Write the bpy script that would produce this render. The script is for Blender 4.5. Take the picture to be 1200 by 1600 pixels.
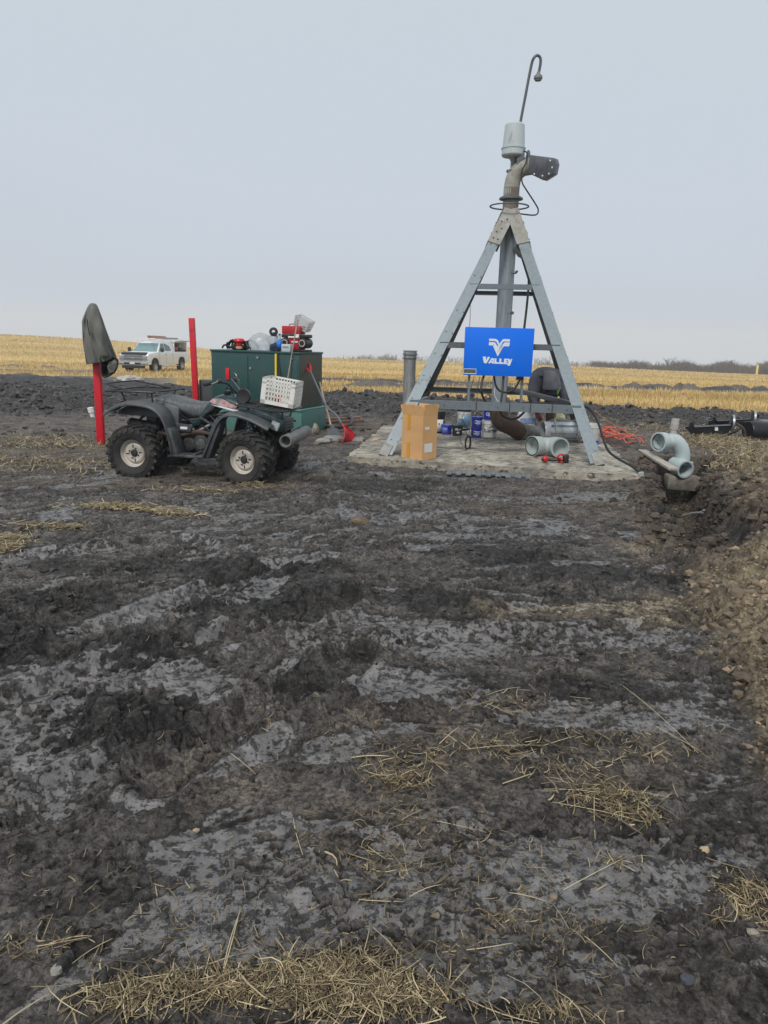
import bpy, bmesh, math, random
import numpy as np
from mathutils import Vector, Matrix, Euler
for o in list(bpy.data.objects): bpy.data.objects.remove(o)
random.seed(7); RNG = np.random.default_rng(11)
S = bpy.context.scene; COL = S.collection
R = math.radians; PI = math.pi

# ---------------------------------------------------------------- camera
FPX = 1155.0; EYE = 1.7; PITCH = math.atan(272/FPX); ROLL = 0.026
cd = bpy.data.cameras.new('camera'); cam = bpy.data.objects.new('camera', cd); COL.objects.link(cam)
cd.sensor_fit = 'VERTICAL'; cd.sensor_height = 24.0; cd.lens = 24.0*FPX/1600.0
cd.clip_start = 0.05; cd.clip_end = 6000
cam.matrix_world = (Matrix.Translation((0, 0, EYE)) @ Euler((PI/2-PITCH, 0, 0)).to_matrix().to_4x4()
                    @ Matrix.Rotation(ROLL, 4, 'Z'))
S.camera = cam
S.render.resolution_x = 768; S.render.resolution_y = 1024

# ---------------------------------------------------------------- sky and sun (overcast)
SUN_EL, SUN_ROT = R(48), R(200)
w = bpy.data.worlds.new('World'); S.world = w; w.use_nodes = True
wn = w.node_tree; wn.nodes.clear(); N = wn.nodes.new; LK = wn.links.new
sky = N('ShaderNodeTexSky'); sky.sky_type = 'NISHITA'; sky.sun_disc = False
sky.sun_elevation = SUN_EL; sky.sun_rotation = SUN_ROT; sky.air_density = 1.0; sky.dust_density = 4.0
bgs = N('ShaderNodeBackground'); bgs.inputs[1].default_value = 0.05; LK(sky.outputs[0], bgs.inputs[0])
tc = N('ShaderNodeTexCoord'); sep = N('ShaderNodeSeparateXYZ'); LK(tc.outputs['Generated'], sep.inputs[0])
mp = N('ShaderNodeMapping'); mp.inputs['Scale'].default_value = (1, 1, 3.2); LK(tc.outputs['Generated'], mp.inputs[0])
nz = N('ShaderNodeTexNoise'); nz.inputs['Scale'].default_value = 1.3; nz.inputs['Detail'].default_value = 4; nz.inputs['Roughness'].default_value = .45
LK(mp.outputs[0], nz.inputs['Vector'])
ad = N('ShaderNodeMath'); ad.operation = 'MULTIPLY_ADD'; ad.inputs[1].default_value = .30; LK(nz.outputs[0], ad.inputs[0]); LK(sep.outputs[2], ad.inputs[2])
cr = N('ShaderNodeValToRGB'); LK(ad.outputs[0], cr.inputs[0])
cr.color_ramp.elements[0].position = .05; cr.color_ramp.elements[0].color = (.55, .595, .65, 1)
cr.color_ramp.elements[1].position = .85; cr.color_ramp.elements[1].color = (.63, .70, .74, 1)
for ps, c in ((.14, (.56, .605, .665, 1)), (.24, (.53, .58, .65, 1)), (.36, (.55, .61, .685, 1)), (.55, (.55, .615, .67, 1))):
    e = cr.color_ramp.elements.new(ps); e.color = c
bgc = N('ShaderNodeBackground'); bgc.inputs[1].default_value = .80; LK(cr.outputs[0], bgc.inputs[0])
mx = N('ShaderNodeMixShader'); mx.inputs[0].default_value = .96; LK(bgs.outputs[0], mx.inputs[1]); LK(bgc.outputs[0], mx.inputs[2])
wo = N('ShaderNodeOutputWorld'); LK(mx.outputs[0], wo.inputs[0])
sl = bpy.data.lights.new('sun', 'SUN'); sl.energy = 1.5; sl.angle = R(10); sl.color = (1, .955, .90)
so = bpy.data.objects.new('sun', sl); COL.objects.link(so)
# nishita: sun_rotation is measured clockwise from +Y
sd = Vector((math.sin(SUN_ROT)*math.cos(SUN_EL), math.cos(SUN_ROT)*math.cos(SUN_EL), math.sin(SUN_EL)))
so.rotation_euler = (-sd).to_track_quat('-Z', 'Y').to_euler()
S.view_settings.view_transform = 'Standard'; S.view_settings.look = 'None'; S.view_settings.exposure = 0.45; S.view_settings.gamma = 1
S.render.engine = 'CYCLES'
S.cycles.volume_bounces = 2

# ---------------------------------------------------------------- pixel <-> world helpers (photo pixels 1200x1600)
_F = np.array([0, math.cos(PITCH), -math.sin(PITCH)]); _U = np.array([0, math.sin(PITCH), math.cos(PITCH)])
def ray(u, v):
    x = (u-600)/FPX; y = (800-v)/FPX; c, s = math.cos(ROLL), math.sin(ROLL)
    a = x*c - y*s; b = x*s + y*c
    return _F + np.array([a, 0, 0]) + b*_U
def G(u, v, z=0.0):
    d = ray(u, v); t = (z-EYE)/d[2]; return Vector((d[0]*t, d[1]*t, z))
def PY(u, v, Y):
    d = ray(u, v); t = Y/d[1]; return Vector((d[0]*t, Y, EYE+d[2]*t))

# ---------------------------------------------------------------- materials
MATS = {}
def material(name, color, rough=.6, metal=0.0, var=.0, vscale=8.0, bump=0.0, bscale=60.0, color2=None, spec=None,
             dirt=None, dscale=3.0, damt=.5, trans=0.0, alpha=1.0, emit=None, stretch=None):
    if name in MATS: return MATS[name]
    m = bpy.data.materials.new(name); m.use_nodes = True; nt = m.node_tree; b = nt.nodes['Principled BSDF']
    nn = nt.nodes.new; lk = nt.links.new
    b.inputs['Roughness'].default_value = rough; b.inputs['Metallic'].default_value = metal
    if spec is not None: b.inputs['Specular IOR Level'].default_value = spec
    if trans: b.inputs['Transmission Weight'].default_value = trans
    if alpha < 1: b.inputs['Alpha'].default_value = alpha
    if emit: b.inputs['Emission Color'].default_value = (*emit[0], 1); b.inputs['Emission Strength'].default_value = emit[1]
    tcn = nn('ShaderNodeTexCoord'); src = tcn.outputs['Object']
    if stretch:
        mpn = nn('ShaderNodeMapping'); mpn.inputs['Scale'].default_value = stretch; lk(src, mpn.inputs[0]); src = mpn.outputs[0]
    c = color if len(color) == 4 else (*color, 1)
    last = None
    if var or color2:
        n = nn('ShaderNodeTexNoise'); n.inputs['Scale'].default_value = vscale; n.inputs['Detail'].default_value = 6; n.inputs['Roughness'].default_value = .65
        lk(src, n.inputs['Vector'])
        r_ = nn('ShaderNodeValToRGB'); r_.color_ramp.elements[0].position = .36; r_.color_ramp.elements[1].position = .64
        c2 = color2 if color2 else tuple(min(1, x*(1+var)) for x in c[:3]); c1 = c[:3] if color2 else tuple(x*(1-var) for x in c[:3])
        r_.color_ramp.elements[0].color = (*c1, 1); r_.color_ramp.elements[1].color = (*c2[:3], 1)
        lk(n.outputs[0], r_.inputs[0]); last = r_.outputs[0]
    if dirt:
        n = nn('ShaderNodeTexNoise'); n.inputs['Scale'].default_value = dscale; n.inputs['Detail'].default_value = 8; n.inputs['Roughness'].default_value = .7
        lk(src, n.inputs['Vector'])
        r_ = nn('ShaderNodeValToRGB'); r_.color_ramp.elements[0].position = .62-.3*damt; r_.color_ramp.elements[1].position = .78-.22*damt
        lk(n.outputs[0], r_.inputs[0])
        mxn = nn('ShaderNodeMix'); mxn.data_type = 'RGBA'
        lk(r_.outputs[0], mxn.inputs[0])
        if last: lk(last, mxn.inputs[6])
        else: mxn.inputs[6].default_value = c
        mxn.inputs[7].default_value = (*dirt, 1); last = mxn.outputs[2]
        rr = nn('ShaderNodeMapRange'); rr.inputs[3].default_value = rough; rr.inputs[4].default_value = max(rough, .85); lk(r_.outputs[0], rr.inputs[0]); lk(rr.outputs[0], b.inputs['Roughness'])
        if metal:
            mm = nn('ShaderNodeMapRange'); mm.inputs[3].default_value = metal; mm.inputs[4].default_value = 0; lk(r_.outputs[0], mm.inputs[0]); lk(mm.outputs[0], b.inputs['Metallic'])
    if last: lk(last, b.inputs['Base Color'])
    else: b.inputs['Base Color'].default_value = c
    if bump:
        n = nn('ShaderNodeTexNoise'); n.inputs['Scale'].default_value = bscale; n.inputs['Detail'].default_value = 5; lk(src, n.inputs['Vector'])
        bp = nn('ShaderNodeBump'); bp.inputs['Strength'].default_value = bump; bp.inputs['Distance'].default_value = .01; lk(n.outputs[0], bp.inputs['Height']); lk(bp.outputs[0], b.inputs['Normal'])
    MATS[name] = m; return m

def tag(o, label=None, cat=None, group=None, kind=None):
    if label: o['label'] = label
    if cat: o['category'] = cat
    if group: o['group'] = group
    if kind: o['kind'] = kind
    return o
def thing(name, label, cat, loc=(0, 0, 0), rz=0.0, group=None, rot=None):
    o = bpy.data.objects.new(name, None); COL.objects.link(o); o.empty_display_size = .1
    o.location = loc; o.rotation_euler = rot if rot else (0, 0, rz)
    return tag(o, label, cat, group)
def copy_tree(o, parent=None):
    c = o.copy(); COL.objects.link(c)
    if parent: c.parent = parent
    for ch in [x for x in bpy.data.objects if x.parent == o and x is not c]: copy_tree(ch, c)
    return c

def frame(a, b, up=(0, 0, 1)):
    a = Vector(a); b = Vector(b); z = (b-a).normalized(); u = Vector(up)
    if abs(z.dot(u)) > .98: u = Vector((1, 0, 0))
    x = u.cross(z).normalized(); y = z.cross(x)
    return Matrix((x, y, z)).transposed().to_4x4(), (b-a).length
class MB:
    def __init__(s, M=None): s.v = []; s.f = []; s.M = M
    def add(s, vs, fs):
        n = len(s.v)
        if s.M is not None: vs = [s.M @ Vector(q) for q in vs]
        s.v += [tuple(q) for q in vs]; s.f += [tuple(i+n for i in f) for f in fs]; return s
    def box(s, c, d, rot=None):
        x, y, z = (q/2 for q in d); vs = [Vector((a*x, b*y, e*z)) for e in (-1, 1) for b in (-1, 1) for a in (-1, 1)]
        if rot is not None:
            if not isinstance(rot, Matrix): rot = Euler(rot).to_matrix()
            vs = [rot.to_3x3() @ q for q in vs]
        c = Vector(c); vs = [q+c for q in vs]
        return s.add(vs, [(0, 2, 3, 1), (4, 5, 7, 6), (0, 1, 5, 4), (2, 6, 7, 3), (0, 4, 6, 2), (1, 3, 7, 5)])
    def bar(s, a, b, wd, ht, up=(0, 0, 1)):
        m, L = frame(a, b, up); a = Vector(a)
        vs = [a + m.to_3x3() @ Vector((x*wd/2, y*ht/2, z)) for z in (0, L) for y in (-1, 1) for x in (-1, 1)]
        return s.add(vs, [(0, 2, 3, 1), (4, 5, 7, 6), (0, 1, 5, 4), (2, 6, 7, 3), (0, 4, 6, 2), (1, 3, 7, 5)])
    def cyl(s, a, b, r0, r1=None, n=20, caps=True):
        r1 = r0 if r1 is None else r1; m, L = frame(a, b); a = Vector(a); m = m.to_3x3(); vs = []
        for z, r in ((0, r0), (L, r1)):
            for i in range(n):
                t = 2*PI*i/n; vs.append(a + m @ Vector((r*math.cos(t), r*math.sin(t), z)))
        fs = [(i, (i+1) % n, n+(i+1) % n, n+i) for i in range(n)]
        if caps: fs += [tuple(range(n))[::-1], tuple(range(n, 2*n))]
        return s.add(vs, fs)
    def tube(s, pts, r, n=8, smooth=3, rs=None):
        P = [Vector(q) for q in pts]
        if smooth and len(P) > 2:
            Q = []
            for i in range(len(P)-1):
                p0 = P[max(i-1, 0)]; p1 = P[i]; p2 = P[i+1]; p3 = P[min(i+2, len(P)-1)]
                for k in range(smooth):
                    t = k/smooth
                    Q.append(.5*((2*p1)+(p2-p0)*t+(2*p0-5*p1+4*p2-p3)*t*t+(3*p1-p0-3*p2+p3)*t**3))
            Q.append(P[-1]); P = Q
        vs = []; nrm = None
        for i, q in enumerate(P):
            d = (P[min(i+1, len(P)-1)]-P[max(i-1, 0)]).normalized()
            if nrm is None: nrm = d.orthogonal().normalized()
            else:
                nrm = nrm - d*nrm.dot(d); nrm = nrm.normalized() if nrm.length > 1e-6 else d.orthogonal().normalized()
            bn = d.cross(nrm); rr = r if rs is None else rs[0]+(rs[1]-rs[0])*i/(len(P)-1)
            for k in range(n):
                t = 2*PI*k/n; vs.append(q+nrm*(rr*math.cos(t))+bn*(rr*math.sin(t)))
        m = len(P); fs = [(i*n+k, i*n+(k+1) % n, (i+1)*n+(k+1) % n, (i+1)*n+k) for i in range(m-1) for k in range(n)]
        fs += [tuple(range(n))[::-1], tuple(range((m-1)*n, m*n))]
        return s.add(vs, fs)
    def lathe(s, prof, a=(0, 0, 0), b=(0, 0, 1), n=28, cap=False):
        m, L = frame(a, b); m = m.to_3x3(); a = Vector(a); vs = []
        for r, z in prof:
            for i in range(n):
                t = 2*PI*i/n; vs.append(a+m @ Vector((r*math.cos(t), r*math.sin(t), z)))
        k = len(prof); fs = [(j*n+i, j*n+(i+1) % n, (j+1)*n+(i+1) % n, (j+1)*n+i) for j in range(k-1) for i in range(n)]
        if cap: fs.append(tuple(range(n))[::-1])
        if cap: fs.append(tuple(range((k-1)*n, k*n)))
        return s.add(vs, fs)
    def prism(s, poly, o, ax, ay, depth):
        """poly in 2D, origin o, axes ax, ay; extruded by vector depth"""
        o, ax, ay, dp = (Vector(q) for q in (o, ax, ay, depth)); n = len(poly)
        vs = [o+ax*p[0]+ay*p[1] for p in poly]; vs += [q+dp for q in vs]
        return s.add(vs, [tuple(range(n))[::-1], tuple(range(n, 2*n))]+[(i, (i+1) % n, n+(i+1) % n, n+i) for i in range(n)])
    def loft(s, rings, cap=True):
        n = len(rings[0]); vs = [q for r_ in rings for q in r_]; k = len(rings)
        fs = [(j*n+i, j*n+(i+1) % n, (j+1)*n+(i+1) % n, (j+1)*n+i) for j in range(k-1) for i in range(n)]
        if cap: fs += [tuple(range(n))[::-1], tuple(range((k-1)*n, k*n))]
        return s.add(vs, fs)
    def ball(s, c, r, sc=(1, 1, 1), n=14, m=9, jit=0):
        c = Vector(c); vs = []
        for j in range(m+1):
            p = PI*j/m
            for i in range(n):
                t = 2*PI*i/n; k = 1+random.uniform(-jit, jit)
                vs.append(c+Vector((r*k*sc[0]*math.sin(p)*math.cos(t), r*k*sc[1]*math.sin(p)*math.sin(t), r*k*sc[2]*math.cos(p))))
        return s.add(vs, [(j*n+i, (j+1)*n+i, (j+1)*n+(i+1) % n, j*n+(i+1) % n) for j in range(m) for i in range(n)])
    def build(s, name, mat, parent=None, bevel=0.0, sharp=.6, seg=2, smooth=True):
        me = bpy.data.meshes.new(name); bm = bmesh.new()
        vs = [bm.verts.new(q) for q in s.v]
        for f in s.f:
            try: bm.faces.new([vs[i] for i in f])
            except ValueError: pass
        bmesh.ops.remove_doubles(bm, verts=bm.verts, dist=1e-5)
        bmesh.ops.recalc_face_normals(bm, faces=bm.faces)
        if bevel:
            es = [e for e in bm.edges if len(e.link_faces) == 2 and e.calc_face_angle(0) > .5]
            if es: bmesh.ops.bevel(bm, geom=es, offset=bevel, segments=seg, affect='EDGES', profile=.5, clamp_overlap=True)
        for e in bm.edges:
            if len(e.link_faces) == 2: e.smooth = e.calc_face_angle(0) < sharp
        for f in bm.faces: f.smooth = smooth
        bm.to_mesh(me); bm.free()
        if mat: me.materials.append(mat)
        o = bpy.data.objects.new(name, me); COL.objects.link(o)
        if parent is not None: o.parent = parent
        return o
def text_obj(name, s, size, M, mat, parent, depth=.001, off=0.0, shear=0.0, space=1.0, align='CENTER'):
    c = bpy.data.curves.new(name, 'FONT'); c.body = s; c.size = size; c.extrude = depth; c.offset = off; c.shear = shear
    c.align_x = align; c.align_y = 'CENTER'; c.space_character = space
    t = bpy.data.objects.new(name+'_tmp', c); COL.objects.link(t); bpy.context.view_layer.update()
    me = bpy.data.meshes.new_from_object(t.evaluated_get(bpy.context.evaluated_depsgraph_get()))
    bpy.data.objects.remove(t); me.transform(M); me.materials.clear(); me.materials.append(mat)
    o = bpy.data.objects.new(name, me); COL.objects.link(o); o.parent = parent; return o
def skin(name, pts, edges, radii, mat, parent, sub=2):
    me = bpy.data.meshes.new(name); me.from_pydata([tuple(p) for p in pts], edges, []); me.materials.append(mat)
    o = bpy.data.objects.new(name, me); COL.objects.link(o); o.parent = parent
    md = o.modifiers.new('skin', 'SKIN'); md.use_smooth_shade = True
    for i, sv in enumerate(me.skin_vertices[0].data):
        r_ = radii[i]; sv.radius = r_ if isinstance(r_, tuple) else (r_, r_)
        sv.use_root = (i == 0)
    sb = o.modifiers.new('sub', 'SUBSURF'); sb.levels = sub; sb.render_levels = sub
    return o
# ---------------------------------------------------------------- noise
def _h(ix, iy, k):
    n = (ix.astype(np.int64)*374761393 + iy.astype(np.int64)*668265263 + k*2147483647) & 0x7fffffff
    n = ((n ^ (n >> 13))*1274126177) & 0x7fffffff
    n = n ^ (n >> 16)
    return (n & 0xffffff)/float(0xffffff)
def vn(x, y, k=0):
    ix = np.floor(x); iy = np.floor(y); fx = x-ix; fy = y-iy
    fx = fx*fx*fx*(fx*(fx*6-15)+10); fy = fy*fy*fy*(fy*(fy*6-15)+10)
    ix = ix.astype(np.int64); iy = iy.astype(np.int64)
    a = _h(ix, iy, k); b = _h(ix+1, iy, k); c = _h(ix, iy+1, k); d = _h(ix+1, iy+1, k)
    return (a+(b-a)*fx+(c-a)*fy+(a-b-c+d)*fx*fy)*2-1
def fbm(x, y, wl, octs=4, k=0, gain=.5, lim=None, ridge=False):
    s = 0; a = 1; tot = 0
    for i in range(octs):
        n = vn(x/wl+17.3*i, y/wl-9.1*i, k+i)
        if ridge: n = 1-2*np.abs(n)
        f = 1 if lim is None else np.clip(wl/(2.5*lim)-.6, 0, 1)
        s = s+a*n*f; tot += a; a *= gain; c, q = math.cos(.6), math.sin(.6); x, y = x*c-y*q, x*q+y*c; wl *= .5
    return s/tot
def worley(x, y, wl, k=0):
    """rounded clods: distance to nearest jittered point, plus its random id"""
    X = x/wl; Y = y/wl; ix = np.floor(X).astype(np.int64); iy = np.floor(Y).astype(np.int64)
    best = np.full(X.shape, 9.0); tilt = np.zeros(X.shape); idv = np.zeros(X.shape)
    for dx in (-1, 0, 1):
        for dy in (-1, 0, 1):
            jx = ix+dx; jy = iy+dy
            px = jx+_h(jx, jy, k)-X; py = jy+_h(jx, jy, k+5)-Y; d = px*px+py*py; r9 = _h(jx, jy, k+9)
            m = d < best; best = np.where(m, d, best); idv = np.where(m, r9, idv); tilt = np.where(m, px*np.cos(r9*40)+py*np.sin(r9*40), tilt)
    return np.sqrt(best), tilt, idv
def ss(a, b, x):
    t = np.clip((x-a)/(b-a), 0, 1); return t*t*(3-2*t)

# ---------------------------------------------------------------- the lie of the land
def vprime(x, y, z):
    """photo row (roll removed) and column at which a land point stood in the photograph's survey of the field"""
    w_ = y*math.cos(PITCH)-(z-EYE)*math.sin(PITCH)
    a = x/w_; b = (y*math.sin(PITCH)+(z-EYE)*math.cos(PITCH))/w_
    return 600+FPX*a, 800-FPX*b
def land(x, y):
    """large-scale terrain: flat site, then falling away to a field whose crest lies about 120 m off"""
    a = np.clip(x/np.maximum(y, 8), -.62, .62)
    u = 600+1.03*FPX*a
    vc = np.interp(u, [0, 150, 300, 450, 600, 900, 1060, 1200], [537.5, 541.5, 550, 559, 560.5, 562.5, 566, 568])
    zc = EYE-(vc-528)*120/FPX
    za = -.0225*np.clip(y-12, 0, None)**1.02*ss(6, 22, y)
    t = ss(40, 120, y)
    z = np.where(y < 40, za, za*(1-t)+zc*t)
    z = np.where(y > 120, zc-(y-120)*.052, z)
    z = np.where(y < 0, 0, z)
    return z
C_SP = [((1062, 742), (1074, 775), (1092, 812))]
TR = [G(1058, 726), G(1075, 775), G(1090, 812), G(1118, 872)]
PADC = [G(543, 723), G(1001, 755), G(938, 690), G(600, 672)]
def seg_dist(x, y, a, b):
    dx, dy = b[0]-a[0], b[1]-a[1]; L = dx*dx+dy*dy
    t = np.clip(((x-a[0])*dx+(y-a[1])*dy)/L, 0, 1)
    return np.hypot(x-a[0]-t*dx, y-a[1]-t*dy), t
# wet wheel smears and black churned patches: (photo column, row, half width m, half depth m, angle)
SMEAR = [(870, 1002, 1.05, .16, .0), (560, 990, .5, .10, .05), (400, 868, .62, .34, -.1), (95, 868, .55, .22, .3), (60, 1190, .42, .30, .6),
         (170, 1020, .5, .10, .5), (330, 1190, .35, .16, .7), (30, 1340, .22, .14, .3), (520, 1190, .3, .12, .1), (640, 1160, .35, .1, .0),
         (790, 1330, .36, .12, -.1), (880, 1380, .30, .1, 0), (330, 1300, .18, .08, .4), (250, 1330, .2, .1, .2), (600, 1420, .28, .08, 0), (480, 1350, .2, .1, .2),
         (150, 1450, .2, .1, .3), (740, 1450, .3, .07, .1), (960, 1320, .3, .1, 0), (1120, 1330, .25, .12, 0), (420, 1540, .2, .05, 0), (1020, 1450, .3, .1, .1),
         (700, 905, .4, .2, 0), (760, 830, 1.0, .25, 0), (560, 800, .6, .2, 0), (1150, 1480, .2, .1, 0), (450, 1080, .4, .14, .8), (220, 1250, .3, .15, .5),
         (640, 700, .5, .2, 0), (150, 1180, .3, .12, .5), (30, 1060, .4, .12, .3), (700, 1060, .6, .1, 0), (980, 880, .3, .2, 0), (960, 1010, .4, .1, 0)]
BLACK = [(190, 1125, .42, .26, .5), (860, 905, .75, .42, 0), (60, 1000, .5, .3, 0), (640, 960, .7, .22, 0), (430, 955, .7, .4, .3), (90, 950, .6, .3, 0),
         (650, 1110, .3, .2, 0), (250, 1010, .4, .25, .4), (500, 1070, .35, .22, .7), (830, 1120, .4, .12, 0), (1000, 760, .5, .6, 0), (560, 760, 1.3, .5, 0),
         (380, 905, .8, .25, 0), (930, 1060, .6, .16, 0), (110, 1100, .3, .12, .4), (700, 860, .9, .2, 0), (200, 900, .6, .2, 0), (980, 910, .4, .2, 0)]
def patches(x, y, lst, wob):
    m = np.zeros(x.shape)
    for (u, v, rx, ry, an) in lst:
        c = G(u, v); dx = x-c.x; dy = y-c.y; ca, sa = math.cos(an), math.sin(an)
        X = (dx*ca+dy*sa)/rx; Y = (-dx*sa+dy*ca)/ry
        m = np.maximum(m, 1-ss(.55, 1.15, np.sqrt(X*X+Y*Y)+wob))
    return m
CID = [None]
def site(x, y, lim):
    """height and soil masks of the ground: returns z, smear, black, brown, tan, stub"""
    z0 = land(x, y); uu, vv = vprime(x, y, z0)
    wx = x+.25*vn(x*1.1, y*1.1, 3)+.07*vn(x*4, y*4, 4); wy = y+.25*vn(x*1.1, y*1.1, 5)+.07*vn(x*4, y*4, 6)
    wob = .38*fbm(x, y, .5, 4, 21)
    # field bands beyond the site (rows of the photograph)
    wv = 2.2*fbm(x, y, 5, 3, 31)+1.2*fbm(x, y, .8, 2, 33)
    V = vv+wv
    e1 = np.interp(uu, [0, 200, 400, 600, 1000, 1200], [601, 600, 600, 608, 606, 607])     # far edge of the churned ground
    e2 = np.interp(uu, [0, 260, 330, 600, 1000, 1200], [603, 612, 616, 618, 633, 636])
    strip = ss(e1-1.2, e1+1.2, V)*(1-ss(e2-1.5, e2+1.5, V))
    ridge = np.interp(uu, [330, 480, 700, 860, 1000, 1200], [597, 598, 599, 597, 599, 598])
    dark_ridge = np.exp(-((vv-ridge-.4*wv)/3.0)**2)*ss(300, 420, uu)*ss(-.35, .1, fbm(x, y, 7, 3, 35)+.25)
    stub = np.clip(1-ss(e1-1.5, e1+1.0, V)+strip*ss(220, 320, uu), 0, 1)*(1-np.clip(dark_ridge*1.3, 0, 1))
    lowl = np.exp(-((vv-(594+wv))/3.2)**2)*(1-ss(330, 400, uu))*ss(.05, .35, fbm(x, y, 4, 3, 36))
    stub = stub*(1-lowl)
    near = 1-ss(16, 30, y)
    # brown dry ground with old straw between site and black tilled band
    k1 = np.interp(uu, [0, 200, 420, 600, 900, 1200], [664, 658, 655, 655, 652, 661])
    k2 = np.interp(uu, [0, 200, 420, 600, 820, 1010, 1200], [800, 775, 750, 690, 690, 860, 905])
    brown = ss(k1-3, k1+8, V)*(1-ss(k2-50, k2+50, V+70*fbm(x, y, 1.2, 4, 41)))
    brown = np.maximum(brown, .75*patches(x, y, [(900, 800, 1.4, .7, 0), (380, 760, .8, .5, 0), (780, 1150, .8, .35, 0), (960, 1190, .5, .3, 0), (700, 1230, .3, .2, 0), (560, 1300, .35, .2, 0), (1000, 1560, .3, .1, 0), (640, 1530, .2, .1, 0), (800, 1480, .2, .08, 0), (470, 1560, .4, .08, 0), (930, 960, .6, .25, 0), (330, 1230, .4, .2, 0)], wob))
    # spoil heap beside the trench, tan clay
    line = np.interp(y, [1.6, G(1200, 1230).y, G(1150, 1110).y, G(1125, 1000).y, G(1030, 900).y, G(1000, 830).y, G(1060, 800).y, G(1130, 770).y, 12.4],
                     [1.75, G(1195, 1230).x, G(1135, 1110).x, G(1120, 1000).x, G(1045, 900).x, G(1015, 830).x, 3.35, 4.25, 4.9])
    hx = x-line+.28*fbm(x, y, .7, 4, 51)
    heap = ss(-.05, .22, hx)*(1-ss(10.5, 12.5, y))
    hh = heap*(.06+.30*ss(.1, 1.1, hx)*ss(2.4, 5.2, y)*(1-ss(8.2, 11.5, y)))*(.75+.5*fbm(x, y, 1.1, 3, 52))
    # trench
    d1, t1 = seg_dist(x, y, TR[0], TR[1]); d2, t2 = seg_dist(x, y, TR[1], TR[2])
    d3, t3 = seg_dist(x, y, TR[2], TR[3]); d = np.minimum(np.minimum(d1, d2), d3+.10); along = np.where(d1 < d2, t1*.4, .4+t2*.3); along = np.where(d3+.10 < np.minimum(d1, d2), .7+.3*t3, along)
    wdt = .38+.13*fbm(x, y, .5, 4, 61)
    tr = (1-ss(wdt*.50, wdt*1.06, d+.06*fbm(x, y, .25, 3, 62)))
    trd = tr*(.56-.12*ss(.3, .7, along)-.36*ss(.7, 1, along)); bl_t = tr*1.0
    # patches
    sm = patches(wx, wy, SMEAR, wob); bl = patches(wx, wy, BLACK, wob*1.3)
    lw = ss(.3, -.9, x) if False else 1-ss(-.9, .3, x)
    ca, sa = math.cos(.85), math.sin(.85); xr, yr = x*ca+y*sa, -x*sa+y*ca
    aA = .5*fbm(xr*.42, yr*1.5, .60, 3, 74)+.5*fbm(xr*.45, yr*1.4, .17, 4, 75, gain=.62); aB = .5*fbm(x*.45, y*1.3, .60, 3, 71)+.5*fbm(x*.5, y*1.2, .17, 4, 72, gain=.62)
    aniso = aA*lw+aB*(1-lw)
    aniso = aniso+.26*sm*ss(0, .3, sm)-.22*bl-.15*brown+.03
    smear = ss(-.01, .085, aniso)*ss(650, 730, vv)*(1-heap)*(1-tr)
    churn = ss(e2-2, e2+2, V)*(1-ss(k1-6, k1+6, V)); black = np.clip(np.maximum(np.maximum(bl, churn), dark_ridge), 0, 1)*(1-heap)
    padd = np.ones(x.shape)
    # --- heights
    h = .05*fbm(x, y, 1.6, 3, 81, lim=lim)
    jx = .018*vn(x*28, y*28, 8); jy = .018*vn(x*28, y*28, 10)
    f1, f2, idc = worley(x+jx*1.6, y+jy*1.6, .095, 90); g1, g2, idd = worley(x+jx, y+jy, .038, 94)
    big1, big2, idb = worley(wx, wy, .30, 97)
    a1 = np.clip(.11/(2.2*lim)-.5, 0, 1); a2 = np.clip(.045/(2.2*lim)-.5, 0, 1)
    dome = lambda f, k: np.sqrt(np.clip(1-(f*k)**2, 0, 1))
    clod = a1*(.026*dome(f1, 1.3)*(.15+idc)+.022*f2*(idc > .3))+a2*(.011*dome(g1, 1.35)*(.15+idd)+.010*g2)+.028*dome(big1, 1.25)*idb**2+.02*big2*(idb > .5)*(1-.6*ss(3, 6, y))
    cid = np.clip(.5+.9*(.5*(idc-.5)*a1+.5*(idd-.5)*a2+.35*(idb-.5)), 0, 1)
    fine = .018*fbm(x, y, .05, 3, 101, lim=lim)+.010*fbm(x, y, .16, 3, 102, lim=lim, ridge=True)
    rough = np.clip(1-smear, 0, 1)
    lift = .6+.55*bl+.75*heap*ss(-.2, .3, fbm(x, y, .5, 2, 114))+.3*heap+.8*churn-.4*brown*(1-heap)
    ctrl = ss(-.35, .35, fbm(x, y, .45, 3, 111))
    patchy = .30+.9*ctrl
    h = h+rough*(clod*1.25*lift*patchy+fine*(.8+.6*heap))+(1-rough)*a2*.016*np.clip(1-g1*1.2, 0, 1)*(idd > .72)*ss(-.1, .3, fbm(x, y, .3, 2, 113))
    smear = smear*(1-.9*(np.clip(1-g1*1.1, 0, 1) > .25)*(idd > .72)*ss(-.1, .3, fbm(x, y, .3, 2, 113)))
    h = h-smear*.010+smear*(.0035*fbm(x*.35, y*2.2, .12, 3, 121, lim=lim)+.006*ss(.2, .45, fbm(x*.5, y*1.4, .22, 4, 122, lim=lim))) 
    # hoof-and-wheel ruts
    for (pa, pb, wd, dp) in (((-40, 1120), (520, 950), .16, .06), ((-40, 1330), (360, 1130), .15, .06), ((480, 1020), (1150, 985), .19, .035), ((250, 1230), (560, 1020), .14, .045), ((100, 1020), (420, 890), .15, .04), ((0, 880), (300, 850), .18, .03), ((300, 850), (560, 880), .16, .02), ((560, 1345), (1180, 1290), .15, .02), ((500, 1430), (1150, 1400), .15, .015)):
        A = G(*pa); B = G(*pb); dd, tt = seg_dist(x+.06*vn(x*1.5, y*1.5, 7), y+.06*vn(x*1.5, y*1.5, 9), A, B)
        L = (B-A).length; s_ = tt*L; m = 1-ss(wd*.7, wd*1.15, dd)
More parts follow.
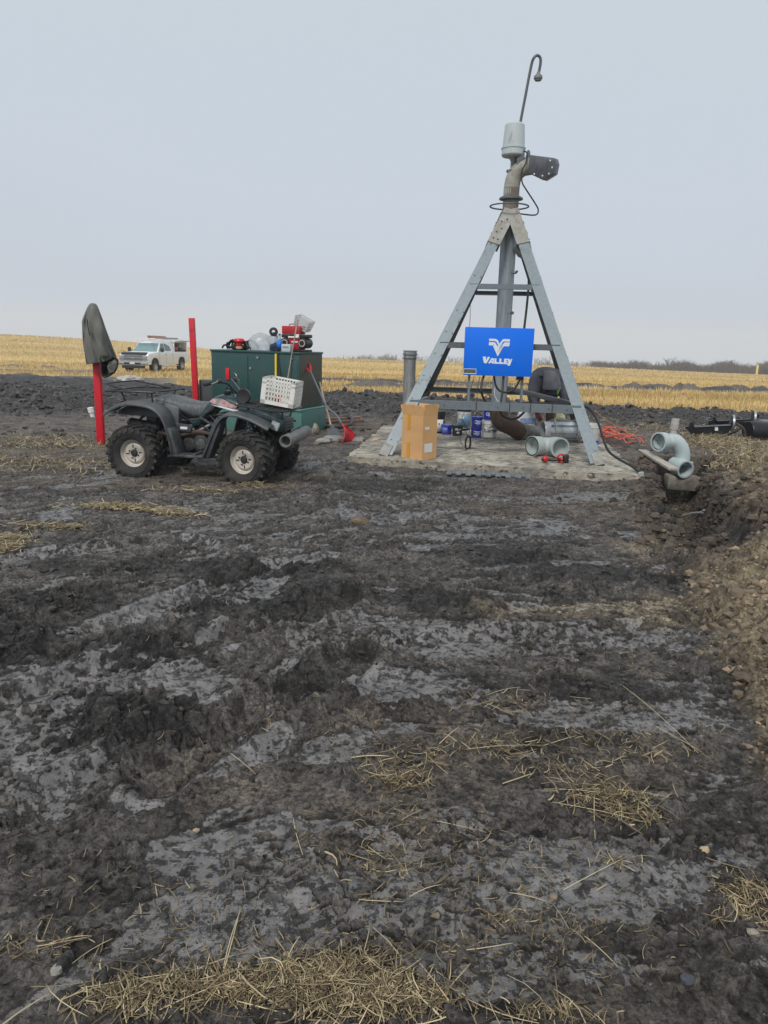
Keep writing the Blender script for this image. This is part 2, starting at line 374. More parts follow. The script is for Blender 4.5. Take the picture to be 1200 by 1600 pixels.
        rim = np.exp(-((dd-wd*1.25)/.05)**2)*dp*.9*(.5+.8*np.clip(fbm(x, y, .1, 3, 131, lim=lim)+.4, 0, 2))
        lug = (np.mod(s_/.075+.8*np.where(np.mod(dd, 2) > 0, dd/wd, 0), 1) < .5)
        h = h-m*dp*(.8+.2*vn(x*3, y*3, 12))+rim+m*.012*lug*np.clip(.075/(4*lim), 0, 1)*ss(-.3, .2, vn(x*2, y*2, 15))
    h = h+hh*1.0+heap*.02*fbm(x, y, .3, 4, 141, lim=lim)
    lip = np.exp(-((d-wdt*1.25)/.12)**2)*(.03+.05*idc)*(1-tr); black = np.maximum(black*(1-heap*.0), np.clip(1.2*(d < wdt*1.15)-.9*(tr > .9), 0, 1)); brown = np.maximum(brown*(1-tr), .9*(tr > .96)); heapc = heap*(1-ss(.0, .3, tr))*(1-.6*np.exp(-((d-wdt*1.2)/.16)**2))
    h = h+lip-trd-tr*.05*np.clip(f1, 0, 1)
    h = h*(1-stub)
    # far clods and spoil piles
    fb = (1-near)
    h = h+ss(12, 22, y)*churn*(.12*fbm(x, y, .5, 3, 151, lim=lim, ridge=True)+.10*np.clip(1-worley(x, y, .6, 153)[0], 0, 1))
    h = h+dark_ridge*(.06+.20*np.clip(fbm(x, y, 1.4, 3, 155)+.3, 0, 1))
    for (u, v, Yd, rx, ry, hz) in PILES:
        c = PY(u, v, Yd); q = np.sqrt(((x-c.x)/rx)**2+((y-c.y)/ry)**2)+.18*fbm(x, y, rx*.5, 3, 161)
        b_ = 1-ss(.15, 1.0, q); h = h+b_*hz*.62*(1+.5*fbm(x, y, rx*.30, 4, 163, ridge=True)); brown = np.maximum(brown, ss(.1, .4, b_)*.95); stub = stub*(1-ss(.1, .35, b_))
    # flat under the pad
    inside = np.ones(x.shape); n = len(PADC)
    dmin = np.full(x.shape, 9.0); sgn = np.full(x.shape, 9.0)
    for i in range(n):
        A = PADC[i]; B = PADC[(i+1) % n]; ex, ey = B.x-A.x, B.y-A.y; L = math.hypot(ex, ey)
        sgn = np.minimum(sgn, (ex*(y-A.y)-ey*(x-A.x))/L)
    pin = ss(-.12, .05, sgn); h = h*(1-pin)-.03*pin
    tanp = np.clip(.5*heap*(1-ss(3.6, 5.6, y))*ss(-.2, .25, fbm(x, y, .3, 3, 172))+heap*ss(-.3, .35, fbm(x, y, .5, 4, 171)+.35*ss(-.2, .4, hx)-.55*ss(.1, .35, np.abs(hx-.9))*ss(5, 7, y))+.8*patches(x, y, [(870, 955, .6, .16, .2), (1040, 955, .5, .3, 0), (1000, 860, .25, .25, 0), (850, 360, .01, .01, 0)], wob*1.3), 0, 1)
    black = black*(1-.8*ss(.6, .9, brown)*(vv < 615)); CID[0] = cid; return z0+h, smear, black, brown, tanp*(1-tr), stub, heapc
# spoil piles out in the field: photo column, row, distance, half width, half depth, height
PILES = [(580, 603, 33, 1.7, 1.3, .50), (625, 604, 34, 1.0, .9, .32), (690, 600, 36, 1.2, 1, .42), (742, 598, 36, 1.3, 1, .45), (545, 606, 34, .8, .8, .2), (1072, 603, 40, 1.1, 1, .55), (1025, 604, 42, 1.6, 1, .28), (985, 606, 40, 1.0, .8, .34),
         (1150, 607, 42, 1.2, 1, .35), (930, 601, 40, .9, .8, .22), (1186, 606, 43, .8, .7, .3), (205, 607, 34, .9, .7, .26), (78, 572, 50, 1.0, .8, .3), (20, 573, 50, 1.4, .9, .35), (40, 590, 36, 1.2, .8, .22)]

def build_ground():
    # rows follow the distance so that near mud carries millimetre detail; the sheet runs on to the horizon
    v = np.concatenate([np.linspace(1900, 660, 1150), np.linspace(659, 566, 170)])
    Y = (1.7*(math.cos(PITCH)+(800-v)/FPX*math.sin(PITCH)))/(math.sin(PITCH)-(800-v)/FPX*math.cos(PITCH))
    Y = np.concatenate([[-60, -20, -6, -1.5, 0.0, .35, .7], Y[Y > .85], np.geomspace(Y[-1]*1.05, 700, 60)])
    na = 1150; t = np.linspace(-1, 1, na); a = .62*t+.5*t**7
    Yc = np.maximum(Y, 1.0); X = a[None, :]*(Yc[:, None]+.35); YY = np.repeat(Y[:, None], na, 1)
    X[:5] = a[None, :]*60; X[5] = a*6; X[6] = a*2.5
    far = ss(40, 300, YY); X = X*(1+far*1.2)
    lim = np.maximum(np.gradient(X, axis=1), .0012)
    lim = np.maximum(lim, .35*np.abs(np.gradient(YY, axis=0)))
    x, y, lm = X.ravel(), YY.ravel(), lim.ravel()
    z, smear, black, brown, tanp, stub, heap = site(x, y, lm)
    nr = len(Y); nv = x.size
    me = bpy.data.meshes.new('ground'); me.vertices.add(nv)
    co = np.stack([x, y, z], 1).astype(np.float32); me.vertices.foreach_set('co', co.ravel())
    i = np.arange((nr-1)*(na-1)); r0 = i//(na-1); c0 = i % (na-1); q = r0*na+c0
    fc = np.stack([q, q+1, q+1+na, q+na], 1).astype(np.int32)
    me.loops.add(fc.size); me.loops.foreach_set('vertex_index', fc.ravel()); me.polygons.add(len(fc))
    me.polygons.foreach_set('loop_start', np.arange(0, fc.size, 4, dtype=np.int32)); me.polygons.foreach_set('loop_total', np.full(len(fc), 4, np.int32))
    me.update(); me.polygons.foreach_set('use_smooth', np.ones(len(fc), bool))
    for nm, arr in (('soil', (smear, black, brown)), ('cover', (tanp, stub, heap))):
        at = me.attributes.new(nm, 'FLOAT_COLOR', 'POINT'); c4 = np.ones((nv, 4), np.float32)
        for k in range(3): c4[:, k] = np.clip(arr[k], 0, 1)
        at.data.foreach_set('color', c4.ravel())
    at = me.attributes.new('clod', 'FLOAT', 'POINT'); at.data.foreach_set('value', CID[0].astype(np.float32))
    m = bpy.data.materials.new('wet_soil'); m.use_nodes = True; nt = m.node_tree; b = nt.nodes['Principled BSDF']; nn = nt.nodes.new; lk = nt.links.new
    tcn = nn('ShaderNodeTexCoord')
    def noise(sc, det=6, ro=.6, vec=None, dist=0):
        n = nn('ShaderNodeTexNoise'); n.inputs['Scale'].default_value = sc; n.inputs['Detail'].default_value = det; n.inputs['Roughness'].default_value = ro; n.inputs['Distortion'].default_value = dist
        lk(vec or tcn.outputs['Object'], n.inputs['Vector']); return n.outputs[0]
    def ramp(src, p0, p1, c0, c1):
        r_ = nn('ShaderNodeValToRGB'); r_.color_ramp.elements[0].position = p0; r_.color_ramp.elements[1].position = p1
        r_.color_ramp.elements[0].color = (*c0, 1); r_.color_ramp.elements[1].color = (*c1, 1); lk(src, r_.inputs[0]); return r_.outputs[0]
    def mixc(f, a_, b_):
        x_ = nn('ShaderNodeMix'); x_.data_type = 'RGBA'
        if isinstance(f, float): x_.inputs[0].default_value = f
        else: lk(f, x_.inputs[0])
        lk(a_, x_.inputs[6]); lk(b_, x_.inputs[7]); return x_.outputs[2]
    def mth(op, a_, b_=None, c_=None):
        x_ = nn('ShaderNodeMath'); x_.operation = op
        for k, s_ in enumerate((a_, b_, c_)):
            if s_ is None: continue
            if isinstance(s_, (int, float)): x_.inputs[k].default_value = s_
            else: lk(s_, x_.inputs[k])
        return x_.outputs[0]
    A1 = nn('ShaderNodeAttribute'); A1.attribute_name = 'soil'; s1 = nn('ShaderNodeSeparateColor'); lk(A1.outputs['Color'], s1.inputs[0])
    A2 = nn('ShaderNodeAttribute'); A2.attribute_name = 'cover'; s2 = nn('ShaderNodeSeparateColor'); lk(A2.outputs['Color'], s2.inputs[0])
    sm, bl, br = s1.outputs; tn, st, hp = s2.outputs
    n_f = noise(55, 8, .75); n_m = noise(9, 6, .65); n_g = noise(190, 4, .7); n_l = noise(1.7, 5, .6)
    n_d = noise(24, 9, .78)
    base = ramp(n_f, .42, .62, (.020, .0180, .0175), (.31, .274, .248))
    lump = ramp(n_d, .44, .60, (.020, .0180, .0175), (.32, .284, .257)); base = mixc(.5, base, lump)
    blackc = ramp(n_d, .42, .66, (.008, .0076, .0080), (.105, .096, .095))
    col = mixc(mth('MULTIPLY', bl, .85), base, blackc)
    brownc = ramp(n_f, .42, .60, (.045, .034, .027), (.33, .255, .19))
    brmix = mth('MULTIPLY', br, mth('MULTIPLY', ramp(n_m, .30, .60, (.25,)*3, (1,)*3), .9)); col = mixc(brmix, col, brownc)
    smc = ramp(n_m, .40, .62, (.132, .126, .127), (.235, .224, .224)); smc = mixc(mth('MULTIPLY', ramp(n_d, .54, .62, (0,)*3, (1,)*3), .28), smc, base)
    edge = mth('SMOOTH_MIN', 1.0, mth('MULTIPLY', mth('ADD', mth('MULTIPLY_ADD', sm, 1.0, -.5), mth('MULTIPLY_ADD', n_d, 3.0, -1.42)), 2.0), .1)
    edge = mth('MAXIMUM', edge, 0.0)
    mps = nn('ShaderNodeMapping'); mps.inputs['Scale'].default_value = (.6, 5.0, 1); mps.inputs['Rotation'].default_value = (0, 0, -.15); lk(tcn.outputs['Object'], mps.inputs[0])
    stk = noise(9, 6, .7, mps.outputs[0]); smc = mixc(ramp(stk, .54, .64, (0,)*3, (.5,)*3), smc, ramp(n_f, .4, .6, (.05, .047, .047), (.13, .122, .12)))
    col = mixc(mth('MULTIPLY', edge, .88), col, smc)
    spk = noise(85, 5, .8); col = mixc(ramp(spk, .56, .63, (0,)*3, (.75,)*3), col, ramp(n_g, .4, .6, (.007,)*3, (.02, .018, .018))); col = mixc(mth('MULTIPLY', ramp(noise(70, 4, .8), .60, .66, (0,)*3, (.5,)*3), mth('SUBTRACT', 1.0, st)), col, ramp(n_g, .4, .6, (.20, .18, .165), (.34, .30, .27)))
    # pale drying crust in loose patches
    crust = mth('MULTIPLY', ramp(n_l, .52, .66, (0,)*3, (1,)*3), ramp(n_f, .45, .62, (0,)*3, (.55,)*3)); col = mixc(mth('MULTIPLY', crust, mth('SUBTRACT', 1.0, bl)), col, ramp(n_g, .3, .7, (.11, .092, .08), (.22, .19, .165)))
    hpc = ramp(n_d, .42, .60, (.040, .031, .024), (.27, .21, .15)); hpc = mixc(.5, hpc, ramp(n_m, .40, .60, (.045, .034, .026), (.29, .23, .165)))
    col = mixc(mth('MULTIPLY', hp, .9), col, hpc)
    tanc = ramp(n_f, .40, .60, (.14, .105, .065), (.50, .40, .26)); col = mixc(mth('MULTIPLY', tn, ramp(n_m, .30, .58, (.15,)*3, (.95,)*3)), col, tanc)
    mpn = nn('ShaderNodeMapping'); mpn.inputs['Scale'].default_value = (.35, 2.2, 1); mpn.inputs['Rotation'].default_value = (0, 0, -.12); lk(tcn.outputs['Object'], mpn.inputs[0])
    rows = noise(1.3, 7, .7, mpn.outputs[0]); nst = noise(.16, 6, .65, mpn.outputs[0])
    stc = ramp(rows, .36, .64, (.34, .225, .085), (.66, .48, .205)); stc = mixc(ramp(nst, .44, .56, (0,)*3, (.95,)*3), stc, ramp(rows, .3, .7, (.44, .325, .148), (.76, .60, .32)))
    stc = mixc(mth('MULTIPLY', ramp(noise(.9, 7, .8), .58, .70, (0,)*3, (.8,)*3), 1.0), stc, ramp(n_m, .3, .7, (.14, .10, .06), (.30, .21, .11)))
    col = mixc(st, col, stc)
    # straw crumbs and pale pebbles trodden in
    vo = nn('ShaderNodeTexVoronoi'); vo.inputs['Scale'].default_value = 38; lk(tcn.outputs['Object'], vo.inputs['Vector'])
    crumb = mth('MULTIPLY', mth('LESS_THAN', vo.outputs[0], .17), mth('GREATER_THAN', noise(6, 3), .56)); crumb = mth('MULTIPLY', crumb, .55)
    col = mixc(crumb, col, ramp(n_g, .4, .6, (.16, .12, .07), (.34, .27, .17)))
    A3 = nn('ShaderNodeAttribute'); A3.attribute_name = 'clod'; cv = nn('ShaderNodeHueSaturation'); lk(mth('MULTIPLY_ADD', mth('MULTIPLY', mth('SUBTRACT', A3.outputs['Fac'], .5), mth('SUBTRACT', 1.0, mth('MAXIMUM', mth('MULTIPLY', edge, .8), st))), 1.9, 1.0), cv.inputs['Value']); lk(col, cv.inputs['Color']); col = cv.outputs[0]
    lk(col, b.inputs['Base Color'])
    rg = mth('SUBTRACT', .74, mth('MULTIPLY', edge, .34)); rg = mth('MINIMUM', 1.0, mth('ADD', rg, mth('MULTIPLY', mth('SUBTRACT', n_m, .5), .25)))
    rg = mth('MAXIMUM', rg, mth('MULTIPLY', st, .95)); rg = mth('MAXIMUM', rg, mth('MULTIPLY', hp, .9)); lk(rg, b.inputs['Roughness'])
    b.inputs['Specular IOR Level'].default_value = .5
    bh = mth('ADD', mth('ADD', mth('MULTIPLY', n_f, .6), mth('MULTIPLY', n_d, .7)), mth('MULTIPLY', n_g, .25)); bh = mth('MULTIPLY', bh, mth('SUBTRACT', 1.15, edge))
    bp = nn('ShaderNodeBump'); bp.inputs['Strength'].default_value = 1.0; bp.inputs['Distance'].default_value = .06; lk(bh, bp.inputs['Height']); lk(bp.outputs[0], b.inputs['Normal'])
    me.materials.append(m)
    o = bpy.data.objects.new('ground', me); COL.objects.link(o); tag(o, kind='structure', label='churned wet black mud turning to golden stubble field'); return o, m
ground, soil_mat = build_ground()
def zat(x, y, lim=.02):
    xa = np.atleast_1d(np.asarray(x, float)); ya = np.atleast_1d(np.asarray(y, float))
    return site(xa, ya, np.full(xa.shape, lim))
def gz(x, y): return float(zat(x, y)[0][0])
# ---------------------------------------------------------------- shared materials
PADZ = .09
galv = material('galvanised_steel', (.17, .205, .225), .5, .35, var=.10, vscale=26, dirt=(.13, .12, .105), dscale=5, damt=.10)
galv_dark = material('dark_galvanised_steel', (.13, .145, .155), .55, .5, var=.2, vscale=20, dirt=(.12, .10, .08), dscale=3, damt=.35)  # darker mottled steel, used for the rear legs, most beams and small fittings
galv_pale = material('limed_steel', (.33, .34, .32), .75, .1, color2=(.24, .225, .19), vscale=6, dirt=(.17, .085, .045), dscale=7, damt=.28)
pipe_galv = material('galvanised_pipe', (.27, .315, .335), .5, .3, var=.2, vscale=9, dirt=(.16, .155, .15), dscale=2.2, damt=.3, stretch=(3, 3, .35))
rust = material('rusty_steel', (.060, .038, .032), .85, .1, color2=(.125, .078, .055), vscale=9, bump=.3, bscale=50)
black_rubber = material('black_rubber', (.012, .012, .013), .55, 0, var=.3, vscale=12)
black_plastic = material('black_plastic', (.018, .018, .02), .42)
white_plastic = material('white_plastic', (.74, .74, .72), .45, dirt=(.35, .31, .26), dscale=6, damt=.22)
steel_bright = material('bright_steel', (.42, .43, .44), .35, .8)
blue_panel = material('blue_panel_paint', (.002, .155, .80), .45, spec=.3, dirt=(.02, .16, .62), dscale=4, damt=.15)
white_decal = material('white_decal', (.74, .76, .78), .5)
dome_grey = material('grey_fibreglass', (.44, .49, .50), .5, dirt=(.25, .26, .25), dscale=4, damt=.2, stretch=(2, 2, .5))

# ---------------------------------------------------------------- concrete pad
def make_pad():
    m = bpy.data.materials.new('muddy_concrete'); m.use_nodes = True; nt = m.node_tree; b = nt.nodes['Principled BSDF']; nn = nt.nodes.new; lk = nt.links.new
    tcn = nn('ShaderNodeTexCoord')
    def noise(sc, det=8, ro=.7, sx=1.0):
        mpn = nn('ShaderNodeMapping'); mpn.inputs['Scale'].default_value = (sx, 1, 1); mpn.inputs['Rotation'].default_value = (0, 0, .12); lk(tcn.outputs['Object'], mpn.inputs[0])
        n = nn('ShaderNodeTexNoise'); n.inputs['Scale'].default_value = sc; n.inputs['Detail'].default_value = det; n.inputs['Roughness'].default_value = ro; lk(mpn.outputs[0], n.inputs['Vector']); return n.outputs[0]
    def ramp(src, p0, p1, c0, c1):
        r_ = nn('ShaderNodeValToRGB'); r_.color_ramp.elements[0].position = p0; r_.color_ramp.elements[1].position = p1
        r_.color_ramp.elements[0].color = (*c0, 1); r_.color_ramp.elements[1].color = (*c1, 1); lk(src, r_.inputs[0]); return r_.outputs[0]
    def mixc(f, a_, b_):
        x_ = nn('ShaderNodeMix'); x_.data_type = 'RGBA'; lk(f, x_.inputs[0]); lk(a_, x_.inputs[6]); lk(b_, x_.inputs[7]); return x_.outputs[2]
    c = ramp(noise(5), .40, .62, (.50, .455, .375), (.27, .24, .195))
    c = mixc(ramp(noise(1.1, sx=.5), .50, .60, (0,)*3, (.8,)*3), c, ramp(noise(12), .4, .6, (.12, .105, .09), (.24, .21, .18)))
    c = mixc(ramp(noise(14, 8, .75, .6), .53, .57, (0,)*3, (.9,)*3), c, ramp(noise(50), .4, .6, (.02, .018, .016), (.07, .06, .05)))
    lk(c, b.inputs['Base Color']); b.inputs['Roughness'].default_value = .8
    bp = nn('ShaderNodeBump'); bp.inputs['Distance'].default_value = .02; bp.inputs['Strength'].default_value = .7; lk(noise(40), bp.inputs['Height']); lk(bp.outputs[0], b.inputs['Normal'])
    me = bpy.data.meshes.new('concrete_pad'); bm = bmesh.new(); c_ = PADC
    n = 44; top = {}
    for i in range(n+1):
        for j in range(n+1):
            a = i/n; e = j/n; p = (c_[0]*(1-a)+c_[1]*a)*(1-e)+(c_[3]*(1-a)+c_[2]*a)*e
            ed = i in (0, n) or j in (0, n)
            jx = random.uniform(-.025, .025) if ed else 0
            top[i, j] = bm.verts.new((p.x+jx, p.y+(random.uniform(-.03, .03) if ed else 0), PADZ+.006*math.sin(i*.7+j*.4)*(0 if ed else 1)))
    for i in range(n):
        for j in range(n): bm.faces.new((top[i, j], top[i+1, j], top[i+1, j+1], top[i, j+1]))
    r_ = [e for e in bm.edges if e.is_boundary]
    ex = bmesh.ops.extrude_edge_only(bm, edges=r_); vs = [g for g in ex['geom'] if isinstance(g, bmesh.types.BMVert)]
    for q in vs: q.co.z = -.25; q.co.x += .01
    bmesh.ops.recalc_face_normals(bm, faces=bm.faces); bm.to_mesh(me); bm.free(); me.materials.append(m)
    o = bpy.data.objects.new('concrete_pad', me); COL.objects.link(o); tag(o, 'pale mud-splashed concrete slab under the tower', kind='structure')
make_pad()

# ---------------------------------------------------------------- irrigation pivot tower
TC = PY(781, 600, 12.4); TX, TY = TC.x, TC.y
FLp, FRp = G(592, 712, PADZ), G(944, 728, PADZ); BLp, BRp = Vector((.42, 14.35, PADZ)), Vector((3.72, 14.0, PADZ))
APX = Vector((TX, TY, PY(797, 316, TY).z))
TOP = [APX+Vector((dx, dy, -.12)) for dx, dy in ((-.10, -.10), (.10, -.12), (.12, .10), (-.10, .12))]
FEET = [FLp, FRp, BRp, BLp]
twr = thing('irrigation_pivot_tower', 'tall four-legged galvanised pivot tower with blue control box and dome on top', 'irrigation tower', (TX, TY, 0))
off = Vector((TX, TY, 0))
def L_(p): return Vector(p)-off
def legpt(i, z):
    a, b = FEET[i], TOP[i]; t = (z-a.z)/(b.z-a.z); return a+(b-a)*t
def angle_bar(a, b, da, db, wd, t):
    a, b = L_(a), L_(b); ax = (b-a).normalized(); da = Vector(da); db = Vector(db)
    da = (da-ax*da.dot(ax)).normalized(); db = (db-ax*db.dot(ax)).normalized()
    return MB().prism([(0, 0), (wd, 0), (wd, t), (t, t), (t, wd), (0, wd)], a, da, db, b-a)
for i in range(4):
    nx = FEET[(i+1) % 4]-FEET[i]; pv = FEET[(i-1) % 4]-FEET[i]
    a, b = legpt(i, PADZ+.06), legpt(i, TOP[i].z-.05)
    m = angle_bar(a, b, nx, pv, .165 if i < 2 else .15, .012)
    lg = m.build('leg', galv if i < 2 else galv_dark, twr, smooth=False)
    # bolts along the leg, on the face that looks out
    ax = (b-a).normalized(); out = Vector((nx.normalized().y, -nx.normalized().x, 0)); bm_ = MB()
    na_ = (nx - ax*nx.dot(ax)).normalized(); nn_ = ax.cross(na_).normalized()
    if nn_.dot(out) < 0: nn_ = -nn_
    for t in (.05, .13, .21, .30, .39, .48, .57, .72, .86):
        for s_ in ((.05, .15) if i < 2 else (.1,)):
            p = L_(a+(b-a)*(t+.01*s_))+na_*s_; MB().cyl(p-nn_*.002, p+nn_*.010, .011, n=6).build('bolt', galv_dark, lg)
    # gusset that carries the leg up to the pivot
    g0, g1 = legpt(i, TOP[i].z-.52), legpt(i, TOP[i].z+.02); sh = out*.006+Vector((pv.normalized().y, -pv.normalized().x, 0))*.0
    gm = angle_bar(g0-na_*.012+nn_*.014, g1-na_*.012+nn_*.014, nx, pv, .20, .012)
    gu = gm.build('gusset', galv_pale, twr, smooth=False); bm_ = MB()
    for t, s_ in ((.12, .05), (.12, .12), (.3, .05), (.42, .1), (.6, .05), (.7, .11)):
        p = L_(g0+(g1-g0)*t)+na_*s_+nn_*.014; MB().cyl(p, p+nn_*.012, .012, n=6).build('bolt', rust, gu)
    # foot plate
    f = FEET[i]; fp = MB().box(L_(f)+na_*.08+Vector((0, .05, .012)), (.30, .26, .024)).build('foot_plate', galv_pale if i < 2 else black_plastic, twr, bevel=.004)
    c0 = angle_bar(legpt(i, PADZ+.02)+nn_*.014-na_*.01, legpt(i, PADZ+.17)+nn_*.014-na_*.01, nx, pv, .13, .014).build('leg_shoe', galv_pale, twr, smooth=False)
def beam(i, j, z, ht, mat, name='cross_beam', inset=.0, fl=.07, up=True, ext=(0, 0)):
    a, b = L_(legpt(i, z)), L_(legpt(j, z)); d = (b-a).normalized(); out = Vector((d.y, -d.x, 0))
    a = a+d*(.06+ext[0])-out*(.016+inset); b = b-d*(.06+ext[1])-out*(.016+inset); Z = Vector((0, 0, 1))
    return MB().prism([(-ht/2, 0), (ht/2, 0), (ht/2, fl), (ht/2-.01, fl), (ht/2-.01, .01), (-ht/2+.01, .01), (-ht/2+.01, fl), (-ht/2, fl)], a, Z, -out, b-a).build(name, mat, twr, smooth=False)
ZL = PY(790, 634, 10.75).z; ZM = PY(790, 541, 11.35).z; ZU = PY(790, 451, 12.0).z
b0 = beam(0, 1, ZL, .115, galv); beam(1, 2, ZL+.0, .10, galv_dark); beam(2, 3, ZL, .10, galv_dark); beam(3, 0, ZL, .10, galv_dark)
beam(0, 1, ZM, .085, galv_dark); beam(1, 2, ZM, .08, galv_dark); beam(3, 0, ZM, .08, galv_dark)
beam(0, 1, ZU, .075, galv); beam(1, 2, ZU, .07, galv_dark); beam(2, 3, ZU-.01, .07, galv_dark); beam(3, 0, ZU, .07, galv_dark)
bm_ = MB(); A, B = L_(legpt(0, ZL)), L_(legpt(1, ZL)); d = (B-A).normalized(); out = Vector((d.y, -d.x, 0))
for t in (.1, .22, .36, .52, .66, .8, .9): p = A+(B-A)*t-out*.02; MB().cyl(p, p+out*.018, .010, n=6).build('bolt', galv_dark, b0)
for t in (.40, .585, .70, .82): p = A+(B-A)*t-out*.013; MB().box(p+out*.004, (.007, .012, .128)).build('cable_tie', black_plastic, b0)
# braces between the rear beam and the right-hand front leg
p0, p1 = L_(PY(776, 602, 13.6)), L_(PY(905, 634, 11.2)); MB().bar(p0, p1, .075, .075).build('brace', galv_dark, twr, bevel=.006)
p0, p1 = L_(PY(668, 622, 12.8)), L_(PY(636, 634, 10.9)); MB().bar(p0, p1, .06, .06).build('brace', galv, twr)
p0, p1 = L_(PY(741, 598, 14.0)), L_(PY(800, 606, 14.0)); 
# riser
RB = .125
MB().lathe([(RB, 0), (RB, 3.1), (RB*.97, 3.1), (RB*.97, 3.2)], L_((TX, TY, .52)), L_((TX, TY, 3.8))).build('riser_pipe', pipe_galv, twr)
zc = PY(793, 350, TY).z
for k, zz in enumerate((.06, .0, -.07)): MB().lathe([(RB-.004, 0), (RB+.028, .0), (RB+.028, .022), (RB-.004, .022)], L_((TX, TY, zc+zz)), L_((TX, TY, zc+zz+1))).build('flange', rust, twr)
for k in range(10):
    t = 2*PI*k/10; q = L_((TX+math.cos(t)*(RB+.02), TY+math.sin(t)*(RB+.02), zc-.10)); MB().cyl(q, q+Vector((0, 0, .22)), .008, n=6).build('flange_bolt', galv_dark, twr)
MB().lathe([(RB*.98, 0), (RB*.98, .44)], L_((TX, TY, zc+.09)), L_((TX, TY, 9))).build('pivot_neck', material('stained_neck', (.24, .235, .21), .7, .1, color2=(.15, .11, .08), vscale=4, dirt=(.13, .07, .04), dscale=5, damt=.3), twr)
# base elbow of the riser and the supply pipe
e0 = L_((TX, TY, .56)); e1 = L_(PY(800, 668, TY-.05)); e2 = L_(PY(842, 680, TY+.15))
MB().tube([e0+Vector((.0, 0, .10)), e0, e0+Vector((.06, -.02, -.17)), e1+Vector((-.02, 0, .02)), L_(PY(815, 677, TY))], .145, n=20, smooth=5).build('base_elbow', rust, twr)
MB().tube([L_(PY(808, 673, TY-.01)), L_(PY(820, 677, TY+.03)), e2, e2+Vector((.12, .05, .03))], .148, n=20, smooth=3).build('supply_pipe', material('worn_grey_pipe', (.16, .15, .14), .5, .4, color2=(.30, .29, .275), vscale=5, dirt=(.10, .07, .05), dscale=4, damt=.3), twr)
# upper swivel elbow
zt = PY(797, 312, TY).z; dirn = Vector((.86, -.30, .02)).normalized(); e = L_((TX, TY, zt))
MB().lathe([(.115, -.02), (.185, 0), (.185, .022), (.12, .06)], e, e+Vector((0, 0, 1))).build('swivel_collar', galv_dark, twr)
ring = [L_((TX-.02, TY, zt-.10))+Vector((.30*math.cos(t), .30*math.sin(t), 0)) for t in np.linspace(0, 2*PI, 29)]
MB().tube(ring, .012, n=6, smooth=0).build('grounding_hoop', galv_dark, twr)
el = e+Vector((0, 0, .05)); E1 = e+Vector((.03, 0, .33))
MB().tube([el-Vector((0, 0, .02)), el+Vector((.0, 0, .12)), E1, E1+Vector((.09, -.03, .11)), E1+dirn*.24+Vector((0, 0, .135)), E1+dirn*.33+Vector((0, 0, .13))], .122, n=24, smooth=5).build('swivel_elbow', material('pale_painted_pipe', (.36, .37, .34), .7, .1, color2=(.24, .22, .18), vscale=5, dirt=(.20, .12, .07), dscale=3.5, damt=.3), twr)
bc = E1+dirn*.44+Vector((0, 0, .12)); rb = Euler((R(8), R(10), R(-22))).to_matrix()
bk = MB(); bk.prism([(-.21, .13), (.17, .13), (.21, .06), (.21, -.08), (.07, -.19), (-.18, -.12)], bc+rb @ Vector((0, -.16, 0)), rb @ Vector((1, 0, 0)), rb @ Vector((0, 0, 1)), rb @ Vector((0, .30, 0)))
br_ = bk.build('span_bracket', material('dark_steel', (.10, .11, .125), .5, .3, var=.25, vscale=10), twr, bevel=.006)
hl = MB()
for a_, b_ in ((.12, .09), (.17, .0), (.05, -.13), (-.08, -.12), (.14, -.09)): q = bc+rb @ Vector((a_, -.163, b_)); MB().cyl(q, q+rb @ Vector((0, -.004, 0)), .012, n=8).build('bolt_hole', white_decal, br_)
for s_ in (-.06, .07):
    q = E1+Vector((.13+s_, -.02, .16)); MB().prism([(-.07, 0), (.08, 0), (.02, .24), (-.015, .24)], q+Vector((0, -.10 if s_ < 0 else .06, 0)), (1, 0, 0), (0, 0, 1), (0, .012, 0)).build('lifting_lug', galv_dark, twr)
# collector-ring dome
dz = PY(802, 246, TY).z; dc = L_((PY(802, 246, TY).x, TY, dz)); o_ = dc+Vector((-.005, 0, 0))
MB().lathe([(.032, -.28), (.032, -.06), (.07, 0)], o_, o_+Vector((0, 0, 1)), n=16).build('dome_post', galv_pale, twr)
MB().lathe([(.09, -.21), (.09, -.185)], o_, o_+Vector((0, 0, 1))).build('post_flange', galv_dark, twr)
bs = MB().lathe([(.06, 0), (.165, .012), (.178, .03), (.178, .11), (.187, .115), (.187, .135), (.17, .14)], o_, o_+Vector((0, 0, 1)), n=36).build('dome_base', dome_grey, twr)
MB().lathe([(.168, .136), (.163, .25), (.148, .455), (.128, .478), (0, .482)], o_, o_+Vector((0, 0, 1)), n=36).build('dome_cover', dome_grey, twr)
# gooseneck
g0 = L_(PY(812, 200, TY+.05)); gp = [L_(PY(805, 262, TY+.18)), L_(PY(811, 205, TY+.22)), L_(PY(821, 150, TY+.22)), L_(PY(830, 103, TY+.22)), L_(PY(834, 91, TY+.2)), L_(PY(839, 86.5, TY+.2)), L_(PY(844, 90, TY+.2)), L_(PY(844.5, 99, TY+.2)), L_(PY(842, 113, TY+.2))]
MB().tube(gp, .021, n=8, smooth=4).build('gooseneck_pipe', material('grey_pipe', (.10, .105, .115), .5, .5), twr)
q = L_(PY(841.5, 112, TY+.2)); MB().lathe([(.022, 0), (.03, -.03), (.062, -.06), (.066, -.075), (.066, -.10), (.055, -.105), (.05, -.125), (.0, -.125)], q, q+Vector((0, 0, 1)), n=20).build('nozzle', material('nozzle_grey', (.17, .175, .17), .6, .2), twr)
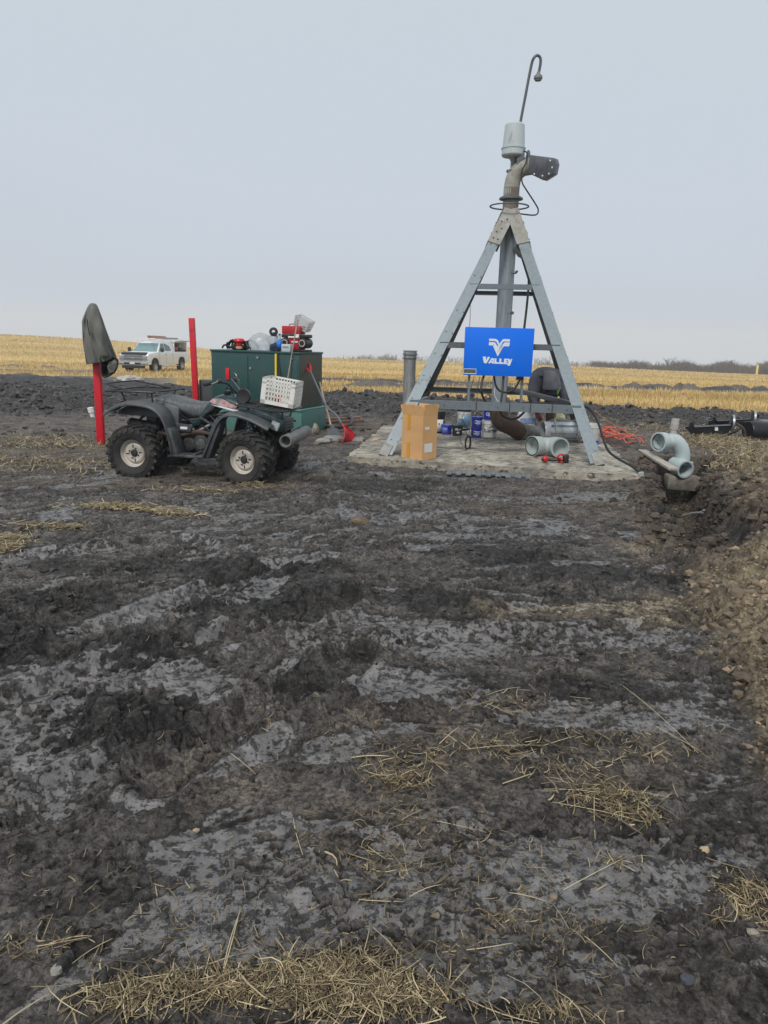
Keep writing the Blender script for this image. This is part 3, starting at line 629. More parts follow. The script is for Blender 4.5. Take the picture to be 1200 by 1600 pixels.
# cables
def cable(name, pts, r=.010, mat=black_rubber, par=None): return MB().tube([L_(PY(*p)) for p in pts], r, n=7, smooth=5).build(name, mat, par or twr)
cable('cable', [(818, 236, TY-.1), (824, 240, TY-.2), (821, 256, TY-.25), (815, 268, TY-.28), (816, 285, TY-.3), (822, 296, TY-.3), (835, 316, TY-.2), (841, 328, TY-.15), (836, 336, TY-.15), (812, 334, TY-.15)], .011)
cable('cable', [(820, 404, TY-.1), (825, 420, TY-.15), (826, 445, TY-.3), (823, 480, TY-.7), (819, 514, TY-1.15)], .018)
MB().cyl(L_(PY(804, 388, TY-.10)), L_(PY(813, 400, TY-.12)), .035, .035).cyl(L_(PY(813, 400, TY-.12)), L_(PY(820, 407, TY-.12)), .024, .02).build('cable_fitting', galv_pale, twr)
MB().tube([L_(PY(801, 426, TY-.12)), L_(PY(806, 426, TY-.13)), L_(PY(808, 423, TY-.13))], .02, n=8).build('spigot', galv_dark, twr)
MB().cyl(L_(PY(799, 489, TY-.13)), L_(PY(801, 489, TY-.18)), .025).build('plug', galv_dark, twr)
cable('cable', [(735, 474, TY-.9), (734.5, 500, TY-1.1), (733, 514, TY-1.3)], .004)

# control box
SB = PY(779, 550, 10.85); bw, bh, bd = .965, .665, .26
nrm = Vector((math.sin(-.06), -1, 0)).normalized(); wx_ = Vector((nrm.y*-1, nrm.x, 0)); wx_ = Vector((-nrm.y, nrm.x, 0)); 
bx = MB(); c = L_(SB); MR = Matrix((wx_, -nrm, Vector((0, 0, 1)))).transposed()
bx.box(c+MR @ Vector((0, bd/2, 0)), (bw, bd, bh), MR)
box = bx.build('control_box', blue_panel, twr, bevel=.008)
rim = MB(); rim.box(c+MR @ Vector((0, -.006, 0)), (bw+.012, .012, bh+.012), MR); door = rim.build('door', blue_panel, box, bevel=.003)
def on_face(px, py, d=.0135):  # millimetres of the sign drawn from the photograph's zoom: x right, y down
    return c+MR @ Vector(((px-600)/1000*bw*1.0, -d, -(py-432)/700*bh))
def poly(name, pts, mat, par, d=.0135, th=.0012):
    P = [on_face(x, y, d) for x, y in pts]; n = len(P); mb = MB(); b2 = [q+MR @ Vector((0, th, 0)) for q in P]
    return mb.add(P+b2, [tuple(range(n)), tuple(range(n, 2*n))[::-1]]+[(i, (i+1) % n, n+(i+1) % n, n+i) for i in range(n)])
lg = MB()
for pts in ([(450, 240), (545, 240), (578, 258), (600, 300), (600, 345), (588, 330), (560, 285), (535, 272), (450, 272)],
            [(450, 290), (525, 290), (550, 305), (605, 400), (590, 440), (520, 320), (508, 338), (450, 338)],
            [(508, 335), (530, 335), (592, 445), (648, 345), (672, 345), (588, 498)],
            [(592, 445), (585, 430), (660, 310), (680, 288), (755, 288), (755, 318), (700, 318), (685, 330), (640, 400)],
            [(590, 420), (605, 398), (575, 350), (590, 330), (640, 258), (660, 240), (755, 240), (755, 275), (668, 275), (650, 290)],
            [(690, 322), (750, 318), (750, 345), (672, 345)]):
    q = poly('x', pts, None, None); lg.add(q.v, q.f)
lg.build('logo', white_decal, door, smooth=False)
lt = MB()
V_ = [(370, 507), (415, 505), (424, 560), (446, 505), (478, 512), (430, 605), (392, 600)]
A_ = [(455, 603), (500, 525), (535, 525), (540, 605), (512, 605), (511, 590), (490, 590), (484, 603)]
L1 = [(545, 527), (574, 527), (574, 582), (612, 582), (612, 606), (545, 606)]
L2 = [(618, 527), (647, 527), (647, 582), (682, 582), (682, 607), (618, 607)]
E_ = [(687, 528), (742, 528), (742, 547), (714, 547), (714, 558), (738, 558), (738, 576), (714, 576), (714, 586), (744, 586), (744, 608), (687, 608)]
Y_ = [(742, 530), (770, 530), (778, 562), (788, 530), (808, 532), (778, 628), (742, 628), (742, 608), (752, 600)]
for pts in (V_, A_, L1, L2, E_, Y_): q = poly('x', pts, None, None); lt.add(q.v, q.f)
lt.build('lettering', white_decal, door, smooth=False)
hole = poly('x', [(506, 560), (518, 545), (516, 572), (500, 572)], None, None, .0148); MB().add(hole.v, hole.f).build('letter_gap', blue_panel, door, smooth=False)
npq = poly('x', [(95, 690), (285, 690), (285, 768), (95, 768)], None, None, .015); npl = MB().add(npq.v, npq.f).build('nameplate', white_decal, door, smooth=False)
npq = poly('x', [(100, 697), (278, 697), (278, 756), (100, 756)], None, None, .0175); MB().add(npq.v, npq.f).build('nameplate_print', material('dark_print', (.05, .055, .04), .4, color2=(.16, .15, .06), vscale=22, stretch=(1, 1, 6)), npl, smooth=False)
for u in (733, 816):
    a_ = L_(PY(u, 588, 10.98)); b_ = Vector((a_.x, a_.y-.05, ZL-.04)); MB().bar(a_+Vector((0, 0, .1)), b_, .065, .03).build('box_support', galv, twr)
MB().box(c+MR @ Vector((.34, .12, -.36)), (.10, .1, .06), MR).build('cable_gland', black_plastic, box)
Yb = 10.92
cable('cable', [(757, 585, Yb), (753, 597, Yb-.05), (752, 612, Yb-.1), (758, 626, Yb-.05), (768, 630, 10.66), (800, 631, 10.62), (880, 631, 10.60), (910, 634, 10.5), (925, 643, 10.35), (936, 664, 10.2), (944, 690, 10.05), (952, 706, 9.9), (968, 718, 9.7), (988, 729, 9.5), (1001, 741, 9.3)], .017)
cable('cable', [(772, 585, Yb), (774, 600, Yb), (780, 610, Yb), (790, 613, Yb), (803, 608, Yb), (812, 594, Yb), (814, 586, Yb)], .014)
cable('cable', [(787, 586, Yb-.02), (785, 610, Yb-.1), (782, 640, 10.62), (786, 650, 10.62), (798, 655, 10.62), (810, 652, 10.62), (821, 642, 10.64)], .017)
cable('cable', [(773, 606, Yb), (773, 618, Yb), (779, 628, Yb)], .005, white_plastic)
cable('cable', [(750, 588, Yb), (746, 610, Yb), (744, 640, Yb-.1), (741, 665, Yb-.1), (739, 690, Yb-.2)], .004)
cable('cable', [(741, 588, Yb), (727, 640, Yb), (722, 655, Yb), (733, 672, Yb-.1), (738, 685, Yb-.15)], .004, rust)
cable('cable', [(887, 608, 11.2), (896, 620, 11.0), (903, 631, 10.8), (911, 637, 10.6)], .008, white_plastic)
# conduit stub that takes the cable into the ground
q0 = G(1004, 758, -.03); q1 = PY(1001, 738, q0.y); st = MB().cyl(q0, q1, .036, .036, 16, caps=True).build('conduit_stub', material('grey_conduit', (.34, .38, .39), .5, dirt=(.16, .14, .12), damt=.3), None, bevel=.002)
tag(st, 'short grey conduit standing at the near right corner of the slab, black cable entering it', 'conduit')
# ---------------------------------------------------------------- things on and around the pad
card = material('cardboard', (.62, .355, .155), .85, var=.07, vscale=4, dirt=(.40, .20, .085), dscale=3, damt=.15)
card_in = material('cardboard_inside', (.40, .22, .11), .9)
tape = material('packing_tape', (.62, .30, .035), .35)
paper = material('white_label', (.68, .68, .66), .7)
def box_between(pl, pc, pr, h, z): pass
bl_ = G(627, 714, PADZ); bc_ = G(659, 719.5, PADZ); br_ = G(673, 712, PADZ)
d1 = (bc_-bl_); d2 = Vector((-d1.y, d1.x, 0)).normalized(); wbx = d1.length; dbx = .30; hb = .60
t = thing('cardboard_box', 'tall brown cardboard box with open flaps and yellow tape beside the left front leg', 'box', bl_, math.atan2(d1.y, d1.x))
w0 = MB()
for (cx, cy, sx, sy) in ((wbx/2, .004, wbx, .008), (wbx/2, dbx-.004, wbx, .008), (.004, dbx/2, .008, dbx-.017), (wbx-.004, dbx/2, .008, dbx-.017)): w0.box((cx, cy, hb/2), (sx, sy, hb))
w0.box((wbx/2, dbx/2, .006), (wbx-.02, dbx-.02, .008)); w0.build('walls', card, t)
def flap(name, a, b, up, mat=card):
    a, b, up = Vector(a), Vector(b), Vector(up); s_ = (b-a)*.03; th = up.cross(b-a).normalized()*.006
    v = [a, b, b+up-s_, a+up+s_]; return MB().add(v+[q+th for q in v], [(0, 1, 2, 3), (7, 6, 5, 4), (0, 4, 5, 1), (1, 5, 6, 2), (2, 6, 7, 3), (3, 7, 4, 0)]).build(name, mat, t)
flap('flap', (0, 0, hb+.002), (wbx, 0, hb+.002), (0.0, -.02, .135)); flap('flap', (wbx, 0, hb+.002), (wbx, dbx, hb+.002), (.012, 0, .15))
flap('flap', (wbx, dbx, hb+.002), (0, dbx, hb+.002), (0, .04, .13)); flap('flap', (0, dbx, hb+.002), (0, 0, hb+.002), (-.05, 0, .12))
flap('inner_flap', (.01, .012, hb+.02), (wbx*.98, .012, hb+.02), (0, .10, .085), card_in)
for z0, z1 in ((.40, .60), (.015, .22)): MB().box((wbx*.34, -.0035, (z0+z1)/2), (.052, .003, z1-z0)).build('tape', tape, t)
MB().box((wbx+.0015, dbx*.42, .16), (.003, .16, .12)).build('shipping_label', paper, t); MB().box((wbx+.0015, dbx*.30, .43), (.003, .08, .04)).build('sticker', paper, t)

# upright galvanised pipe behind the left legs
pu = PY(641, 548, 13.2); pz = gz(pu.x, 13.2)
t = thing('standing_pipe', 'upright galvanised pipe standing in the mud left of the tower', 'pipe', (pu.x, 13.2, pz)); hh_ = pu.z-pz; rr = .115
MB().lathe([(rr*.9, -.1), (rr*.9, hh_-.16), (rr, hh_-.14), (rr, hh_-.01), (rr+.014, hh_-.008), (rr+.014, hh_+.004), (rr-.012, hh_+.004), (rr-.012, hh_-.30), (0, hh_-.30)], n=32).build('pipe_body', material('streaked_zinc', (.24, .25, .255), .42, .35, color2=(.50, .50, .50), vscale=9, stretch=(7, 7, .5)), t)
MB().lathe([(rr+.002, hh_-.075), (rr+.016, hh_-.07), (rr+.016, hh_-.05), (rr+.002, hh_-.045)]).build('rim_band', galv, t)
MB().lathe([(rr-.01, hh_-.15), (rr+.003, hh_-.14), (rr+.003, hh_-.13)]).build('collar', black_rubber, t)

# pails
navy = material('blue_tub_plastic', (.012, .028, .33), .35, dirt=(.05, .07, .30), damt=.2, dscale=8); blk = black_plastic
def pail(u, v, r, h, body, label, Yo=0, lid=None, lidh=.03, name='pail', z=PADZ, taper=.9, loc=None, group=None, handle=True):
    p = loc or G(u, v, z); p = Vector((p.x, p.y+r+Yo, p.z)); t = thing(name, label, name, p, random.uniform(0, .4), group)
    MB().lathe([(r*taper, 0), (r*.985, h*.8), (r*1.03, h*.8), (r*1.03, h*.83), (r, h*.84), (r, h*.985), (r*.94, h*.985), (r*.94, h*.86), (0, h*.86)]).build('body', body, t, bevel=.0)
    if lid: MB().lathe([(0, h+.012), (r*.9, h+.012), (r*1.06, h+.012), (r*1.06, h-lidh), (r*1.02, h-lidh)]).build('lid', lid, t)
    if handle:
        pts = [Vector((r*1.05*math.cos(a), -r*1.05*abs(math.sin(a))*.9, h*.78-.10*math.sin(a))) for a in np.linspace(0, PI, 9)]
        MB().tube(pts, .003, n=5).build('handle', steel_bright, t)
    return t
def wrap(t, r0, r1, z0, z1, a0, a1, mat, name='label', n=14):
    m = MB(); P = []
    for z, r in ((z0, r0), (z1, r1)):
        for i in range(n+1):
            a = a0+(a1-a0)*i/n; P.append((r*math.cos(a), r*math.sin(a), z))
    m.add(P, [(i, i+1, n+2+i, n+1+i) for i in range(n)]); o = m.build(name, mat, t)
    sd = o.modifiers.new('solid', 'SOLIDIFY'); sd.thickness = .0015; return o
def front(t, a=0): return -PI/2 - t.rotation_euler.z + a
def wrap_text(t, s, size, r, z, mat, ang=-.1, shear=0):
    # letters bent round the pail wall
    c = bpy.data.curves.new('txt', 'FONT'); c.body = s; c.size = size; c.extrude = .0008; c.align_x = 'CENTER'; c.offset = .0012; c.shear = shear
    tt = bpy.data.objects.new('txt', c); COL.objects.link(tt); bpy.context.view_layer.update()
    me = bpy.data.meshes.new_from_object(tt.evaluated_get(bpy.context.evaluated_depsgraph_get())); bpy.data.objects.remove(tt)
    f = front(t, ang)
    for vv in me.vertices:
        x, y, zz = vv.co; a = f + x/r; rr_ = r+.0025+zz; vv.co = (rr_*math.cos(a), rr_*math.sin(a), z+y)
    me.materials.clear(); me.materials.append(mat); o = bpy.data.objects.new('lettering', me); COL.objects.link(o); o.parent = t; return o
t = pail(684, 677, .13, .37, blk, 'tall black pail with white paper label behind the cardboard box', lid=blk, lidh=.06); f = front(t); wrap(t, .13, .1345, .03, .24, f-.75, f+.75, paper, n=16)
ln = MB()
for k, zz in enumerate((.21, .19, .16, .13, .10, .07)): pass
wrap(t, .1345, .136, .15, .18, f+.05, f+.2, black_plastic, 'print')
skyb = material('blue_label', (.10, .25, .46), .4, color2=(.42, .55, .62), vscale=7)
t = pail(725, 690, .12, .36, white_plastic, 'white and sky blue pail with dark lid under the front beam', Yo=2.2, lid=blk, z=PADZ, loc=G(725, 678, PADZ)+Vector((0, -2.2, .06))); f = front(t)
wrap(t, .114, .124, .05, .27, f-1.2, f+1.2, skyb); wrap(t, .124, .126, .18, .24, f-.9, f-.1, material('pale_label', (.66, .68, .55), .5), 'print')
MB().lathe([(.110, .0), (.118, .0), (.118, .03), (.112, .035)]).build('base_ring', blk, t)
bb = MB(); bc0 = G(724, 684, PADZ); bb.box((0, 0, .045), (.30, .22, .09)); o = bb.build('foam_block', white_plastic, None, bevel=.01); o.location = Vector((t.location.x, t.location.y, PADZ-.03)); tag(o, 'off-white block that the sky blue pail stands on', 'block')
gpl = 'small blue tubs on the slab'
t = pail(698, 679, .092, .155, navy, 'short blue tub on the slab between the two black pails', name='tub', handle=False, lid=material('tub_lid_blue', (.06, .09, .36), .4), lidh=.015, taper=.96, group=gpl); f = front(t); wrap(t, .0915, .0935, .02, .12, f-1.0, f+.1, material('faded_blue_label', (.13, .16, .50), .5, var=.3, vscale=30))
t = pail(715, 681, .088, .165, blk, 'small black tub with white lettering beside the short blue tub', name='tub', handle=False, lid=blk, lidh=.02, taper=.94); f = front(t)
wt = white_decal; wrap_text(t, 'Black', .05, .088, .095, wt, .05, .2); wrap_text(t, '48', .055, .086, .035, wt, .05)
def blue_tub(p, label, gp=gpl):
    t = pail(0, 0, .088, .165, navy, label, name='tub', handle=False, lid=navy, lidh=.015, taper=.97, loc=p, group=gp); f = front(t)
    wrap(t, .0885, .0895, .10, .115, f-.2, f+.9, white_decal, 'stripe'); wrap(t, .0885, .0895, .04, .09, f-.2, f+.6, material('pale_blue_print', (.30, .36, .70), .5, var=.4, vscale=40))
    rg_ = [Vector((.090*math.cos(f-.35+.24*math.cos(a)), .090*math.sin(f-.35+.24*math.cos(a)), .095+.024*math.sin(a))) for a in np.linspace(0, 2*PI, 13)]
    MB().tube(rg_, .006, n=6, smooth=0).build('round_logo', white_decal, t); return t
t1 = blue_tub(G(744.5, 685, PADZ), 'lower blue tub of the stack of two in front of the white pail')
p2 = t1.location.copy(); t2 = blue_tub(Vector((p2.x+.005, p2.y-.088, PADZ+.18)), 'upper blue tub of the stack of two in front of the white pail')
cg = pail(766, 684, .135, .285, white_plastic, 'white pail with green arc and black lettering beside the stacked blue tubs', taper=.88)
wrap_text(cg, 'Cargill', .10, .125, .09, material('black_print', (.015, .016, .018), .5), .05, .25)
f = front(cg); MB().tube([Vector((.133*math.cos(f+a), .133*math.sin(f+a), .165+.03*math.sin((a+.25)/.75*PI))) for a in np.linspace(-.25, .5, 9)], .006, n=6, smooth=0).build('green_arc', material('leaf_green_print', (.03, .20, .07), .5), cg)
MB().box((.13, 0, .235), (.05, .04, .02)).build('ear', white_plastic, cg)
t3 = blue_tub(Vector((cg.location.x-.03, cg.location.y-.10, PADZ+.30)), 'blue tub standing on top of the white pail')

# coil of black cable hanging from the box
cq = PY(732, 692, 11.15); cm = MB(); 
for k in range(9):
    rr_ = .10+random.uniform(-.012, .012); dy = (k-4)*.008; ph = random.uniform(-.1, .1)
    cm.tube([cq+Vector((.45*rr_*math.cos(a)+ph*.1, dy+.5*rr_*math.cos(a), rr_*math.sin(a)*1.05)) for a in np.linspace(0, 2*PI, 17)], .0085, n=6, smooth=2)
cm.tube([cq+Vector((-.02, 0, .10)), cq+Vector((-.05, .03, .16)), cq+Vector((-.13, .02, .10)), cq+Vector((-.10, 0, -.02)), cq+Vector((-.03, 0, -.08))], .004, n=5)
cm.tube([cq+Vector((.02, 0, .1)), PY(738, 684, 11.0), PY(739, 672, 10.85)], .008, n=6)
o = cm.build('cable_coil', black_rubber); tag(o, 'coil of black cable hanging above the slab below the blue box', 'cable')

# socketed pvc pipe piece
pvc = material('grey_green_pvc', (.40, .45, .44), .42, dirt=(.27, .27, .24), dscale=5, damt=.25)
def socket(m, c, d, r, L, lip=.022, inner=True):
    c, d = Vector(c), Vector(d).normalized(); prof = [(r*.93, 0), (r, L*.25), (r*1.0, L*.8), (r+lip*.4, L*.82), (r+lip*.4, L), (r-.016, L), (r-.018, L*.15), (0, L*.15)]
    return m.lathe(prof, c, c+d, n=32)
cL = G(838, 714, PADZ); cR = G(868, 716, PADZ); r_ = .135; cL.z = cR.z = PADZ+r_+.012
ca = PY(840, 699, cL.y+.1); cb = PY(870, 700, cR.y+.12); ca.z = cb.z = PADZ+.148
t = thing('pipe_bend', 'grey plastic pipe bend with two open sockets lying on the slab', 'pipe fitting', (ca+cb)/2*1.0); M0 = (ca+cb)/2; M0.z = 0; t.location = M0
A = ca-M0; B = cb-M0; da = Vector((-1, -.62, 0)).normalized(); db = Vector((.30, -1, 0)).normalized()
MB().tube([A+da*-.03, A-da*.06, (A+B)/2+Vector((0, .05, 0)), B-db*.10, B-db*.02], .122, n=28, smooth=5).build('pipe_body', pvc, t)
sm_ = MB(); socket(sm_, A-da*.06, da, .138, .17); sa = sm_.build('socket', pvc, t); sm_ = MB(); socket(sm_, B-db*.12, db, .138, .22); sm_.build('socket', pvc, t)
q = A+da*.112; MB().lathe([(.122, 0), (.138, .002), (.138, -.02), (.122, -.02)], q, q+da, n=32).build('rubber_gasket', black_rubber, sa)
# flanged coupling behind it
cc = PY(880, 687, 12.2); cc.z = PADZ+.19; t = thing('flanged_coupling', 'clear-wrapped grey flanged coupling with long tie bolts on the slab behind the pipe bend', 'pipe fitting', (cc.x, cc.y, PADZ)); 
zc_ = .20; sp_ = material('silver_casting', (.42, .44, .45), .4, .55, dirt=(.22, .21, .2), damt=.3)
MB().lathe([(.135, -.36), (.145, -.33), (.145, .30), (.135, .34)], (0, 0, zc_), (1, .12, zc_), n=28).build('barrel', material('wrapped_casting', (.38, .42, .45), .3, .2, color2=(.62, .64, .66), vscale=10), t)
for xx, rr_ in ((-.20, .185), (.17, .185), (.20, .185)):
    MB().lathe([(.14, 0), (rr_, 0), (rr_, .022), (.14, .022)], (xx, .12*xx, zc_), (xx+1, .12*xx+.12, zc_), n=28).build('flange', sp_, t)
bo = MB()
for k in range(8):
    a = 2*PI*k/8+.2; y0, z0 = .168*math.cos(a), .168*math.sin(a); bo.cyl((-.25, y0-.03, zc_+z0), (.27, y0+.03, zc_+z0), .009, n=6); bo.cyl((-.245, y0-.03, zc_+z0), (-.225, y0-.028, zc_+z0), .017, n=6); bo.cyl((.235, y0+.03, zc_+z0), (.255, y0+.03, zc_+z0), .017, n=6)
bo.build('tie_bolts', galv, t)
cm = MB(); q = Vector((.33, .0, zc_-.02)); cm.lathe([(.125, 0), (.15, .01), (.15, .09), (.13, .10), (.0, .06)], q, q+Vector((1, -.15, 0)), n=28).build('end_cap', white_plastic, t)
cm = MB(); q = Vector((.38, .1, zc_+.09)); cm.lathe([(.0, .03), (.10, .02), (.12, 0), (.12, -.03)], q, q+Vector((.4, 0, 1)), n=24); o = cm.build('round_cover', white_plastic, None); o.location = (cc.x, cc.y, PADZ); tag(o, 'loose round white plastic cap leaning on the flanged coupling', 'cap')
# red cordless wrench
wc = G(866, 723.5, PADZ); t = thing('cordless_wrench', 'red and black cordless impact wrench lying at the front of the slab', 'power tool', (wc.x, wc.y, PADZ), -.12)
redp = material('tool_red', (.50, .012, .02), .4); MB().ball((-.13, 0, .05), .05, (1, .9, .95), 16, 10).build('battery', redp, t); MB().ball((-.155, -.025, .05), .022, n=10, m=6).build('battery_latch', black_plastic, t)
MB().tube([(-.10, 0, .045), (-.02, 0, .042), (.06, 0, .055)], .024, n=12, smooth=4).build('handle', black_plastic, t)
MB().lathe([(.03, -.05), (.062, -.03), (.066, .02), (.05, .05)], (.09, 0, .07), (.09, -1, .07), n=18).build('motor_housing', redp, t); MB().ball((.07, -.06, .075), .018, n=8, m=6).build('trigger', redp, t)
MB().box((.15, .0, .07), (.07, .08, .11), (0, 0, .1)).build('hammer_case', black_plastic, t, bevel=.012); MB().cyl((.18, 0, .05), (.225, -.02, .05), .018).build('anvil', steel_bright, t)
# yellow and white rags / fittings by the worker, white feed bag
def crumple(name, c, sc, mat, label, cat, jit=.22, n=16):
    m = MB().ball((0, 0, 0), 1, sc, n, 10, jit); o = m.build(name, mat, None); o.location = c; s2 = o.modifiers.new('s', 'SUBSURF'); s2.levels = s2.render_levels = 1; return tag(o, label, cat)
bagm = material('white_poly_bag', (.62, .63, .64), .5, var=.12, vscale=12)
pb = PY(823, 660, 12.95); t = thing('feed_bag', 'white plastic sack with blue print slumped behind the supply pipe', 'bag', (pb.x, 12.95, PADZ))
rings = []
for k in range(9):
    z = .50*k/8+.02; wv_ = .155*(1+.1*math.sin(k*1.7)); rings.append([Vector((wv_*math.copysign(abs(math.cos(a))**.6, math.cos(a))+.012*math.sin(k*2+a*3)-.012*k*.5+.02, .09*math.sin(a)*(1 if k < 7 else .4)+.01*math.sin(a*5+k), z+.015*math.sin(a*2))) for a in np.linspace(0, 2*PI, 24, endpoint=False)])
sk = MB().loft(rings).build('sack', bagm, t); rings = []
for k in range(3):
    z = .22+.045*k; rings.append([Vector((.165*math.copysign(abs(math.cos(a))**.6, math.cos(a)), -.102, z+.02*math.cos(a*.5)) ) if False else Vector((-.13+.28*a, -.098-.004*math.sin(a*9), z+.02*a)) for a in np.linspace(0, 1, 12)])
P_ = [q for r0_ in rings for q in r0_]; MB().add(P_, [(j*12+i, j*12+i+1, (j+1)*12+i+1, (j+1)*12+i) for j in range(2) for i in range(11)]).build('blue_print', material('blue_print', (.07, .17, .42), .5, color2=(.35, .45, .6), vscale=20), t)
pc = PY(874, 667, 12.35); o = crumple('yellow_rag', (pc.x, 12.35, PADZ+.40), (.09, .05, .07), material('yellow_cloth', (.55, .52, .16), .8, color2=(.6, .58, .5), vscale=14), 'crumpled pale yellow rag draped on top of the coupling', 'rag', .3); 
# bucket with blue base behind the right front leg
bq = G(928, 693, PADZ-.02); t = pail(0, 0, .145, .34, material('milky_bucket', (.52, .52, .51), .5, dirt=(.3, .29, .28), damt=.3), 'cloudy white bucket leaning behind the right front leg', loc=Vector((bq.x-.02, bq.y, gz(bq.x, bq.y+.2)+.02)), taper=.85, name='bucket')
t.location.z = .05
MB().lathe([(.0, .0), (.135, .0), (.14, .05), (.12, .07)], (-.03, -.10, .0), (-.03, -.13, 1)).build('x', navy, None)
o = bpy.data.objects['x']; o.name = 'blue_lid'; o.data.name = 'blue_lid'; o.location = t.location+Vector((-.02, -.14, -.0)); o.rotation_euler = (0, 0, 0); o.data.materials[0] = material('lid_blue', (.01, .09, .42), .4); tag(o, 'round blue lid lying against the cloudy white bucket', 'lid')
# orange-red extension cord tangle
corm = material('salmon_cord', (.62, .13, .085), .5, dirt=(.3, .1, .07), damt=.25); corm2 = material('orange_cord', (.62, .27, .10), .5)
cd_ = MB(); cg0 = G(968, 690, 0)
for k in range(16):
    cx, cy = random.gauss(0, .13), random.gauss(0, .35); rx, ry = random.uniform(.12, .38), random.uniform(.2, .6); a0 = random.uniform(0, 6)
    pts = []
    for a in np.linspace(0, random.uniform(2.5, 5), 9):
        x, y = cg0.x+cx+rx*math.cos(a0+a)-.15, cg0.y+cy+ry*math.sin(a0+a); pts.append(Vector((x, y, .06+.02*k/3+random.uniform(0, .08))))
    cd_.tube(pts, .0105, n=6, smooth=4)
o = cd_.build('cord_tangle', corm); tag(o, 'tangled salmon red extension cord heaped right of the slab', 'cord')
cd_ = MB(); cd_.tube([PY(930, 642, 11.2), PY(945, 655, 11.9), PY(975, 673, 12.6), PY(1000, 690, 12.9), PY(985, 700, 12.6)+Vector((0, 0, 0)), PY(965, 692, 12.9)], .008, n=6, smooth=5)
o = cd_.build('orange_cord', corm2); tag(o, 'single thin orange cord running from the tower leg to the tangle', 'cord')
# grey interlocking mat edge in front of the pad
gm_ = MB(); a = G(698, 741, .0); b = G(829, 748, .0); d = (b-a); n = 17; perp = Vector((-d.y, d.x, 0)).normalized()
for k in range(n):
    p = a+d*((k+.5)/n)+Vector((0, 0, .02+random.uniform(-.004, .004))); 
    gm_.box(p+perp*.09, (d.length/n*.98, .20, .022), (0, 0, math.atan2(d.y, d.x)))
    if k % 2 == 0: gm_.box(p-perp*.05, (d.length/n*1.1, .09, .022), (0, random.uniform(-.06, .06), math.atan2(d.y, d.x)))
o = gm_.build('rubber_mat', material('muddy_grey_rubber', (.11, .125, .13), .7, color2=(.20, .215, .22), vscale=9, dirt=(.05, .045, .04), dscale=5, damt=.4), None, bevel=.003); tag(o, 'muddy grey interlocking mat with toothed edge in front of the slab', 'mat')
# splintered wood
wood = material('raw_wood', (.34, .25, .16), .8, color2=(.52, .42, .28), vscale=5, stretch=(1, 6, 6)); wood_old = material('weathered_wood', (.30, .27, .23), .85, color2=(.46, .42, .36), vscale=4, stretch=(6, 6, 1)); rustwood = material('rusty_angle', (.13, .062, .045), .85, color2=(.24, .13, .095), vscale=7)
def board(u0, v0, z0, u1, v1, z1, wd, th, mat, label, cat='board', name='wooden_board'):
    a, b = G(u0, v0, z0), G(u1, v1, z1); m_ = MB().bar(a, b, wd, th); o = m_.build(name, mat, None, bevel=.003); return tag(o, label, cat)
board(569, 694, .05, 591, 686, .10, .10, .04, wood, 'short pale split board at the left corner of the slab')
board(1003, 704, .14, 1052, 733, .13, .12, .035, wood_old, 'long grey plank lying beside the trench')
board(498, 655, .05, 562, 653, .06, .12, .05, rustwood, 'rusty steel angle lying behind the red shovel', 'steel angle', 'steel_angle'); board(500, 661, .04, 567, 657, .05, .10, .05, rustwood, 'second rusty angle lying just in front of the first', 'steel angle', 'steel_angle'); board(505, 664, .03, 597, 670, .05, .03, .02, rustwood, 'thin brown rod lying on the mud beside the shovel blade', 'rod', 'steel_rod')
# black hose loop behind the shovels
hm = MB(); hm.tube([G(498, 656, .04), G(530, 653, .05), G(547, 652, .09), G(551, 658, .08), G(545, 664, .06), G(528, 668, .05), G(510, 667, .05), G(497, 660, .05), G(500, 658, .06)], .035, n=10, smooth=5)
o = hm.build('hose', black_rubber); tag(o, 'thick black hose looped on the mud behind the shovels', 'hose')

# ---------------------------------------------------------------- elbow and block at the trench
tp = material('pvc_pale_blue', (.43, .50, .51), .4, dirt=(.28, .29, .27), dscale=4, damt=.3)
Yt = 10.5; e0 = PY(1036, 690, Yt); e1 = PY(1055, 690, Yt); e2 = PY(1068, 706, Yt); e3 = PY(1066, 718, Yt); base = Vector((e2.x, Yt, 0)); t = thing('pipe_elbow', 'pale blue-grey plastic pipe elbow with upright stub standing in the trench end', 'pipe elbow', base); s_ = lambda p: Vector(p)-base
rp = .108
MB().tube([s_(e0)+Vector((.06, 0, 0)), s_(e1), s_(e2)+Vector((-.03, 0, .02)), s_(e3)+Vector((0, 0, -.02))], rp, n=28, smooth=4).build('pipe_body', tp, t)
m_ = MB(); d = Vector((-1, -.55, .02)); socket(m_, s_(e0)+Vector((.05, .02, 0)), d, rp+.022, .16, .02); k_ = m_.build('socket', tp, t); q = s_(e0)+Vector((.05, .02, 0))+d.normalized()*.158; MB().lathe([(rp-.002, 0), (rp+.016, .002), (rp+.016, -.02), (rp-.002, -.02)], q, q+d, n=28).build('rubber_gasket', black_rubber, k_)
MB().lathe([(rp+.02, 0), (rp+.045, 0), (rp+.045, .03), (rp+.02, .03)], s_(e3)+Vector((0, 0, -.06)), s_(e3)+Vector((0, 0, 5)), n=28).build('flange', tp, t)
m_ = MB(); q = s_(PY(1062, 728, Yt-.1)); d = Vector((.25, -1, -.1)); socket(m_, q+Vector((-.03, .14, 0)), d, rp+.012, .28, .02); m_.build('socket', tp, t)
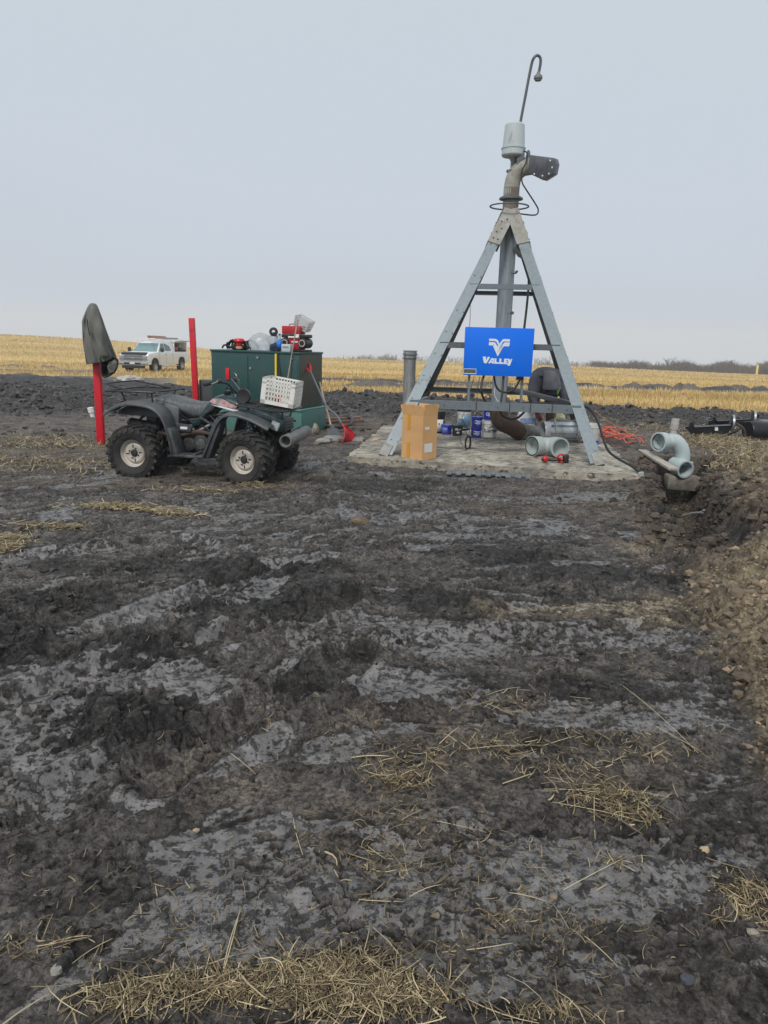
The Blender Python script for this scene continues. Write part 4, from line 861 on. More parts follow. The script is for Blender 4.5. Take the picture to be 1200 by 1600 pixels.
q = s_(PY(1053, 672, Yt+.02)); m_ = MB(); m_.lathe([(.045, -.10), (.045, 0), (.056, .01), (.058, .10), (.054, .105), (.054, .15), (.05, .165), (.04, .165), (.04, .05), (0, .05)], q-Vector((0, 0, .0)), q+Vector((.04, 0, 1)), n=20); m_.build('upright_stub', material('worn_grey_stub', (.40, .38, .35), .7, dirt=(.25, .22, .19), damt=.3), t)
cbk = MB(); cbp = PY(1078, 758, Yt-.25); cbk.box((0, 0, 0), (0.50, .30, .20)); o = cbk.build('concrete_block', material('block_concrete', (.22, .205, .18), .9, var=.2, vscale=9, bump=.5, bscale=30, dirt=(.07, .055, .04), damt=.5), None, bevel=.035); o.location = (cbp.x-.02, Yt-.05, cbp.z); o.rotation_euler = (0, .03, -.12); tag(o, 'rough concrete block under the pipe elbow in the trench', 'block')
m_ = MB()
for (a, b) in (((1068, 806), (1098, 801)), ((1086, 810), (1100, 797))):
    A, B = PY(*a, 8.35), PY(*b, 8.1); m_.tube([A, (A+B)/2+Vector((0, 0, .015)), B], .012, n=6)
o = m_.build('pipe_scraps', material('scrap_white', (.24, .235, .22), .6), None); tag(o, 'pale thin pipe scraps lying in the near end of the trench', 'scrap')

# ---------------------------------------------------------------- black implement lying at the right edge
imp = material('black_implement_paint', (.012, .013, .016), .38, .2, dirt=(.05, .045, .04), dscale=5, damt=.25); Yi = 14.3
p0 = PY(1072, 684, Yi); zi = gz(p0.x, Yi); t = thing('tractor_implement', 'black steel implement frame with round end plates lying in straw at the right', 'implement', (p0.x, Yi, zi)); s_ = lambda p: Vector(p)-Vector((p0.x, Yi, zi))
def ipl(pts, Y, th=.05): 
    P = [s_(PY(u, v, Y)) for u, v in pts]; n_ = len(P); return MB().add(P+[q+Vector((0, th, 0)) for q in P], [tuple(range(n_)), tuple(range(n_, 2*n_))[::-1]]+[(i, (i+1) % n_, n_+(i+1) % n_, n_+i) for i in range(n_)])
ipl([(1071, 667), (1078, 666), (1079, 660), (1082, 659), (1084, 663), (1085, 666), (1140, 663), (1146, 655), (1146, 664), (1138, 676), (1128, 680), (1118, 676), (1108, 684), (1095, 681), (1085, 684), (1079, 676)], Yi, .06).build('front_plate', imp, t)
ipl([(1108, 658), (1115, 656), (1115, 652), (1118, 652), (1119, 658), (1136, 658), (1142, 661), (1142, 665), (1108, 668)], Yi+.5, .05).build('rear_plate', imp, t)
for (u, v, Y, r0_) in ((1143, 661, Yi+.1, .155), (1176, 654, Yi+.8, .165)):
    q = s_(PY(u, v, Y)); dsk = MB(); dsk.lathe([(0, 0), (r0_, 0), (r0_, .03), (0, .03)], q, q+Vector((1, -.25, 0)), n=28).build('round_plate', imp, t); MB().lathe([(r0_-.01, -.004), (r0_+.008, -.004), (r0_+.008, .034), (r0_-.01, .034)], q, q+Vector((1, -.25, 0)), n=28).build('plate_rim', steel_bright, t)
MB().bar(s_(PY(1085, 667, Yi-.03)), s_(PY(1142, 664, Yi-.03)), .012, .014).build('edge_strip', steel_bright, t); MB().bar(s_(PY(1120, 659, Yi+.46)), s_(PY(1172, 656, Yi+.46)), .08, .04).build('tie_bar', imp, t); MB().bar(s_(PY(1150, 661, Yi+.3)), s_(PY(1180, 664, Yi+.5)), .09, .07).build('tie_bar', imp, t)
MB().tube([s_(PY(1128, 684, Yi+.2)), s_(PY(1145, 676, Yi+.2)), s_(PY(1158, 668, Yi+.2)), s_(PY(1150, 661, Yi+.2))], .022, n=8).build('hydraulic_hose', black_rubber, t)
MB().tube([s_(PY(1150, 662, Yi-.0)), s_(PY(1162, 670, Yi)), s_(PY(1165, 684, Yi))], .025, n=8).build('hitch_arm', rust, t)
ipl([(1117, 667), (1122, 667), (1122, 673), (1117, 673)], Yi-.01, .004).build('label_plate', paper, t)
q = s_(PY(1167, 673, Yi)); MB().lathe([(0, 0), (.19, 0), (.20, .02), (.20, .40), (.19, .42)], s_(PY(1168, 674, Yi)), s_(PY(1168, 674, Yi))+Vector((1, .12, 0)), n=28).build('drum', imp, t)
q = PY(1186, 672, Yi+.1); t = thing('steel_pipe', 'grey-green pipe lying on its side behind the implement at the photo edge', 'pipe', (q.x, Yi+.1, gz(q.x, Yi+.1)+.0)); MB().lathe([(.0, 0), (.185, .0), (.20, .03), (.20, 1.5)], (0, 0, .19), (1, .15, .19), n=32).build('pipe_body', material('grey_green_pipe', (.16, .19, .185), .35, .3, dirt=(.1, .1, .09), damt=.3), t); MB().lathe([(.195, .3), (.212, .3), (.212, .34), (.195, .34)], (0, 0, .19), (1, .15, .19), n=32).build('band', imp, t)
# ---------------------------------------------------------------- green transformer cabinet
cg_p = material('green_cabinet_paint', (.016, .062, .060), .42, dirt=(.04, .07, .065), dscale=2.5, damt=.3); cgb = material('green_base_fibreglass', (.065, .175, .155), .55, dirt=(.10, .12, .10), dscale=3, damt=.3)
cgr = material('green_cabinet_worn', (.016, .045, .040), .32, color2=(.055, .050, .036), vscale=2.2)
c0 = G(333, 668, 0); c1 = G(468, 679, 0); 
dx = (c1-c0); Wc = dx.length; az = math.atan2(dx.y, dx.x); Dc = .86
t = thing('transformer_cabinet', 'large dark green steel transformer cabinet on a paler green base', 'cabinet', c0, az); cabinet = t
ztop = PY(467, 551, c1.y).z; zb = PY(467, 640, c1.y).z; ca_ = az
base_ = MB().loft([[Vector((-.04+dxx*(Wc+.10)-(0), -.04+dyy*(Dc+.10), z)) for dxx, dyy in ((0, 0), (1, 0), (1, 1), (0, 1))] for z in (-.15, zb)]).build('base', cgb, t, bevel=.02)
MB().box((Wc/2, Dc/2, zb-.012), (Wc+.13, Dc+.13, .03)).build('base_rim', material('rim_green', (.10, .24, .21), .5), base_, bevel=.01)
bd_ = MB().loft([[Vector((x*Wc, y*Dc, z)) for x, y in ((0, 0), (1, 0), (1, 1), (0, 1))] for z in (zb, ztop-.02)]).build('body', cg_p, t, bevel=.008)
MB().box((Wc+.002, Dc/2, (zb+ztop)/2), (.006, Dc-.03, ztop-zb-.07)).build('side_panel', cgr, bd_)
lid = MB(); lid.loft([[Vector((-.015+x*(Wc+.03), -.02+y*(Dc+.04), z)) for x, y in ((0, 0), (1, 0), (1, 1), (0, 1))] for z in (ztop-.03, ztop+.005)]).build('lid', cg_p, t, bevel=.01)
xs = Wc*.435
MB().box((xs/2, -.006, (zb+ztop)/2-.03), (xs-.03, .014, ztop-zb-.10)).build('door', cg_p, t, bevel=.004)
dr = MB().box((xs+.12+(Wc-xs-.14)/2, -.006, (zb+ztop)/2-.05), (Wc-xs-.16, .014, ztop-zb-.17)).build('door', cg_p, t, bevel=.004)
for x, z in ((xs+.20, ztop-.11), (Wc-.14, ztop-.11), (xs+.05, ztop-.30)): MB().cyl((x, -.012, z), (x, -.028, z), .022, n=14).build('bolt_head', steel_bright, t)
MB().tube([(xs*.62, -.01, ztop-.40), (xs*.70, -.03, ztop-.44), (xs*.73, -.02, ztop-.56)], .006, n=6).build('wire_latch', steel_bright, t)
redd = material('red_plastic', (.62, .012, .022), .38)
MB().box((xs*.46, -.03, ztop-.42), (.075, .012, .21)).build('red_handle', redd, t, bevel=.02)
W2 = lambda x, y, z: (Matrix.Translation(c0) @ Matrix.Rotation(az, 4, 'Z')) @ Vector((x, y, z))
# grey meter pedestal to the left behind
mp_ = PY(327, 606, 14.6); zg = gz(mp_.x, 14.6); o = MB().box((0, 0, .35), (.30, .22, .95)).build('pedestal', material('dark_grey_box', (.055, .062, .068), .5, dirt=(.1, .09, .08), damt=.2), None, bevel=.01); o.location = (mp_.x-.02, 14.6, zg); tag(o, 'dark grey pedestal box half hidden behind the left end of the green cabinet', 'pedestal')
# things on the lid
T0 = ztop+.006
def at(u, y=.35):   # local x on the lid from photo column
    p = PY(u, 549, c0.y+.5); q = W2(0, y, 0); k = 0
    lo, hi = -1.0, Wc+1.0
    for _ in range(30):
        m_ = (lo+hi)/2; P = W2(m_, y, T0); w_ = P.y*math.cos(PITCH)-(P.z-EYE)*math.sin(PITCH); uu = 600+FPX*(P.x/w_)+ROLL*250
        if uu < u: lo = m_
        else: hi = m_
    return W2((lo+hi)/2, y, T0)
p = at(374); t = thing('hose_bundle', 'coiled black hoses on the left of the cabinet top', 'hose', p, az)
hm = MB()
for k in range(7):
    r1 = random.uniform(.15, .25); cx = random.uniform(-.08, .1); yy = random.uniform(-.12, .12); hm.tube([(cx+r1*math.cos(a), yy+.08*math.cos(a*1.3+k), .02+abs(math.sin(a))*random.uniform(.09, .17)) for a in np.linspace(0, PI, 9)], .017, n=8, smooth=4)
hm.build('hoses', black_rubber, t); MB().ball((0, 0, .04), .17, (1.1, .7, .33), 14, 8, .1).build('bag', black_rubber, t)
t = thing('red_funnel', 'small red funnel cup sitting on the black hoses', 'funnel', at(374, .22)+Vector((0, 0, .055)), az); MB().lathe([(.05, 0), (.055, .04), (.07, .09), (.10, .10), (.085, .14), (.04, .15)]).build('cup', redd, t); MB().lathe([(.035, -.05), (.062, -.03), (.062, .0), (.05, .005)]).build('clear_base', material('amber_plastic', (.48, .40, .25), .3), t)
clr = material('clear_poly', (.62, .66, .70), .22, trans=.35, alpha=.55, bump=.6, bscale=25)
m_ = MB().ball((0, 0, .13), .23, (1, .8, .78), 22, 14, .07); o = m_.build('plastic_bag', clr, None); o.location = at(408, .35); s2 = o.modifiers.new('s', 'SUBSURF'); s2.levels = s2.render_levels = 1; tag(o, 'rumpled clear plastic bag on top of the green cabinet', 'bag')
o = MB().lathe([(.0, 0), (.085, 0), (.09, .02), (.09, .23), (.06, .28), (.03, .29), (.03, .33), (.0, .33)]).build('jug', material('frosted_jug', (.42, .46, .50), .35, alpha=.9), None, bevel=.0); o.location = at(428.5, .40); tag(o, 'frosted grey jug with round black cap on the cabinet top', 'jug')
MB().lathe([(.035, -.02), (.075, -.015), (.08, 0), (.075, .02), (.03, .025), (.03, .0)], (0, -.06, .335), (0, -1, .36), n=20).build('round_cap', black_plastic, o)
o = MB().lathe([(.0, 0), (.045, 0), (.048, .02), (.048, .19), (.02, .24), (.016, .27), (.0, .27)]).build('bottle', material('water_bottle', (.48, .58, .66), .15, alpha=.75), None); o.location = at(437, .3); tag(o, 'clear water bottle standing between the jug and the red tool boxes', 'bottle'); MB().lathe([(.0, .272), (.021, .272), (.021, .305), (.0, .305)]).build('cap', material('bottle_cap', (.06, .10, .13), .4), o)
o = crumple('glove', at(437, .12)+Vector((.0, 0, .12)), (.06, .05, .085), material('blue_glove', (.02, .16, .55), .6), 'bright blue rubber glove bundled on the cabinet top', 'glove', .2)
o = crumple('cloth_bundle', at(429, .12)+Vector((.02, 0, .06)), (.11, .07, .085), material('dark_blue_cloth', (.015, .03, .055), .9), 'dark navy cloth bundle below the blue glove', 'cloth', .2)
o = MB().box((0, 0, .065), (.17, .12, .13)).build('carton', material('pale_carton', (.50, .56, .56), .5), None, bevel=.006); o.location = at(449, .06); o.rotation_euler = (0, 0, az); tag(o, 'small pale carton at the front edge of the cabinet top', 'carton'); q = MB().box((0, -.0615, .08), (.12, .003, .03)).build('print', material('grey_print', (.2, .28, .28), .5), o)
redt = material('tool_case_red', (.42, .014, .024), .42, dirt=(.16, .05, .045), damt=.2); 
t = thing('compressor', 'red and black portable compressor with two round black tank ends on the cabinet', 'compressor', at(464, .36), az+.05)
MB().box((0, 0, .14), (.24, .24, .20)).build('housing', redt, t, bevel=.02)
for s in (-1, 1):
    MB().lathe([(0, -.02), (.075, -.02), (.09, 0), (.09, .24), (.07, .26), (0, .26)], (s*.17, -.13, .15), (s*.17, 1, .15), n=24).build('tank', black_plastic, t)
    MB().lathe([(.045, 0), (.062, 0), (.062, .01), (.045, .01)], (s*.17, -.156, .15), (s*.17, 1, .15), n=20).build('ring', material('pale_pink', (.5, .36, .34), .5), t)
    MB().box((s*.17, 0, .27), (.17, .22, .06)).build('guard', black_plastic, t, bevel=.015)
MB().box((0, 0, .02), (.48, .26, .04)).build('foot_bar', black_plastic, t, bevel=.01); MB().box((0, -.02, .252), (.20, .26, .03)).build('strap', white_plastic, t, bevel=.005)
MB().box((.02, -.125, .17), (.13, .006, .02)).build('print', white_decal, t)
o = thing('tool_case', 'closed red tool case with handle resting on top of the compressor', 'tool case', at(459, .36)+Vector((0, 0, .302)), az+.05); MB().box((0, 0, .07), (.37, .22, .14)).build('case', redt, o, bevel=.02); MB().tube([(-.08, 0, .135), (-.07, 0, .17), (.07, 0, .17), (.08, 0, .135)], .008, n=6).build('handle', black_plastic, o)
t = thing('wire_basket', 'small translucent grey basket tipped on the red tool case', 'basket', at(470, .40)+Vector((.02, 0, .40)), 0, rot=(.1, .42, az)); bk = MB(); gm2 = material('pale_basket', (.50, .50, .49), .5)
for k in range(12):
    x = -.15+.30*k/11
    for y in (-.10, .10): bk.bar((x*.85, y*.85, 0), (x, y, .19), .007, .007)
for k in range(8):
    y = -.10+.20*k/7
    for x in (-.15, .15): bk.bar((x*.85, y*.85, 0), (x, y, .19), .007, .007)
for z in (0, .05, .10, .15, .19):
    k = .85+.15*z/.19
    for y in (-.1, .1): bk.bar((-.15*k, y*k, z), (.15*k, y*k, z), .009, .009 if z < .18 else .016)
    for x in (-.15, .15): bk.bar((x*k, -.1*k, z), (x*k, .1*k, z), .009, .009)
bk.build('lattice', gm2, t); MB().box((0, 0, 0), (.26, .18, .006)).build('bottom', gm2, t)
# tools leaning on the front
def lean(name, a, b, r, mat, label, cat): 
    o = MB().tube([a, b], r, n=10, smooth=0).build(name, mat, None); return tag(o, label, cat)
Fy = lambda u, v, off: PY(u, v, off)
yf = material('yellow_fibreglass', (.72, .52, .02), .4)
yc = c0.y+(c1.y-c0.y)*.72
t = thing('sledge_hammer', 'yellow-handled long tool leaning on the cabinet front behind the white crate', 'tool', PY(431, 553, yc-.08)); B = t.location
MB().cyl((0, 0, 0), PY(431, 589, yc-.16)-B, .019, .019, 12).build('yellow_handle', yf, t); MB().cyl(PY(431, 589, yc-.16)-B, PY(431, 650, yc-.30)-B, .012, n=10).build('shaft', galv_dark, t); MB().box(PY(431, 655, yc-.32)-B, (.20, .02, .16)).build('head', rust, t, bevel=.01)
lean('dark_pole', PY(433, 552, yc-.05), PY(446, 664, yc-.35), .015, material('dark_pole', (.012, .03, .03), .4), 'thin dark pole leaning just right of the yellow handle', 'pole')
lean('wooden_stick', PY(465, 500, yc-.03), PY(436, 672, yc-.45), .010, material('stick_wood', (.36, .27, .22), .7, var=.3, vscale=12), 'thin pale wooden stick leaning above the tool case', 'stick')
# red snow shovel and spade
base = G(540, 696, 0); t = thing('red_shovel', 'red scoop shovel with bent grey shaft leaning on the cabinet side', 'shovel', base); Ys = base.y; s_ = lambda u, v, Y: PY(u, v, Y)-base
A = s_(478, 567, c1.y+.28); MB().tube([s_(485, 580, c1.y+.25), s_(498, 609, 12.95), s_(511, 636, 12.5), s_(523, 646, 12.35), s_(530, 655, 12.25), s_(533, 662, 12.15)], .017, n=10, smooth=4).build('shaft', material('grey_shaft', (.16, .17, .20), .35, .5), t)
d_ = s_(485, 581, c1.y+.25)-A; hd = MB(); sx = d_.normalized().cross(Vector((0, 1, 0))).normalized(); sx = Vector((.75, .6, 0)).normalized()*.055
hd.tube([s_(485.5, 582, c1.y+.25), A+d_*.45+sx, A+sx, A-sx, A+d_*.45-sx, s_(485, 582, c1.y+.25)], .015, n=8, smooth=3); hd.build('d_handle', redd, t)
# scoop: curved sheet
def scoop_pt(a, b_):  # a across 0..1, b_ along 0..1
    top = s_(534, 661, 12.12); bot = s_(541, 696, 11.95)
    l = s_(531, 695, 11.85); rr2 = s_(549, 690, 12.25); lt_ = s_(532, 664, 12.0); rt_ = s_(545, 668, 12.3)
    w_ = .35+.65*min(1, b_*2.2); mid = (lt_*(1-b_)+l*b_)*(1-a)+(rt_*(1-b_)+rr2*b_)*a; c_ = (top*(1-b_)+bot*b_)
    pt = c_+(mid-c_)*w_; bow = Vector((.085, .05, .02))*(math.sin(PI*min(1, b_*.95))*.8); return pt+bow+Vector((-.02, .07, 0))*math.sin(PI*a)
sc = MB(); n1, n2 = 12, 12; P = [scoop_pt(i/n1, j/n2) for j in range(n2+1) for i in range(n1+1)]
sc.add(P, [(j*(n1+1)+i, j*(n1+1)+i+1, (j+1)*(n1+1)+i+1, (j+1)*(n1+1)+i) for j in range(n2) for i in range(n1)]); o = sc.build('scoop', redd, t); sd_ = o.modifiers.new('s', 'SOLIDIFY'); sd_.thickness = .008
for a in (.25, .5, .75): MB().tube([scoop_pt(a, b_)+Vector((-.008, -.012, 0)) for b_ in np.linspace(.08, .95, 8)], .006, n=6, smooth=2).build('rib', redd, o)
base = G(523, 682, 0); t = thing('spade', 'wooden-handled spade leaning on the far corner of the cabinet', 'spade', base); s_ = lambda u, v, Y: PY(u, v, Y)-base
MB().tube([s_(491, 571, 13.95), s_(500, 599, 13.7), s_(507, 627, 13.3), s_(513, 648, 12.95), s_(517, 665, 12.65)], .016, n=10, smooth=3).build('handle', material('spade_wood', (.46, .31, .19), .6, color2=(.30, .25, .21), vscale=3), t)
MB().prism([(-.03, .10), (.03, .10), (.04, .04), (.10, .02), (.10, -.17), (.0, -.23), (-.10, -.17), (-.10, .02), (-.04, .04)], s_(520, 672, 12.5), Vector((.95, .3, 0)), Vector((-.12, .3, .94)).normalized(), (0, .006, 0)).build('blade', galv_dark, t)
# rubble: flat stones near the shovels
stone = material('grey_stone', (.17, .165, .155), .85, color2=(.30, .29, .27), vscale=7, bump=.6, bscale=30)
def rock(u, v, sx, sy, sz, label, mat=stone, name='stone', jit=.16, z=None, grp=None):
    m_ = MB().ball((0, 0, 0), 1, (sx, sy, sz), 9, 6, jit*1.15); o = m_.build(name, mat, None, sharp=.5); p = G(u, v, 0); o.location = (p.x, p.y, gz(p.x, p.y)+sz*.35 if z is None else z); o.rotation_euler = (random.uniform(-.1, .1), random.uniform(-.15, .15), random.uniform(0, 3)); return tag(o, label, 'stone', grp)
rock(521, 690, .22, .2, .07, 'flat grey stone slab just left of the red shovel blade'); rock(505, 696, .15, .18, .06, 'smaller grey stone left of the flat slab by the shovel'); rock(560, 690, .12, .12, .05, 'small flat grey stone right of the red shovel blade')
rock(489, 675, .12, .14, .12, 'pale crumbly lump at the right corner of the cabinet base', material('pale_lump', (.46, .43, .37), .9, color2=(.25, .2, .14), vscale=12), jit=.25)
rock(90, 1537, .019, .016, .014, 'pale round pebble in the mud at the lower left', material('pebble_pale', (.20, .185, .165), .85, color2=(.33, .31, .27), vscale=40, bump=.4, bscale=80)); rock(8, 1496, .017, .014, .012, 'grey pebble at the left edge of the photo', material('pebble_grey', (.10, .105, .115), .7, var=.3, vscale=40)); rock(1101, 1327, .022, .018, .015, 'tan clay pebble on dark mud at the lower right', material('pebble_tan', (.36, .27, .16), .85, color2=(.5, .4, .26), vscale=40)); rock(1087, 1329, .010, .009, .008, 'tiny tan pebble beside the larger tan pebble', MATS['pebble_tan'])
rock(1072, 1543, .022, .018, .018, 'dark blue-grey angular pebble near the lower right corner', material('pebble_dark', (.055, .06, .07), .6)); rock(563, 816, .10, .08, .045, 'brown earth clod lying alone before the ATV', material('brown_clod', (.10, .07, .045), .95, color2=(.19, .14, .09), vscale=20, bump=.8, bscale=40)); rock(1176, 1472, .022, .016, .010, 'pale torn scrap of clay at the right edge', material('pale_clay', (.30, .265, .22), .9))
# white cup and mound before the truck
o = MB().lathe([(0, 0), (.045, 0), (.045, .13), (.06, .14), (.06, .24), (0, .24)]).build('white_marker', white_plastic, None); pz_ = G(145, 648, 0); o.location = (pz_.x, pz_.y, gz(pz_.x, pz_.y)-.05); o.rotation_euler = (.1, -.15, 0); tag(o, 'small white plastic marker in the tilled soil left of the coat post', 'marker')
p = PY(202, 592, 33); o = MB().ball((0, 0, 0), 1, (.62, .45, .20), 20, 12, .2).build('plastic_sheet', material('pale_sheet', (.52, .50, .48), .6, color2=(.3, .27, .24), vscale=6), None); o.location = (p.x, 33, gz(p.x, 33)+.1); tag(o, 'pale heap of dirty plastic sheet in the stubble before the truck', 'plastic sheet')

# ---------------------------------------------------------------- red posts and the coat
redpaint = material('red_post_paint', (.60, .006, .022), .42, dirt=(.28, .03, .03), dscale=9, damt=.35)
def post(u0, v0, Yb, u1, v1, wd, label, Yt_=None):
    b = PY(u0, v0, Yb); b.z = gz(b.x, Yb)-.25; tp_ = PY(u1, v1, Yt_ or Yb); o = thing('red_post', label, 'post', (b.x, b.y, 0), 0, 'red marker posts'); s_ = Vector((b.x, b.y, 0)); m_ = MB().bar(b-s_, tp_-s_, wd, wd*.9, up=(0, -1, 0)); m_.build('post_body', redpaint, o, bevel=.008)
    return b, tp_
pb_, pt_ = post(158, 693, 11.3, 149.5, 530, .105, 'leaning square red steel post with a coat hung over it')
post(308, 640, 14.4, 299.5, 497, .105, 'tall square red steel post standing bare behind the ATV seat')
# coat: body shell around the post top, sleeve, open hem
coatm = material('canvas_coat', (.115, .115, .105), .92, color2=(.165, .165, .15), vscale=5, bump=1.0, bscale=13, stretch=(1, 1, .45)); coatd = material('coat_lining', (.016, .017, .018), .9)
Yc = 11.15
t = thing('work_coat', 'grey canvas work coat hung over the top of the leaning red post', 'coat', (pt_.x, Yc, 0)); s_ = lambda u, v, Y=Yc: PY(u, v, Y)-Vector((pt_.x, Yc, 0))
def cz(x, y): return 120+x*70/830, 465+y*135/1600
prof = [(100, 250, 330), (130, 225, 375), (190, 185, 400), (280, 150, 435), (350, 120, 462), (430, 88, 490), (520, 95, 520), (620, 98, 555), (740, 105, 600), (860, 112, 645), (980, 135, 690), (1060, 155, 715), (1140, 170, 735), (1200, 180, 745)]
rings = []; NR = 40
for k, (y, xl, xr) in enumerate(prof):
    ring = []; y2 = y
    for i in range(NR):
        a = 2*PI*i/NR; fx = math.cos(a); xx = (xl+xr)/2+(xr-xl)/2*fx
        dep = .05+.10*min(1, k/5); fold = (.030*math.sin(a*6+k*.5+.8*math.sin(k*.9))+.020*math.sin(a*11-k*.9)+.010*math.sin(a*17+k*2.1))*min(1, k/4)
        hem = 0
        if k >= len(prof)-3: hem = (1 if fx < 0 else -2.0)*45*abs(fx)*(k-len(prof)+4)/3
        u, v = cz(xx, y2+hem); ring.append(s_(u, v, Yc+dep*math.sin(a)+fold*1.0))
    rings.append(ring)
cb_ = MB().loft(rings, cap=False); cb_.f.append(tuple(range(NR))[::-1]); o = cb_.build('coat_body', coatm, t, sharp=2.5); sd_ = o.modifiers.new('s', 'SOLIDIFY'); sd_.thickness = .008; s3 = o.modifiers.new('u', 'SUBSURF'); s3.levels = s3.render_levels = 1
# near sleeve hanging down the middle
sl_ = []; 
for (x, y, w_, d_) in ((300, 150, 45, .05), (320, 260, 80, .07), (340, 380, 105, .08), (370, 520, 125, .085), (400, 640, 120, .085), (430, 760, 100, .08), (455, 880, 90, .075), (480, 980, 84, .07), (495, 1060, 84, .065), (503, 1105, 80, .065)):
    ring = []
    for i in range(24):
        a = 2*PI*i/24; xx = x+w_*math.cos(a); u, v = cz(xx, y+10*math.cos(a)); ring.append(s_(u, v, Yc-.20+d_*math.sin(a)+.016*math.sin(y*.06+a*2)*(1+.8*math.sin(y*.021))))
    sl_.append(ring)
o = MB().loft(sl_).build('sleeve', coatm, t, sharp=2.5); s3 = o.modifiers.new('u', 'SUBSURF'); s3.levels = s3.render_levels = 1
# turned-out hem, dark inside
hem = [(430, 1110), (560, 1085), (700, 1110), (762, 1165), (745, 1290), (690, 1390), (545, 1475), (475, 1440), (450, 1250)]
P = [s_(*cz(x, y), Yc-.13+.04*math.sin(i*1.3)) for i, (x, y) in enumerate(hem)]; cpt = s_(*cz(600, 1260), Yc+.10); P2 = [q*1.0 for q in P]
m_ = MB(); m_.add(P+[cpt], [(i, (i+1) % len(P), len(P)) for i in range(len(P))]); o = m_.build('lining', coatd, t, smooth=False); sd_ = o.modifiers.new('s', 'SOLIDIFY'); sd_.thickness = .01
m_ = MB().tube(P+[P[0]], .010, n=6, smooth=3); m_.build('hem', coatd, t)
fold = [(590, 1200), (700, 1150), (745, 1190), (735, 1300), (680, 1380), (600, 1395), (560, 1290)]
P = [s_(*cz(x, y), Yc-.15+.02*math.sin(i*2)) for i, (x, y) in enumerate(fold)]; MB().add(P+[q+Vector((0, .02, 0)) for q in P], [tuple(range(7)), tuple(range(7, 14))[::-1]]+[(i, (i+1) % 7, 7+(i+1) % 7, 7+i) for i in range(7)]).build('turned_flap', coatm, t, smooth=False)
m_ = MB().tube([s_(*cz(195, 400), Yc-.19), s_(*cz(200, 500), Yc-.20), s_(*cz(240, 700), Yc-.20)], .006, n=5); m_.build('zip', coatd, t)
# ---------------------------------------------------------------- all-terrain vehicle
c0a = G(210, 745, 0); c1a = G(384, 757, 0); d_ = (c1a-c0a); an = math.atan2(d_.y, d_.x); nrm_ = Vector((-d_.y, d_.x, 0)).normalized()
mid = (c0a+c1a)/2+nrm_*.50; atv = thing('quad_bike', 'muddy dark green and black quad bike parked with a white crate on its front rack', 'quad bike', (mid.x, mid.y, -.035), an)
wb = d_.length/2
apl = material('black_plastic_painted_highlights', (.028, .034, .040), .45, color2=(.075, .085, .09), vscale=4, dirt=(.13, .115, .10), dscale=7, damt=.38)  # lighter blue-grey mottling paints highlights into the colour, with dirt over it
agr = material('dark_green_plastic', (.012, .032, .038), .3, dirt=(.07, .07, .065), dscale=4, damt=.18)
tyre = material('muddy_tyre', (.016, .016, .017), .8, color2=(.040, .037, .034), vscale=7, dirt=(.10, .088, .075), dscale=6, damt=.25, bump=.5, bscale=60)
rimm = material('cream_rim', (.50, .46, .40), .55, dirt=(.16, .13, .11), dscale=9, damt=.35)
seatm = material('cracked_vinyl', (.045, .050, .055), .42, color2=(.11, .12, .125), vscale=9, bump=.5, bscale=45, stretch=(4, 4, 1))
engm = material('oily_engine', (.018, .018, .019), .5, .3, color2=(.07, .07, .07), vscale=14, bump=.5, bscale=30)
